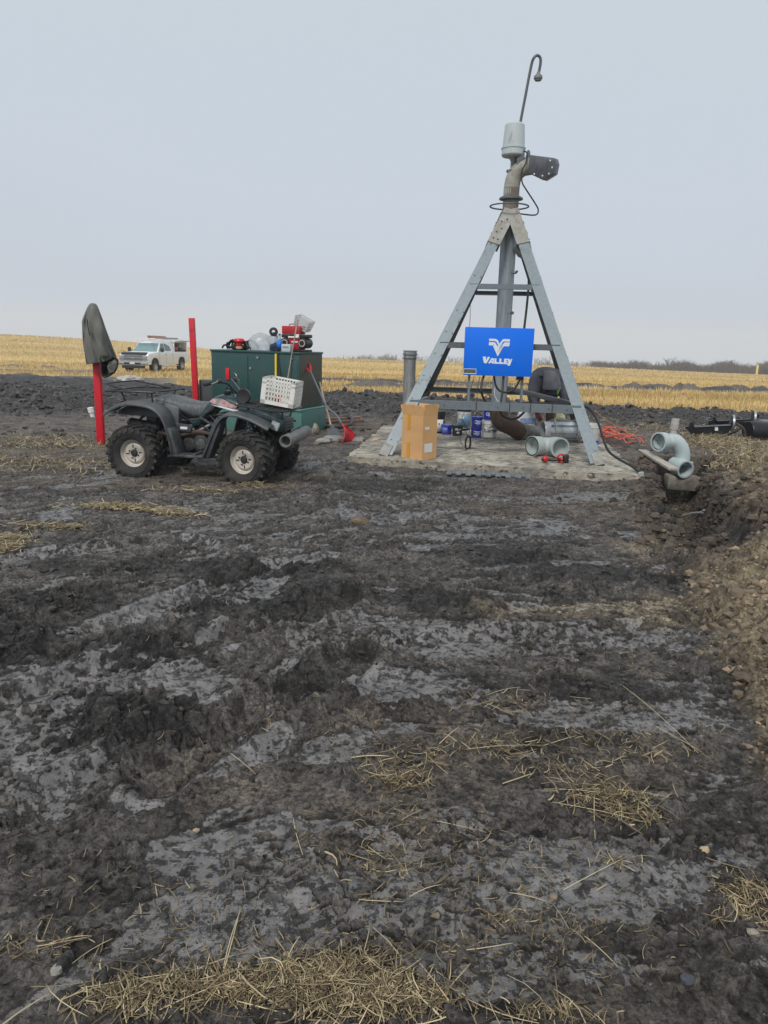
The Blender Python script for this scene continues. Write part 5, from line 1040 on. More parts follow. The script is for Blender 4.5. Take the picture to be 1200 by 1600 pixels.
def wheel(x, y, steer=0, rw=.335, width=.27):
    e = bpy.data.objects.new('wheel', None); COL.objects.link(e); e.parent = atv; e.location = (x, y, rw-.015); e.rotation_euler = (0, 0, steer); e.empty_display_size = .05
    s = -1 if y < 0 else 1; w2 = width/2; m_ = MB()
    prof = [(.165, -w2*.72), (.20, -w2*.92), (.26, -w2), (.305, -w2*.86), (.318, -w2*.5), (.322, 0), (.318, w2*.5), (.305, w2*.86), (.26, w2), (.20, w2*.92), (.165, w2*.72)]
    m_.lathe(prof+[prof[0]], (0, 0, 0), (0, 1, 0), n=44)
    for k in range(22):
        a0 = 2*PI*k/22
        for side in (-1, 1):
            a = a0+(.0 if side > 0 else PI/22)
            for (y0, y1, r0_, da) in ((.008, .075, .327, .0), (.060, .128, .322, .10)):
                pa = Vector((math.cos(a+da-.02)*r0_, side*y0, math.sin(a+da-.02)*r0_)); pb = Vector((math.cos(a+da+.10)*(r0_-.008 if y1 > .1 else r0_), side*y1, math.sin(a+da+.10)*(r0_-.010 if y1 > .1 else r0_)))
                m_.bar(pa, pb, .032, .030, up=((pa+pb)/2).normalized())
            a2 = a+.14; pa = Vector((math.cos(a2)*.30, side*w2*.93, math.sin(a2)*.30)); pb = Vector((math.cos(a2)*.262, side*w2*1.04, math.sin(a2)*.262)); m_.bar(pa, pb, .034, .018, up=(0, side, 0))
    ty = m_.build('tyre', tyre, e, sharp=.7)
    MB().lathe([(.245, .0), (.252, .002), (.252, .006), (.245, .008)], (0, s*w2*1.0, 0), (0, s*(w2+1), 0), n=40).build('sidewall_ring', tyre, ty)
    o_ = s
    rm = MB(); rm.lathe([(.165, -w2*.75), (.172, -w2*.72), (.158, -w2*.5), (.150, w2*.2), (.158, w2*.55), (.178, w2*.78), (.184, w2*.80), (.182, w2*.72), (.163, w2*.50), (.150, w2*.30), (.125, w2*.20), (.122, w2*.34), (.105, w2*.44), (.055, w2*.40), (.045, w2*.38), (0, w2*.38)], (0, 0, 0), (0, o_, 0), n=40)
    r_ = rm.build('rim', rimm, e); hb_ = MB().lathe([(.046, .035), (.046, .055), (.034, .075), (0, .078)], (0, 0, 0), (0, o_, 0), n=20).build('hub_cap', engm, e)
    for k in range(4):
        a = PI/4+PI*k/2+.4; q = Vector((math.cos(a)*.062, o_*.055, math.sin(a)*.062)); MB().cyl(q, q+Vector((0, o_*.015, 0)), .009, n=6).build('wheel_nut', engm, r_)
        a = PI*k/2+.12; q = Vector((math.cos(a)*.084, o_*.0605, math.sin(a)*.084)); MB().box(q, (.040, .004, .012), Matrix.Rotation(-a, 3, 'Y')).build('slot', black_rubber, r_)
    return e
wheel(-wb, -.42); wheel(-wb, .42); wheel(wb-.02, -.42, -.16); wheel(wb-.02, .42, -.16)
def shell(name, prof, y0, y1, th, mat, par=atv, lip=0, inner=None, drop=0):
    """a fender: a strip following prof (x,z) with thickness, spanning y0..y1; outer edge rolls down by lip"""
    m_ = MB(); n = len(prof); sg = -1 if y0 < y1 else 1
    ys = [y1, y1+(y0-y1)*.5, y0+(y1-y0)*.12, y0+(y1-y0)*.02, y0]; dz = [drop, drop*.6+.012, .006, -.012, -lip]
    P = [Vector((x, y, z+q)) for (x, z) in prof for y, q in zip(ys, dz)]; k = len(ys)
    m_.add(P, [(i*k+j, i*k+j+1, (i+1)*k+j+1, (i+1)*k+j) for i in range(n-1) for j in range(k-1)])
    o = m_.build(name, mat, par, sharp=1.2); s_ = o.modifiers.new('s', 'SOLIDIFY'); s_.thickness = th; s_.offset = -1; u = o.modifiers.new('u', 'SUBSURF'); u.levels = u.render_levels = 2; return o
# profiles measured from the photo: x along, z up, metres
RF = [(-1.10, .775), (-1.02, .83), (-.92, .885), (-.80, .93), (-.62, .925), (-.46, .90), (-.37, .84), (-.31, .76), (-.27, .62), (-.235, .48), (-.215, .33)]
FF = [(.16, .30), (.21, .42), (.28, .58), (.35, .73), (.41, .82), (.50, .865), (.66, .845), (.84, .785), (1.0, .70)]
for s in (-1, 1):
    shell('rear_fender', RF, s*.50, s*.20, .014, apl, lip=.045); 
    shell('front_fender', FF, s*.50, s*.22, .014, apl, lip=.045)
    MB().prism([(.14, .30), (.24, .30), (.40, .70), (.36, .80), (.30, .72)], (0, s*.30, 0), (1, 0, 0), (0, 0, 1), (0, s*.17, 0)).build('mud_guard', apl, atv, bevel=.01)
    MB().prism([(-.22, .33), (-.15, .32), (-.23, .60), (-.30, .66)], (0, s*.26, 0), (1, 0, 0), (0, 0, 1), (0, s*.20, 0)).build('mud_guard', apl, atv, bevel=.01)
    MB().box((.0, s*.36, .315), (.46, .22, .03), (0, .0, 0)).build('foot_board', apl, atv, bevel=.008)
    MB().cyl((.06, s*.26, .345), (.06, s*.46, .345), .014).build('foot_peg', galv_dark, atv)
MB().loft([[Vector((x, y, z)) for y, z in ((-.24, .0+z0), (.24, z0), (.20, z1), (-.20, z1))] for x, z0, z1 in ((-1.06, .74, .80), (-.8, .74, .925), (-.45, .72, .92), (-.25, .62, .86))]).build('rear_body', apl, atv, bevel=.015)
# seat
st_ = [(-.60, .93, .965, .15), (-.52, .90, 1.00, .17), (-.40, .86, .995, .17), (-.25, .81, .955, .165), (-.10, .72, .925, .15), (.03, .74, .925, .13), (.12, .80, .945, .11), (.16, .86, .955, .10)]
rings = []
for (x, zb_, zt_, w_) in st_:
    rings.append([Vector((x, y, z)) for y, z in ((-w_-.035, zb_), (-w_-.02, (zb_+zt_)/2), (-w_, zt_-.03), (-w_*.6, zt_-.004), (0, zt_), (w_*.6, zt_-.004), (w_, zt_-.03), (w_+.02, (zb_+zt_)/2), (w_+.035, zb_), (0, zb_-.01))])
o = MB().loft(rings).build('seat', seatm, atv, sharp=1.3); u = o.modifiers.new('u', 'SUBSURF'); u.levels = u.render_levels = 2
# side cover, tank, front body
for s in (-1, 1):
    MB().prism([(-.27, .80), (-.12, .70), (-.08, .64), (.0, .66), (.10, .80), (.20, .86), (.20, .90), (.12, .92), (-.02, .72), (-.10, .70)], (0, s*.17, 0), (1, 0, 0), (0, 0, 1), (0, s*.03, 0)).build('side_cover', agr, atv, bevel=.008)
    MB().prism([(-.27, .68), (-.05, .66), (-.08, .58), (-.25, .58)], (0, s*.24, 0), (1, 0, 0), (0, 0, 1), (0, s*.03, 0)).build('badge_panel', apl, atv, bevel=.008)
    MB().box((-.16, s*.2735, .625), (.09, .004, .03)).build('badge', white_decal, atv)
tk = [(.06, .84, .93, .12), (.14, .84, .99, .15), (.24, .84, 1.035, .165), (.36, .85, 1.03, .165), (.46, .86, 1.0, .17), (.54, .86, .965, .18)]
rings = [[Vector((x, y, z)) for y, z in ((-w_, zb_), (-w_-.015, zb_+.05), (-w_*.92, zt_-.035), (-w_*.6, zt_-.006), (0, zt_), (w_*.6, zt_-.006), (w_*.92, zt_-.035), (w_+.015, zb_+.05), (w_, zb_))] for (x, zb_, zt_, w_) in tk]
o = MB().loft(rings).build('fuel_tank', agr, atv, sharp=1.3); u = o.modifiers.new('u', 'SUBSURF'); u.levels = u.render_levels = 2
MB().lathe([(.045, 0), (.05, .01), (.05, .035), (.03, .04), (0, .04)], (.29, 0, 1.03), (.29, 0, 2)).build('fuel_cap', black_plastic, atv)
dec = material('peeling_decal', (.50, .47, .47), .5, color2=(.46, .17, .17), vscale=22)
for s in (-1, 1):
    pts = [(.135, .945), (.17, .975), (.25, .985), (.33, .965), (.40, .93), (.50, .905), (.47, .875), (.38, .885), (.26, .905), (.17, .92)]
    m_ = MB(); P = []
    for x, z in pts:
        w_ = np.interp(x, [q[0] for q in tk], [q[3] for q in tk]); P.append(Vector((x, s*(w_*.985+.026-.30*max(0, z-.92)*.9), z)))
    m_.add(P+[p_+Vector((0, -s*.02, 0)) for p_ in P], [tuple(range(10)), tuple(range(10, 20))[::-1]]+[(i, (i+1) % 10, 10+(i+1) % 10, 10+i) for i in range(10)]).build('tank_decal', dec, atv, smooth=False)
    lo_ = MB(); lo_.add([Vector((x, s*(.192+.0*x), z)) for x, z in ((.12, .915), (.30, .875), (.44, .845), (.52, .83), (.52, .852), (.42, .873), (.28, .90))], [tuple(range(7))]).build('white_stripe', white_decal, atv)
MB().loft([[Vector((x, y, z)) for y, z in ((-w_, zb_), (-w_, zt_-.03), (-w_*.7, zt_), (w_*.7, zt_), (w_, zt_-.03), (w_, zb_))] for x, zb_, zt_, w_ in ((.50, .80, .925, .20), (.68, .76, .905, .22), (.88, .68, .865, .22), (1.02, .62, .80, .19), (1.06, .62, .76, .16))]).build('front_body', agr, atv, bevel=.02)
gr_ = MB(); gr_.box((1.05, 0, .70), (.05, .30, .14)); gi = gr_.build('grille', black_plastic, atv, bevel=.01)
for k in range(4): MB().bar((1.078, -.13, .65+.035*k), (1.078, .13, .65+.035*k), .012, .012).build('grille_bar', galv_dark, gi)
for s in (-1, 1):
    MB().box((.98, s*.235, .70), (.10, .05, .10), (0, .35, 0)).build('headlight', material('cloudy_lens', (.40, .43, .43), .25), atv, bevel=.012)
# frame, engine, footwell darkness is real machinery
fr = MB()
for s in (-1, 1):
    fr.tube([(-.85, s*.16, .42), (-.5, s*.16, .30), (.3, s*.16, .28), (.65, s*.14, .38), (1.0, s*.12, .55), (1.04, s*.12, .72)], .017, n=8, smooth=4); fr.tube([(-.9, s*.14, .55), (-.7, s*.15, .75), (-.2, s*.14, .70), (.35, s*.12, .80), (.75, s*.12, .66), (.98, s*.12, .50)], .017, n=8, smooth=4)
fr.tube([(-.3, -.15, .30), (-.25, -.15, .70)], .015); fr.tube([(.35, -.13, .28), (.48, -.12, .80)], .015); fr.tube([(.35, .13, .28), (.48, .12, .80)], .015)
fr.build('chassis', engm, atv)
en = MB(); en.box((-.02, 0, .42), (.42, .28, .22)); en.cyl((.04, -.14, .44), (.04, -.25, .44), .115, .105, 24); en.cyl((-.14, -.14, .42), (-.14, -.21, .42), .09, .085, 20); en.build('crankcase', engm, atv, bevel=.015)
MB().lathe([(.0, 0), (.06, 0), (.062, .012), (.03, .018), (0, .018)], (.04, -.25, .44), (.04, -2, .44)).build('clutch_cover', material('scuffed_alloy', (.06, .06, .06), .5, .5, color2=(.16, .16, .155), vscale=30), atv)
cyl_ = MB(); m_r = Matrix.Rotation(.25, 3, 'Y')
for k in range(8): cyl_.box((.10+.006*k, 0, .55+.022*k), (.18, .20, .010), m_r)
cyl_.cyl((.08, 0, .50), (.15, 0, .74), .07, .065); cyl_.build('cylinder', engm, atv)
MB().tube([(.20, -.06, .68), (.28, -.15, .64), (.20, -.20, .56), (-.02, -.22, .58), (-.30, -.22, .52), (-.55, -.20, .55)], .024, n=10, smooth=4).build('exhaust_pipe', rust, atv); MB().lathe([(.03, 0), (.06, .04), (.06, .40), (.03, .44)], (-.50, -.20, .60), (-1.0, -.20, .66), n=18).build('muffler', engm, atv)
for k, pp in enumerate(([(.12, -.16, .78), (.22, -.2, .70), (.26, -.2, .55), (.2, -.18, .42)], [(.0, -.17, .66), (.12, -.22, .62), (.22, -.2, .5)], [(.30, -.14, .80), (.34, -.18, .62), (.30, -.16, .45)], [(-.12, -.2, .62), (-.02, -.21, .52), (.1, -.24, .56)])): MB().tube(pp, .009, n=6, smooth=4).build('hose', black_rubber, atv)
MB().box((.12, -.19, .70), (.22, .03, .02), (0, .5, 0)).build('heat_shield', material('scuffed_alloy', (.1, .1, .1)), atv); MB().cyl((-.06, -.17, .56), (.16, -.17, .68), .022).build('carburettor', steel_bright, atv)
MB().box((-.55, 0, .66), (.35, .30, .16)).build('air_box', black_plastic, atv, bevel=.02)
MB().cyl((-wb, -.36, .32), (-wb, .36, .32), .035).build('rear_axle', engm, atv); MB().box((-wb, 0, .33), (.16, .14, .16)).build('differential', engm, atv, bevel=.02)
for s in (-1, 1):
    MB().tube([(.55, s*.12, .36), (wb, s*.31, .30)], .018).build('lower_arm', engm, atv); MB().tube([(.86, s*.12, .36), (wb, s*.31, .30)], .018).build('lower_arm', engm, atv); MB().tube([(.60, s*.12, .52), (wb, s*.30, .42)], .015).build('upper_arm', engm, atv)
    a, b = Vector((wb-.02, s*.24, .36)), Vector((wb-.12, s*.14, .82)); MB().cyl(a, b, .016).build('damper', steel_bright, atv)
    sp = MB(); dd = b-a; sp.tube([a+dd*(.15+.7*k/72)+Vector((.038*math.cos(k*.6), .038*math.sin(k*.6), 0)) for k in range(73)], .006, n=5, smooth=0); sp.build('spring', galv_dark, atv)
    a, b = Vector((-wb+.0, s*.20, .36)), Vector((-wb+.16, s*.16, .78)); MB().cyl(a, b, .03).build('damper', engm, atv)
# steering and handlebar
MB().tube([(.62, 0, .62), (.50, 0, .90), (.43, 0, 1.05)], .020, n=10).build('steering_column', engm, atv)
hb2 = MB().tube([(.20, -.40, 1.155), (.25, -.28, 1.175), (.36, -.17, 1.165), (.42, -.09, 1.07), (.44, 0, 1.05), (.42, .09, 1.07), (.36, .17, 1.175), (.27, .28, 1.195), (.22, .40, 1.175)], .013, n=10, smooth=5).build('handlebar', black_plastic, atv)
for s in (-1, 1):
    MB().tube([(.19, s*.42, 1.155 if s < 0 else 1.175), (.245, s*.29, 1.175 if s < 0 else 1.19)], .020, n=12).build('grip', black_rubber, hb2)
    MB().tube([(.27, s*.25, 1.20), (.30, s*.30, 1.19), (.27, s*.40, 1.165)], .007, n=6).build('brake_lever', steel_bright, hb2); MB().box((.29, s*.235, 1.19), (.06, .05, .05)).build('switch_box', black_plastic, hb2, bevel=.01)
MB().tube([(.28, -.05, 1.06), (.33, -.08, 1.12), (.38, -.1, 1.09), (.40, -.06, 1.0)], .006, n=6).build('cable', black_rubber, atv); MB().tube([(.40, .1, 1.15), (.47, .1, 1.10), (.50, .05, .98)], .006, n=6).build('cable', black_rubber, atv)
MB().tube([(.47, -.02, .93), (.52, -.06, 1.0), (.47, -.1, 1.12), (.40, -.13, 1.22)], .004, n=6).build('cable', steel_bright, atv)
hl_ = MB(); hl_.lathe([(.0, -.03), (.06, -.028), (.085, 0), (.088, .04), (.080, .05), (.06, .045), (0, .04)], (.55, -.10, 1.02), (.52, -1.1, 1.06), n=24); hl_.build('headlamp_pod', black_plastic, atv); MB().box((.55, -.06, .95), (.04, .05, .09)).build('pod_bracket', black_plastic, atv, bevel=.01)
# racks
rk = MB(); rz_ = 1.035
for k in range(5): y = -.22+.11*k; rk.tube([(-1.02, y, rz_-.01), (-.8, y, rz_-.005), (-.48, y*.92, rz_+.005)], .008, n=6)
rk.tube([(-.50, -.36, rz_), (-.46, -.30, rz_+.01), (-.44, 0, rz_+.01), (-.46, .30, rz_+.01), (-.50, .36, rz_)], .011, n=8, smooth=3); rk.tube([(-.44, -.33, rz_), (-.70, -.40, rz_+.005), (-1.05, -.40, rz_), (-1.10, -.30, rz_), (-1.10, .30, rz_), (-1.05, .40, rz_), (-.70, .40, rz_), (-.44, .33, rz_)], .011, n=8, smooth=4)
rk.tube([(-.75, -.38, rz_), (-1.08, -.35, rz_+.075), (-1.13, -.25, rz_+.085), (-1.13, .25, rz_+.085), (-1.08, .35, rz_+.075), (-.62, .38, rz_)], .010, n=8, smooth=4)
for x in (-.6, -.78, -.95): rk.tube([(x, -.39, rz_-.003), (x, .39, rz_-.003)], .009, n=6, smooth=0)
for s in (-1, 1): rk.tube([(-.55, s*.30, rz_), (-.56, s*.26, .90)], .010, n=6); rk.tube([(-.95, s*.30, rz_), (-.92, s*.25, .90)], .010, n=6)
rk.build('rear_rack', black_plastic, atv)
rk = MB(); f0 = .915
def fz(x): return f0+.02-.10*(x-.55)
rk.tube([(.52, -.30, fz(.52)), (.60, -.38, fz(.6)), (1.02, -.38, fz(1.02)), (1.12, -.28, fz(1.12)), (1.12, .28, fz(1.12)), (1.02, .38, fz(1.02)), (.60, .38, fz(.6)), (.52, .30, fz(.52))], .011, n=8, smooth=4)
for k in range(6): y = -.27+.108*k; rk.tube([(.53, y, fz(.53)), (1.12, y, fz(1.12))], .008, n=6, smooth=0)
for x in (.7, .9): rk.tube([(x, -.38, fz(x)-.004), (x, .38, fz(x)-.004)], .008, n=6, smooth=0)
for s in (-1, 1): rk.tube([(.65, s*.24, .92), (.63, s*.20, .86)], .01, n=6); rk.tube([(1.05, s*.18, .88), (1.03, s*.14, .76)], .01, n=6)
rk.build('front_rack', black_plastic, atv)
# front push tube
bt = MB(); bt.lathe([(.060, 0), (.072, .0), (.072, .80), (.060, .80), (.052, .02), (.0, .02)][:5]+[(.060, 0)], (1.17, -.42, .555), (1.16, .4, .575), n=24); bt.build('bumper_tube', material('scuffed_tube', (.13, .13, .13), .5, .3, color2=(.26, .255, .25), vscale=6, dirt=(.1, .08, .06), damt=.25), atv); MB().lathe([(.0, .06), (.055, .06)], (1.17, -.42, .555), (1.16, .4, .575), n=20).build('tube_bore', black_rubber, atv)
for s in (-.12, .16): MB().tube([(.95, s, .48), (1.08, s, .50), (1.13, s, .54)], .016, n=8).build('bumper_bracket', black_plastic, atv)
MB().box((1.03, 0, .47), (.14, .26, .14)).build('winch', black_plastic, atv, bevel=.02)
MB().tube([(1.13, -.28, .6), (1.2, -.2, .66), (1.18, .1, .67), (1.1, .2, .62)], .006, n=6).build('strap', black_rubber, atv)
# crate on the front rack
M_at = Matrix.Translation(atv.location) @ Matrix.Rotation(an, 4, 'Z'); cp_ = M_at @ Vector((.97, -.02, fz(.9)+.035))
t = thing('milk_crate', 'white plastic lattice crate tipped on the front rack of the quad bike', 'crate', cp_, 0, rot=(.03, .14, an+.02)); cw = material('crate_white', (.76, .75, .70), .5, dirt=(.5, .46, .40), dscale=6, damt=.2)
Lx, Ly, Hh = .40, .30, .30; cr_ = MB()
def crate_wall(o0, ex, L, nrmv):
    ex = Vector(ex); o0 = Vector(o0); ez = Vector((0, 0, 1)); th = .010
    def pc(a, b, z0, z1): m0 = o0+ex*((a+b)/2)+ez*((z0+z1)/2); cr_.box(m0, (abs(ex.x)*(b-a)+abs(ex.y)*th, abs(ex.y)*(b-a)+abs(ex.x)*th, z1-z0))
    pc(0, L, 0, .045); pc(0, L, Hh-.07, Hh-.045); pc(0, L, Hh-.022, Hh); pc(0, .055, .0, Hh); pc(L-.055, L, 0, Hh)
    nb = 8
    for k in range(1, nb): x = .055+(L-.11)*k/nb; pc(x-.0065, x+.0065, .04, Hh-.02)
    for z in (.095, .15, .20): pc(.05, L-.05, z-.007, z+.007)
crate_wall((-Lx/2, -Ly/2, 0), (1, 0, 0), Lx, 0); crate_wall((-Lx/2, Ly/2, 0), (1, 0, 0), Lx, 0); crate_wall((-Lx/2, -Ly/2, 0), (0, 1, 0), Ly, 0); crate_wall((Lx/2, -Ly/2, 0), (0, 1, 0), Ly, 0)
cr_.build('walls', cw, t); bt_ = MB()
for k in range(9): bt_.box((-Lx/2+.02+k*(Lx-.04)/8, 0, .006), (.014, Ly, .008))
for k in range(7): bt_.box((0, -Ly/2+.02+k*(Ly-.04)/6, .012), (Lx, .014, .008))
bt_.build('bottom', cw, t)
o = crumple('red_rag', M_at @ Vector((.93, -.02, fz(.9)+.10)), (.05, .05, .04), redd, 'small red rag inside the white crate', 'rag', .3)
# ---------------------------------------------------------------- pickup truck
tw = PY(243, 578, 48.5); 
tk_c = Vector((tw.x-.6, 50.6, 0)); tk_c.z = gz(tk_c.x, tk_c.y); fa = math.radians(-101)
truck = thing('pickup_truck', 'white crew cab pickup with roof rack and open canopy parked in the stubble', 'pickup truck', tk_c, fa)
wp = material('white_truck_paint', (.80, .82, .83), .25, dirt=(.5, .48, .44), dscale=1.2, damt=.12); chrome = material('chrome', (.50, .52, .54), .2, .85); tgl = material('tinted_glass', (.10, .15, .16), .08, spec=.8); trub = black_rubber; tdark = material('dark_wheel_well', (.012, .012, .013), .8)
HW = .99
def side(poly, y0, y1, name, mat, par=truck, bevel=.03): return MB().prism(poly, (0, y0, 0), (1, 0, 0), (0, 0, 1), (0, y1-y0, 0)).build(name, mat, par, bevel=bevel)
# x: front +2.95, rear -2.95
body = [(2.85, .55), (2.88, .95), (2.80, 1.18), (2.60, 1.25), (1.55, 1.33), (-2.9, 1.30), (-2.92, .60), (-2.35, .55), (-2.28, .80), (-2.10, .95), (-1.75, .98), (-1.45, .90), (-1.32, .70), (-1.30, .48), (1.35, .48), (1.42, .75), (1.58, .92), (1.90, .98), (2.20, .92), (2.38, .75), (2.42, .55)]
side(body, -HW, HW, 'body', wp)
side([(2.40, .5), (1.40, .5), (1.46, .76), (1.60, .90), (1.90, .95), (2.20, .90), (2.36, .76)], -HW+.03, HW-.03, 'wheel_arch', tdark, bevel=0); side([(-1.34, .5), (-2.34, .5), (-2.26, .80), (-2.1, .92), (-1.75, .95), (-1.47, .88), (-1.36, .70)], -HW+.03, HW-.03, 'wheel_arch', tdark, bevel=0)
# cab with tapered sides
def ringc(x, z, w_): return x, z, w_
cab_lo = [(1.42, 1.32), (-.85, 1.31)]; 
cv = [Vector(q) for q in ((1.45, -.93, 1.30), (1.45, .93, 1.30), (-.95, .93, 1.30), (-.95, -.93, 1.30), (.72, -.74, 1.93), (.72, .74, 1.93), (-.85, .76, 1.95), (-.85, -.76, 1.95), (.1, -.76, 1.97), (.1, .76, 1.97))]
MB().add(cv, [(0, 3, 2, 1), (0, 1, 5, 4), (4, 5, 9, 8), (8, 9, 6, 7), (2, 3, 7, 6), (1, 2, 6, 9, 5), (0, 4, 8, 7, 3)]).build('cab', wp, truck, bevel=.05, seg=3)
def quad(pts, name, mat, offv): 
    P = [Vector(p)+Vector(offv) for p in pts]; n = len(P); return MB().add(P+[q-Vector(offv)*1.6 for q in P], [tuple(range(n)), tuple(range(n, 2*n))[::-1]]+[(i, (i+1) % n, n+(i+1) % n, n+i) for i in range(n)]).build(name, mat, truck, smooth=False)
quad([(1.40, -.84, 1.36), (1.40, .84, 1.36), (.80, .68, 1.87), (.80, -.68, 1.87)], 'windscreen', material('windscreen_glass', (.16, .26, .27), .08, spec=.8), (.02, 0, .012))
for s in (-1, 1):
    def sp_(x, z, k=1): return (x, s*(.93-(z-1.30)/.63*.18), z)
    quad([sp_(1.20, 1.38), sp_(.42, 1.38), sp_(.42, 1.86), sp_(.74, 1.86)], 'door_window', tgl, (0, s*.012, .004)); quad([sp_(.34, 1.38), sp_(-.42, 1.38), sp_(-.30, 1.84), sp_(.34, 1.86)], 'door_window', tgl, (0, s*.012, .004))
    for x in (1.32, .38, -.52): MB().box((x, s*(HW+.001), .92), (.012, .006, .78)).build('door_seam', material('seam', (.12, .12, .12), .8), truck)
    for x in (.50, -.40): MB().box((x, s*(HW+.015), 1.16), (.16, .02, .03)).build('door_handle', chrome, truck, bevel=.005)
    m_ = MB().box((1.28, s*1.16, 1.46), (.12, .20, .26)); m_.build('wing_mirror', black_plastic, truck, bevel=.03); MB().bar((1.25, s*.95, 1.40), (1.27, s*1.1, 1.44), .05, .05).build('mirror_arm', black_plastic, truck)
    MB().box((0.05, s*.98, .40), (2.4, .16, .06)).build('side_step', chrome, truck, bevel=.01)
    for x, nm in ((1.90, 'f'), (-1.85, 'r')):
        e = bpy.data.objects.new('wheel', None); COL.objects.link(e); e.parent = truck; e.location = (x, s*.86, .40)
        MB().lathe([(.26, -.12), (.37, -.13), (.41, -.09), (.41, .09), (.37, .13), (.26, .12)], (0, 0, 0), (0, s, 0), n=30).build('tyre', trub, e); rm_ = MB(); rm_.lathe([(.26, .11), (.25, .12), (.22, .06), (.07, .07), (.06, .12), (0, .12)], (0, 0, 0), (0, s, 0), n=24)
        for k in range(8): a = 2*PI*k/8; rm_.bar((.06*math.cos(a), s*.10, .06*math.sin(a)), (.25*math.cos(a), s*.12, .25*math.sin(a)), .05, .03, up=(0, s, 0))
        rm_.build('rim', chrome, e)
    MB().box((2.86, s*.80, 1.02), (.10, .34, .13)).build('headlight', material('headlamp', (.35, .38, .42), .15, .3), truck, bevel=.02); MB().box((2.88, s*.80, .87), (.08, .34, .12)).build('headlight', material('headlamp_low', (.28, .22, .24), .15, .3), truck, bevel=.02); MB().box((3.02, s*.82, .60), (.04, .12, .07)).build('fog_lamp', material('lamp_white', (.8, .8, .78), .2), truck)
MB().box((2.86, 0, .96), (.09, 1.24, .34)).build('grille', material('grille_grey', (.16, .17, .18), .4, .4), truck, bevel=.02); 
for z in (1.11, .985, .955, .82): MB().box((2.91, 0, z), (.03, 1.9, .028)).build('grille_bar', chrome, truck)
MB().prism([(-.15, -.025), (-.05, -.025), (-.04, -.05), (.04, -.05), (.05, -.025), (.15, -.025), (.15, .025), (.05, .025), (.04, .05), (-.04, .05), (-.05, .025), (-.15, .025)], (2.925, 0, .97), (0, 1, 0), (0, 0, 1), (.02, 0, 0)).build('emblem', material('gold_emblem', (.62, .42, .08), .35, .5), truck)
MB().box((2.93, 0, .62), (.22, 1.98, .26)).build('front_bumper', chrome, truck, bevel=.04); MB().box((3.035, 0, .62), (.03, 1.15, .13)).build('bumper_inset', black_plastic, truck); MB().box((3.056, 0, .64), (.012, .34, .09)).build('number_plate', white_decal, truck); MB().box((2.90, 0, .40), (.2, 1.5, .16)).build('air_dam', black_plastic, truck)
MB().prism([(2.62, 1.27), (2.86, 1.17), (2.90, 1.24), (2.66, 1.33)], (0, -.86, 0), (1, 0, 0), (0, 0, 1), (0, 1.72, 0)).build('bug_deflector', black_plastic, truck, bevel=.01)
# canopy over the bed: frame posts, roof, open side hatch, gear inside
MB().box((-1.92, 0, 1.95), (2.02, 1.72, .07)).build('canopy_roof', wp, truck, bevel=.03); MB().box((-1.02, 0, 1.62), (.10, 1.72, .66)).build('canopy_front', wp, truck, bevel=.02); MB().box((-2.88, 0, 1.62), (.10, 1.72, .66)).build('canopy_rear', wp, truck, bevel=.02)
MB().box((-1.95, -.86, 1.62), (1.9, .04, .66)).build('canopy_side', wp, truck)
MB().box((-1.95, .95, 2.0), (1.86, .62, .04), (.12, 0, 0)).build('open_hatch', material('hatch_grey', (.42, .44, .44), .4), truck, bevel=.01)
MB().box((-1.95, .1, 1.36), (1.8, 1.4, .10)).build('bed_drawer', tdark, truck)
for (x, z, sx, sz, mt) in ((-1.5, 1.50, .5, .22, redt), (-2.2, 1.46, .5, .16, material('crate_dark', (.03, .03, .035), .6)), (-1.45, 1.72, .4, .16, tdark), (-2.1, 1.68, .3, .2, material('gear_grey', (.3, .3, .3), .6))): MB().box((x, .62, z), (sx, .3, sz)).build('tool_bin', mt, truck, bevel=.02)
# roof rack with ladders
rk = MB()
for x in (1.0, .3, -.8, -1.8): rk.bar((x, -.8, 2.10), (x, .8, 2.10), .04, .04)
for s in (-1, 1):
    rk.bar((1.35, s*.72, 2.18), (-2.7, s*.72, 2.08), .045, .045)
    for x in (.3, -.8, -1.8): rk.bar((x, s*.72, 1.97), (x, s*.72, 2.1), .04, .04)
rk.bar((1.35, -.75, 2.18), (1.35, .75, 2.18), .05, .05)
rk.build('roof_rack', white_plastic, truck)
ld = thing('extension_ladder', 'orange and aluminium ladder tied on the roof rack of the white truck', 'ladder', truck.location+Matrix.Rotation(fa, 3, 'Z') @ Vector((-.3, .35, 2.18)), fa); la = material('ladder_alloy', (.30, .31, .33), .4, .5); lo2 = material('ladder_orange', (.52, .22, .14), .5)
for s in (-.2, .2): MB().bar((1.5, s, .05), (-1.9, s, .0), .04, .09).build('rail', la, ld)
for s in (-.17, .17): MB().bar((1.62, s, .14), (-.2, s, .10), .04, .09).build('rail', lo2, ld)
for k in range(11): MB().bar((1.4-k*.3, -.2, .05-k*.004), (1.4-k*.3, .2, .05-k*.004), .035, .035).build('rung', la, ld)

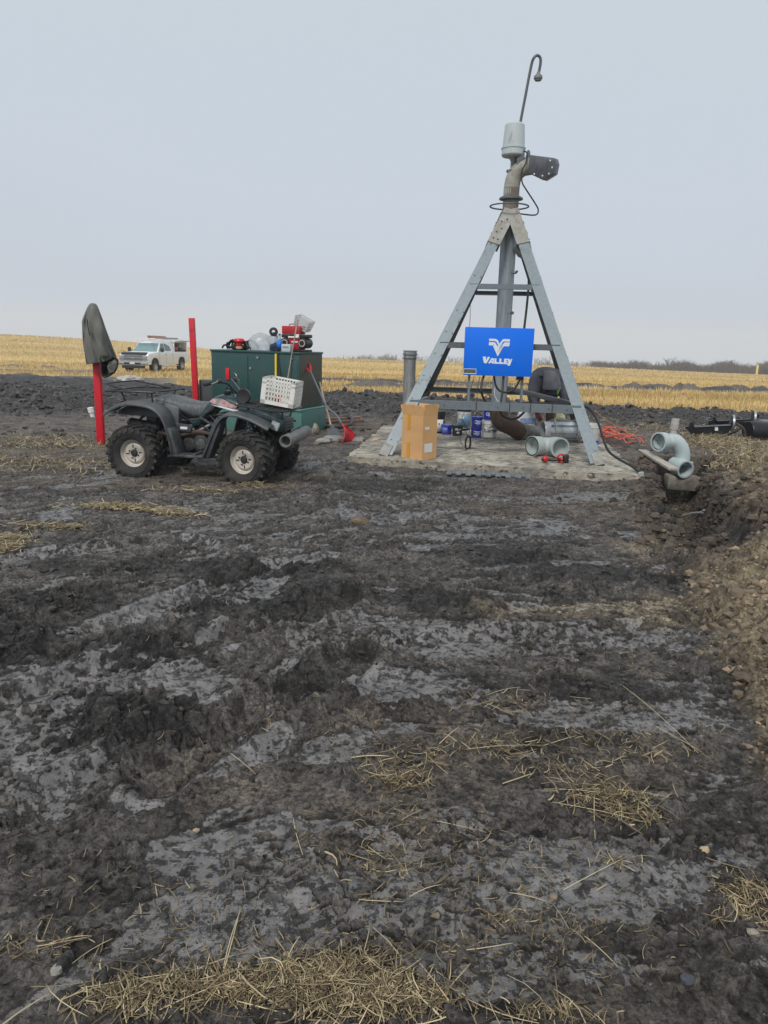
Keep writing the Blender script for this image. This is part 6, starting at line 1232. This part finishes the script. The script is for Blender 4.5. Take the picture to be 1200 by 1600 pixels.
# ---------------------------------------------------------------- worker bending over
Yp = 13.3; px0 = PY(858, 640, Yp).x; hoodm = material('charcoal_hoodie', (.060, .066, .082), .95, color2=(.10, .105, .125), vscale=5, bump=.4, bscale=60); pant = material('muddy_trousers', (.075, .050, .036), .95, color2=(.19, .13, .09), vscale=8, bump=.4, bscale=40)
skinm = material('skin', (.42, .23, .165), .55); boot = material('work_boot', (.07, .045, .03), .8, var=.3, vscale=12)
wk = thing('person', 'person in charcoal hooded jacket and muddy brown trousers bent double over pipework', 'person', (px0-.13, Yp, PADZ)); wk.scale = (1.06, 1.06, 1.06)
V = Vector
pel = V((0, .12, .86)); che = V((.01, -.30, .99)); nck = V((.0, -.50, .87)); hd = V((.015, -.60, .74))
shl, shr = V((-.21, -.40, .90)), V((.21, -.40, .90)); ell, elr = V((-.27, -.46, .64)), V((.27, -.48, .64)); hl2, hr2 = V((-.17, -.58, .42)), V((.18, -.60, .43))
kl, kr = V((-.15, -.02, .48)), V((.15, -.02, .48)); al, ar = V((-.17, .12, .10)), V((.17, .12, .10)); tl, tr_ = V((-.19, -.10, .05)), V((.19, -.10, .05))
# one continuous body
skin('body', [pel, (pel+che)/2+V((0, 0, .05)), che, nck, hd, hd+V((0, -.02, -.10)), shl, ell, hl2, shr, elr, hr2, V((-.09, .1, .80)), kl, al, tl, V((.09, .1, .80)), kr, ar, tr_],
     [(0, 1), (1, 2), (2, 3), (3, 4), (4, 5), (2, 6), (6, 7), (7, 8), (2, 9), (9, 10), (10, 11), (0, 12), (12, 13), (13, 14), (14, 15), (0, 16), (16, 17), (17, 18), (18, 19)],
     [.12, .11, .12, .055, .085, .06, .055, .04, .026, .055, .04, .026, .08, .055, .038, .034, .08, .055, .038, .034], skinm, wk)
bodyo = wk.children[0]
jk = skin('jacket', [pel+V((0, .03, .05)), (pel+che)/2+V((0, 0, .06)), che+V((0, 0, .0)), nck+V((0, .07, .015)), shl, ell, hl2+V((-.02, .04, .05)), shr, elr, hr2+V((.02, .04, .05))], [(0, 1), (1, 2), (2, 3), (2, 4), (4, 5), (5, 6), (2, 7), (7, 8), (8, 9)],
     [(.20, .16), (.235, .19), (.25, .19), .14, .135, .088, .06, .135, .088, .06], hoodm, wk)
tr2 = skin('trousers', [pel+V((0, .02, -.01)), V((-.10, .09, .76)), kl, al+V((0, 0, .06)), V((.10, .09, .76)), kr, ar+V((0, 0, .06))], [(0, 1), (1, 2), (2, 3), (0, 4), (4, 5), (5, 6)], [.165, .12, .088, .072, .12, .088, .072], pant, wk)
for s, a, tt in ((-1, al, tl), (1, ar, tr_)):
    skin('boot', [a+V((0, .02, .07)), a+V((0, .03, -.04)), a+V((0, -.10, -.045)), tt+V((0, -.03, -.005))], [(0, 1), (1, 2), (2, 3)], [.062, .058, .052, .046], boot, wk)
# hood thrown over the back of the head: flat pointed cloth
hp_ = [V((-.13, -.38, 1.06)), V((.13, -.38, 1.06)), V((.155, -.56, .98)), V((.145, -.665, .80)), V((.0, -.69, .765)), V((-.145, -.665, .80)), V((-.155, -.56, .98))]
rings = []
for z, y, w_, dp in ((1.08, -.40, .11, .05), (1.02, -.50, .145, .075), (.94, -.585, .150, .085), (.86, -.635, .148, .085), (.79, -.66, .140, .08), (.775, -.655, .125, .07)): rings.append([V((w_*math.cos(a)*(.82 if z > 1 else 1)+.016*math.sin(3*a+z*19), y+dp*math.sin(a), z)) for a in np.linspace(0, 2*PI, 22, endpoint=False)])
o = MB().loft(rings).build('hood', material('hood_cloth', (.095, .098, .112), .95, color2=(.15, .15, .165), vscale=7, bump=.5, bscale=70), wk, sharp=2.5); u = o.modifiers.new('u', 'SUBSURF'); u.levels = u.render_levels = 1
MB().ball(hd+V((0, -.01, -.0)), .115, (1, 1.0, 1.02), 18, 12).build('cap', material('navy_cap', (.012, .014, .024), .9), wk)
MB().loft([[hd+V((x*.10, -.10-yy, -.07-.03*abs(x))) for x in (-1, -.5, 0, .5, 1)]+[hd+V((x*.10, -.10-yy, -.082-.03*abs(x))) for x in (1, .5, 0, -.5, -1)] for yy in (-.02, .03, .055)]).build('cap_peak', MATS['navy_cap'], wk)
for s in (-1, 1): MB().ball(hd+V((s*.085, 0, -.05)), .026, (.4, 1, 1.3), 8, 6).build('ear', skinm, wk)
MB().ball(hd+V((.0, -.075, -.125)), .018, (.8, 1.1, 1.2), 8, 6).build('nose', skinm, wk)
for s in (-1, 1): MB().ball(hd+V((s*.035, -.06, -.10)), .010, (1, 1, 1), 8, 6).build('eye', black_plastic, wk)
MB().box(hd+V((.075, -.09, .03)), (.035, .03, .12), (0, .3, 0)).build('green_tag', material('lime_strap', (.16, .50, .05), .6), wk, bevel=.008)
glv = material('work_glove', (.028, .022, .02), .9, color2=(.30, .06, .04), vscale=16)
def hand(base, dirv, across, s):
    dirv = V(dirv).normalized(); across = V(across).normalized(); nn_ = dirv.cross(across)
    pts = [base-dirv*.05, base, base+dirv*.05]; ed = [(0, 1), (1, 2)]; ra = [.030, (.042, .024), (.044, .022)]
    for k in range(4):
        o_ = across*(k-1.5)*.022; L = (.032, .038, .036, .028)[k]; i = len(pts); a = base+dirv*.07+o_
        pts += [a, a+dirv*L*.9-nn_*.012*s, a+dirv*L*1.3-nn_*.035*s]; ed += [(2, i), (i, i+1), (i+1, i+2)]; ra += [.0105, .0098, .0085]
    i = len(pts); a = base+across*-.04*1+dirv*.005; pts += [a, a+dirv*.035-across*.014-nn_*.012*s, a+dirv*.06-nn_*.03*s]; ed += [(1, i), (i, i+1), (i+1, i+2)]; ra += [.014, .012, .010]
    return skin('glove', pts, ed, ra, glv, wk, 2)
hand(hl2+V((.0, -.02, -.03)), (.25, -.35, -.9), (.9, .3, .15), 1); hand(hr2+V((0, -.02, -.03)), (-.25, -.35, -.9), (-.9, .3, .15), -1)
# ---------------------------------------------------------------- stubble (uncountable): standing straw in the field bands
def blade_mesh(name, P, D, W, mat, cols=None, bend=None, seg=2):
    """P base points (n,3), D tip vectors, W half-width vectors, bend sideways bow: one thin ribbon each"""
    n = len(P); rows = []
    for k in range(seg+1):
        t = k/seg; c = P+D*t+(0 if bend is None else bend*4*t*(1-t)); w_ = W*(1-.45*t**3); rows += [c-w_, c+w_]
    nv = 2*(seg+1); v = np.stack(rows, 1).reshape(-1, 3).astype(np.float32); i = np.arange(n)[:, None]*nv
    f = np.concatenate([i+np.array([[2*k, 2*k+1, 2*k+3, 2*k+2]]) for k in range(seg)], 1).reshape(-1, 4).astype(np.int32)
    me = bpy.data.meshes.new(name); me.vertices.add(len(v)); me.vertices.foreach_set('co', v.ravel()); me.loops.add(f.size); me.loops.foreach_set('vertex_index', f.ravel()); me.polygons.add(len(f))
    me.polygons.foreach_set('loop_start', np.arange(0, f.size, 4, dtype=np.int32)); me.polygons.foreach_set('loop_total', np.full(len(f), 4, np.int32)); me.update()
    if cols is not None:
        at_ = me.attributes.new('tone', 'FLOAT', 'POINT'); at_.data.foreach_set('value', np.repeat(cols, nv).astype(np.float32))
    me.materials.append(mat); o = bpy.data.objects.new(name, me); COL.objects.link(o); return o
def straw_mat(name, c0, c1, c2):
    m = bpy.data.materials.new(name); m.use_nodes = True; nt = m.node_tree; b = nt.nodes['Principled BSDF']; a = nt.nodes.new('ShaderNodeAttribute'); a.attribute_name = 'tone'; r_ = nt.nodes.new('ShaderNodeValToRGB')
    r_.color_ramp.elements[0].color = (*c0, 1); r_.color_ramp.elements[1].color = (*c2, 1); e = r_.color_ramp.elements.new(.5); e.color = (*c1, 1)
    nt.links.new(a.outputs['Fac'], r_.inputs[0]); nt.links.new(r_.outputs[0], b.inputs['Base Color']); b.inputs['Roughness'].default_value = .6; return m
stm = straw_mat('dry_stubble', (.26, .170, .062), (.56, .395, .155), (.80, .62, .31))
lm = straw_mat('dry_straw', (.035, .026, .018), (.24, .18, .10), (.64, .53, .32))
def seed_stub(n):
    vv = RNG.uniform(566, 645, n*3); uu = RNG.uniform(-140, 1340, n*3)
    Y = 1.7*1155/np.maximum(vv-560, 1)  # spread over distance
    Y = np.exp(RNG.uniform(math.log(17), math.log(118), n*3)); X = RNG.uniform(-.66, .66, n*3)*Y
    z, sm, bl, br, tn, st, hp = site(X, Y, np.full(X.shape, .05)); keep = (st > .45+.2*RNG.random(len(X)))
    return X[keep][:n], Y[keep][:n], z[keep][:n]
X, Y, Z = seed_stub(120000); n = len(X)
h = RNG.uniform(.10, .24, n)*(1+.0*Y); an_ = RNG.uniform(0, PI, n); wv = .006+.00022*Y
D = np.stack([RNG.normal(0, .04, n), RNG.normal(0, .04, n), h], 1); W = np.stack([np.cos(an_)*wv, np.sin(an_)*wv*.4, np.zeros(n)], 1)
tag(blade_mesh('stubble', np.stack([X, Y, Z-.02], 1), D, W, stm, np.clip(RNG.beta(2, 2, n)+.55*fbm(X*.35, Y*1.6, 9, 4, 201)+.25*fbm(X*.2, Y, 1.2, 3, 203), 0, 1)), 'golden cut grain stubble standing across the field', kind='stuff')
# ---------------------------------------------------------------- straw litter trodden into the mud
P_, D_, W_, C_, B_ = [], [], [], [], []
def litter(n, cx, cy, rx, ry, lmin, lmax, up=.03, w=.0016, tone=(.0, 1.0), dirn=None, spread=3.2, lift=.02):
    r_ = np.sqrt(RNG.random(n))*np.abs(RNG.normal(.75, .3, n)); a = RNG.uniform(0, 2*PI, n); x = cx+rx*r_*np.cos(a); y = cy+ry*r_*np.sin(a); z = zat(x, y)[0]
    L = lmin+(lmax-lmin)*RNG.beta(1.2, 2.2, n); th = RNG.uniform(0, 2*PI, n) if dirn is None else dirn+RNG.normal(0, spread, n)
    dz = RNG.normal(0, .10, n)*L+up*RNG.random(n); D = np.stack([np.cos(th)*L, np.sin(th)*L, dz], 1)
    P = np.stack([x, y, z+.003+RNG.random(n)*lift], 1)-D*.5; P[:, 2] = np.maximum(P[:, 2], z-.002)
    ww = w*RNG.uniform(.6, 1.6, n); W = np.stack([-np.sin(th)*ww, np.cos(th)*ww, RNG.normal(0, .5, n)*ww], 1)
    P_.append(P); D_.append(D); W_.append(W); C_.append(tone[0]+(tone[1]-tone[0])*RNG.beta(1.3, 1.5, n)); B_.append(np.stack([-np.sin(th), np.cos(th), np.abs(RNG.normal(0, .5, n))], 1)*(L*RNG.normal(0, .11, n))[:, None])
def lit_px(n, u, v, rx, ry, *a, **k): c = G(u, v); litter(n, c.x, c.y, rx, ry, *a, **k)
for (u, v, rx, ry, n) in ((520, 1545, .24, .07, 620), (620, 1570, .16, .06, 360), (330, 1560, .22, .06, 420), (200, 1580, .16, .05, 200), (440, 1580, .2, .05, 260), (560, 1590, .25, .04, 250), (840, 1600, .2, .05, 90),
                          (950, 1250, .21, .13, 300), (1000, 1275, .10, .06, 90), (620, 1225, .16, .12, 170), (1160, 1400, .12, .10, 150), (1150, 1430, .12, .08, 90), (780, 1170, .3, .12, 110), (880, 1200, .3, .12, 90), (960, 1350, .1, .02, 25),
                          (800, 1100, .3, .12, 80), (660, 1190, .25, .1, 60), (590, 1350, .2, .08, 50), (800, 1440, .15, .04, 40), (100, 1500, .15, .05, 30), (30, 1500, .1, .04, 25), (930, 1160, .3, .1, 60), (1010, 1180, .2, .1, 40), (640, 1290, .3, .1, 40)):
    lit_px(int(n*.8), u, v, rx, ry, .012, .10, w=.0010)
    lit_px(n//3, u, v, rx*1.25, ry*1.3, .01, .05, w=.0018, tone=(0, .8))
    lit_px(n//8, u, v, rx*1.3, ry*1.3, .10, .22, w=.0013)
for (u, v, rx, ry, n) in ((190, 797, .62, .13, 420), (270, 804, .45, .13, 170), (80, 831, .4, .10, 160), (10, 850, .25, .14, 170), (340, 770, .5, .10, 70), (15, 860, .15, .12, 100), (270, 770, .4, .12, 50), (400, 762, .3, .10, 80), (330, 742, .3, .1, 80), (550, 842, .2, .06, 8)):
    lit_px(n, u, v, rx, ry, .03, .22, w=.0028, tone=(.3, 1.0), lift=.05)
for (u, v, rx, ry, n) in ( (560, 680, 2.5, 1.2, 200),  (1000, 775, 1.5, .8, 160), (800, 770, 2.4, .5, 130), (900, 790, 1.6, .6, 130), (700, 790, 1.6, .6, 100), (1180, 800, .7, .7, 160), (880, 660, 3, 1.6, 500), (620, 655, 2, 1.5, 300),  (520, 760, 1.5, .6, 150)):
    lit_px(n, u, v, rx, ry, .02, .10, w=.0030, tone=(.0, .62), lift=.03)
for (u, v, rx, ry, n) in ((600, 1000, 2.2, .9, 260), (500, 1150, 1.3, .4, 260), (700, 1350, .8, .3, 420), (300, 1400, .8, .25, 150), (900, 1450, .5, .2, 220), (1000, 1050, .8, .4, 160), (860, 960, .8, .4, 120), (150, 950, 1.5, .8, 120), (1050, 1150, .5, .3, 120), (600, 1500, .7, .12, 260), (350, 1500, .5, .15, 120)):
    lit_px(n, u, v, rx, ry, .01, .07, w=.0013, tone=(.0, .7), lift=.008)
for (u, v, rx, ry, n) in ((1130, 700, 1.2, 1.2, 1500), (1120, 685, .9, .9, 900), (1050, 668, 2.5, 2.0, 900), (1150, 740, 1.0, 1.0, 700), (60, 730, 1.6, .7, 700), (100, 698, 1.6, 1.0, 600), (20, 690, 1.2, .8, 300), (230, 690, 2, 1.2, 250), (1180, 720, .8, .8, 500), (870, 655, 2.5, 1.2, 300)):
    lit_px(n, u, v, rx, ry, .03, .17, up=.07, w=.0034, tone=(.15, 1.0), lift=.07)
# long single stems named in the photograph by their ends
def stem(u0, v0, u1, v1, z0=.012, z1=.012, w=.0013, tone=.85):
    a, b = G(u0, v0), G(u1, v1); a.z = gz(a.x, a.y)+z0; b.z = gz(b.x, b.y)+z1; d = np.array(b-a)[None]; s_ = np.array([-d[0, 1], d[0, 0], 0]); s_ = s_/np.linalg.norm(s_)*w
    P_.append(np.array(a)[None]); D_.append(d); W_.append(s_[None]); C_.append(np.array([tone])); B_.append(np.array([[s_[0]*random.uniform(-9, 9), s_[1]*random.uniform(-9, 9), .008]]))
for q in ((345, 1555, 376, 1430), (349, 1530, 378, 1432), (458, 1285, 474, 1350), (728, 1175, 850, 1168), (850, 1168, 900, 1160), (968, 1080, 1090, 1185), (1005, 1130, 1095, 1183), (880, 1392, 985, 1342), (902, 1462, 965, 1520), (1120, 1372, 1200, 1400), (1130, 1390, 1175, 1455), (560, 1414, 632, 1416), (60, 1506, 145, 1486), (80, 1500, 145, 1484), (640, 1402, 690, 1390), (760, 1088, 812, 1086), (350, 1190, 400, 1218), (0, 1620, 90, 1560), (800, 1490, 690, 1500), (900, 1240, 1050, 1250), (928, 1250, 930, 1310), (850, 1235, 960, 1250), (870, 1260, 1010, 1290), (968, 1225, 970, 1300), (795, 1400, 860, 1412), (610, 1280, 760, 1300), (130, 1560, 330, 1530), (250, 1600, 410, 1540), (500, 1500, 600, 1600), (700, 1590, 640, 1500)): stem(*q)
sl3 = blade_mesh('straw_litter', np.concatenate(P_), np.concatenate(D_), np.concatenate(W_), lm, np.concatenate(C_), np.concatenate(B_), seg=4); sm3 = sl3.modifiers.new('s', 'SOLIDIFY'); sm3.thickness = .0012
tag(sl3, 'loose golden straw trodden into the mud', kind='stuff')
# ---------------------------------------------------------------- loose soil crumbs
def crumbs(name, n, rule, mat, label, rmin, rmax, v0=690, v1=1640):
    vv = RNG.uniform(v0, v1, n); uu = RNG.uniform(-120, 1320, n); t_ = (math.cos(PITCH)+(800-vv)/FPX*math.sin(PITCH))/(math.sin(PITCH)-(800-vv)/FPX*math.cos(PITCH)); Y = 1.7*t_; X = (uu-600)/FPX*(Y*math.cos(PITCH)+1.7*math.sin(PITCH))
    z, sm, bl, br, tn, st, hp = site(X, Y, np.full(n, .01)); k = RNG.random(n) < rule(sm, bl, br, tn, hp); X, Y, z = X[k], Y[k], z[k]; m = len(X)
    r_ = (rmin+(rmax-rmin)*RNG.random(m)**4)*(.38+.13*Y)
    ico = bmesh.new(); bmesh.ops.create_icosphere(ico, subdivisions=1, radius=1); bv = np.array([v.co for v in ico.verts]); bf = np.array([[v.index for v in f.verts] for f in ico.faces]); ico.free()
    jit = 1+RNG.normal(0, .22, (m, len(bv), 1)); sc = RNG.uniform(.6, 1.3, (m, 1, 3))*np.array([1, 1, .75]); v = bv[None]*jit*sc*r_[:, None, None]; a = RNG.uniform(0, 6.3, m); c_, s_ = np.cos(a)[:, None], np.sin(a)[:, None]
    v = np.stack([v[..., 0]*c_-v[..., 1]*s_, v[..., 0]*s_+v[..., 1]*c_, v[..., 2]], -1)+np.stack([X, Y, z+r_*.15], 1)[:, None]
    f = (bf[None]+np.arange(m)[:, None, None]*len(bv)).reshape(-1, 3); me = bpy.data.meshes.new(name); me.from_pydata(v.reshape(-1, 3).tolist(), [], f.tolist()); me.materials.append(mat); o = bpy.data.objects.new(name, me); COL.objects.link(o); return tag(o, label, kind='stuff')
crumbs('soil_crumbs', 26000, lambda sm, bl, br, tn, hp: (.25+.6*bl-.12*sm)*(1-hp), material('crumb_soil', (.014, .013, .013), .85, color2=(.075, .067, .060), vscale=14, bump=.6, bscale=90), 'loose dark crumbs of mud', .004, .026)
crumbs('clay_crumbs', 42000, lambda sm, bl, br, tn, hp: .62*hp+.25*tn*(tn > .3)+.001, material('crumb_clay', (.085, .062, .044), .9, color2=(.36, .28, .185), vscale=7, bump=.6, bscale=70), 'loose tan crumbs of dug clay', .004, .034)
crumbs('earth_clods', 15000, lambda sm, bl, br, tn, hp: .75*hp, material('clod_earth', (.035, .027, .021), .9, color2=(.24, .185, .125), vscale=2.6, bump=.9, bscale=45), 'broken brown clods of dug earth', .012, .055)
crumbs('field_clods', 16000, lambda sm, bl, br, tn, hp: .9*bl+.08, material('clod_black', (.012, .0115, .012), .7, color2=(.11, .10, .098), vscale=4, bump=.6, bscale=20), 'turned black clods along the tilled strip', .006, .034, 603, 700)
m_ = MB(); rd = random.Random(9)
for _ in range(2300):
    k = rd.choice((0, 0, 1, 1, 1, 2)); a, b = TR[k], TR[k+1]; t_ = rd.random(); o_ = rd.choice((-1, 1, 1))*abs(rd.gauss(.34, .13)) if rd.random() < .7 else rd.uniform(-.3, .3)
    dn = Vector((b.y-a.y, a.x-b.x, 0)).normalized()*-1; p = a+(b-a)*t_+dn*-o_; r_ = .012+.05*rd.random()**3; C0 = len(m_.v)
    m_.ball((p.x, p.y, 0), r_, (rd.uniform(.7, 1.3), rd.uniform(.7, 1.3), rd.uniform(.6, 1)), 6, 4, .2)
    m_.pp = getattr(m_, 'pp', []) + [(p.x, p.y, C0, len(m_.v), r_)]
zz = zat([q[0] for q in m_.pp], [q[1] for q in m_.pp])[0]
for (x, y, i0, i1, r_), z in zip(m_.pp, zz):
    for i in range(i0, i1): m_.v[i] = (m_.v[i][0], m_.v[i][1], m_.v[i][2]+float(z)+r_*.2)
tag(m_.build('trench_clods', material('clod_trench', (.022, .018, .015), .85, color2=(.12, .092, .07), vscale=3.5, bump=.8, bscale=40), None, sharp=.4), 'dark crumbling clods lining the trench', kind='stuff')
# ---------------------------------------------------------------- bare trees on the horizon
barkm = material('bare_twigs', (.095, .078, .072), .95, color2=(.15, .125, .112), vscale=.6)
def bare_tree(h, spread, seed, dense=1.0):
    rd = random.Random(seed); m = MB(); tw_ = []
    def grow(p, d, L, r_, lev):
        q = p+d*L; m_n = 5 if lev < 2 else 3; m.cyl(p, q, r_, r_*.65, m_n, caps=False)
        if lev >= 5: return
        k = rd.choice((2, 3, 3) if lev < 2 else (2, 3))
        for i in range(k):
            nd = (d+Vector((rd.uniform(-1, 1), rd.uniform(-1, 1), rd.uniform(-.25, .75)))*spread).normalized(); grow(q if rd.random() < .6 else p+d*L*rd.uniform(.5, 1), nd, L*rd.uniform(.6, .82), max(r_*.62, .022), lev+1)
    grow(Vector((0, 0, 0)), Vector((rd.uniform(-.1, .1), rd.uniform(-.1, .1), 1)).normalized(), h*.27, h*.022, 0); return m
def tree_thing(name, m, label, x, y, sc=1.0, group=None):
    t = thing(name, label, 'tree', (x, y, float(land(np.array([x]), np.array([y]))[0])-.3), 0, group); n = 5*2
    tr0 = MB(); tr0.v = m.v[:n]; tr0.f = [f for f in m.f if max(f) < n]; cr0 = MB(); cr0.v = m.v[n:]; cr0.f = [tuple(i-n for i in f) for f in m.f if min(f) >= n]
    tr0.build('trunk', barkm, t, smooth=False); cr0.build('crown', barkm, t, smooth=False); t.scale = (sc, sc, sc); return t
TD = 215.0
def tree_at(u, vtop, k, label, group=None, D=TD, proto=None):
    p = PY(u, vtop, D); z0 = float(land(np.array([p.x]), np.array([D]))[0]); sc = (p.z-z0)/TREEH[k]
    if PROT[k] is None: PROT[k] = tree_thing('bare_tree', TREEM[k], label, p.x, D, sc, group); return PROT[k]
    c_ = copy_tree(PROT[k]); c_.location = (p.x, D, z0-.3); c_.scale = (sc*(.9+.3*random.random()), sc, sc); c_.rotation_euler = (0, 0, random.uniform(0, 6)); c_['label'] = label; return c_
TREEM = [bare_tree(9, .75, s) for s in (3, 8, 12, 21)]; TREEH = [max(v[2] for v in m.v) for m in TREEM]; PROT = [None]*4
tree_at(1053, 555, 0, 'round-crowned bare tree, tallest on the horizon, above the trench elbow', 'bare trees on the horizon')
names = [(1120, 566, 1), (1142, 563, 2), (1160, 565, 3), (1182, 566, 1), (1030, 565, 2), (1072, 567, 3), (1095, 569, 1), (1010, 565, 0), (990, 563, 3), (970, 564, 2), (1200, 566, 0), (1222, 564, 2), (1245, 566, 3), (955, 566, 1), (1130, 565, 0), (1150, 562, 1), (1170, 567, 2), (1042, 562, 1), (1063, 560, 3), (1084, 569, 2), (1106, 568, 3), (1000, 566, 1), (980, 566, 1)]
for i, (u, v, k) in enumerate(names): tree_at(u, v-3, k, 'bare leafless tree in the grey row along the right horizon', 'bare trees on the horizon', TD+random.uniform(-6, 14))
# the brush below them and the faint wood farther left read as one mass
bm2 = MB(); rd = random.Random(5)
for (u0, u1, v0, v1, D0, n) in ((925, 1330, 563, 577, 205, 2700), (840, 960, 564, 572, 240, 220), (520, 860, 556, 561, 240, 230), (330, 480, 549, 555, 240, 45), (560, 620, 553, 560, 240, 60)):
    for _ in range(n):
        u = rd.uniform(u0, u1); D = D0+rd.uniform(-6, 14); p = PY(u, rd.uniform(v0-.0, v1), D); zg = float(land(np.array([p.x]), np.array([D]))[0])
        top_ = p.z-(zg); 
        if u0 > 900: top_ *= .85+.15*math.sin(u*.09)
        q0 = Vector((p.x, D, zg)); bm2.cyl(q0, q0+Vector((rd.uniform(-.3, .3), 0, top_)), .07, .03, 3, False)
        for _k in range(7 if u0 > 900 else 4):
            s0 = q0+Vector((0, 0, top_*rd.uniform(.45, .9))); bm2.cyl(s0, s0+Vector((rd.uniform(-1.3, 1.3), rd.uniform(-.6, .6), rd.uniform(.2, 1.3))), .045, .015, 3, False)
tag(bm2.build('distant_wood', barkm, None, smooth=False), 'low grey leafless brush along the horizon', kind='stuff')
o = MB().box((0, 0, 0), (.24, .24, 2.2)).build('yellow_marker', material('marker_yellow', (.72, .62, .18), .6), None, bevel=.02); p = PY(1183, 578, 115); o.location = (p.x, 115, float(land(np.array([p.x]), np.array([115.]))[0])+.5); tag(o, 'pale yellow marker post far off at the field edge on the right', 'post')
# ---------------------------------------------------------------- haze
hz = MB().loft([[Vector((x, y, z)) for x, y in ((-720, -80), (720, -80), (720, 720), (-720, 720))] for z in (-46, 14)]).build('haze', None, None, smooth=False); tag(hz, kind='stuff')
hm_ = bpy.data.materials.new('haze_air'); hm_.use_nodes = True; nt = hm_.node_tree; nt.nodes.remove(nt.nodes['Principled BSDF']); pv = nt.nodes.new('ShaderNodeVolumePrincipled'); pv.inputs['Color'].default_value = (.97, .98, 1.0, 1); pv.inputs['Density'].default_value = .0009; pv.inputs['Anisotropy'].default_value = .1
nt.links.new(pv.outputs[0], nt.nodes['Material Output'].inputs['Volume']); hz.data.materials.append(hm_)
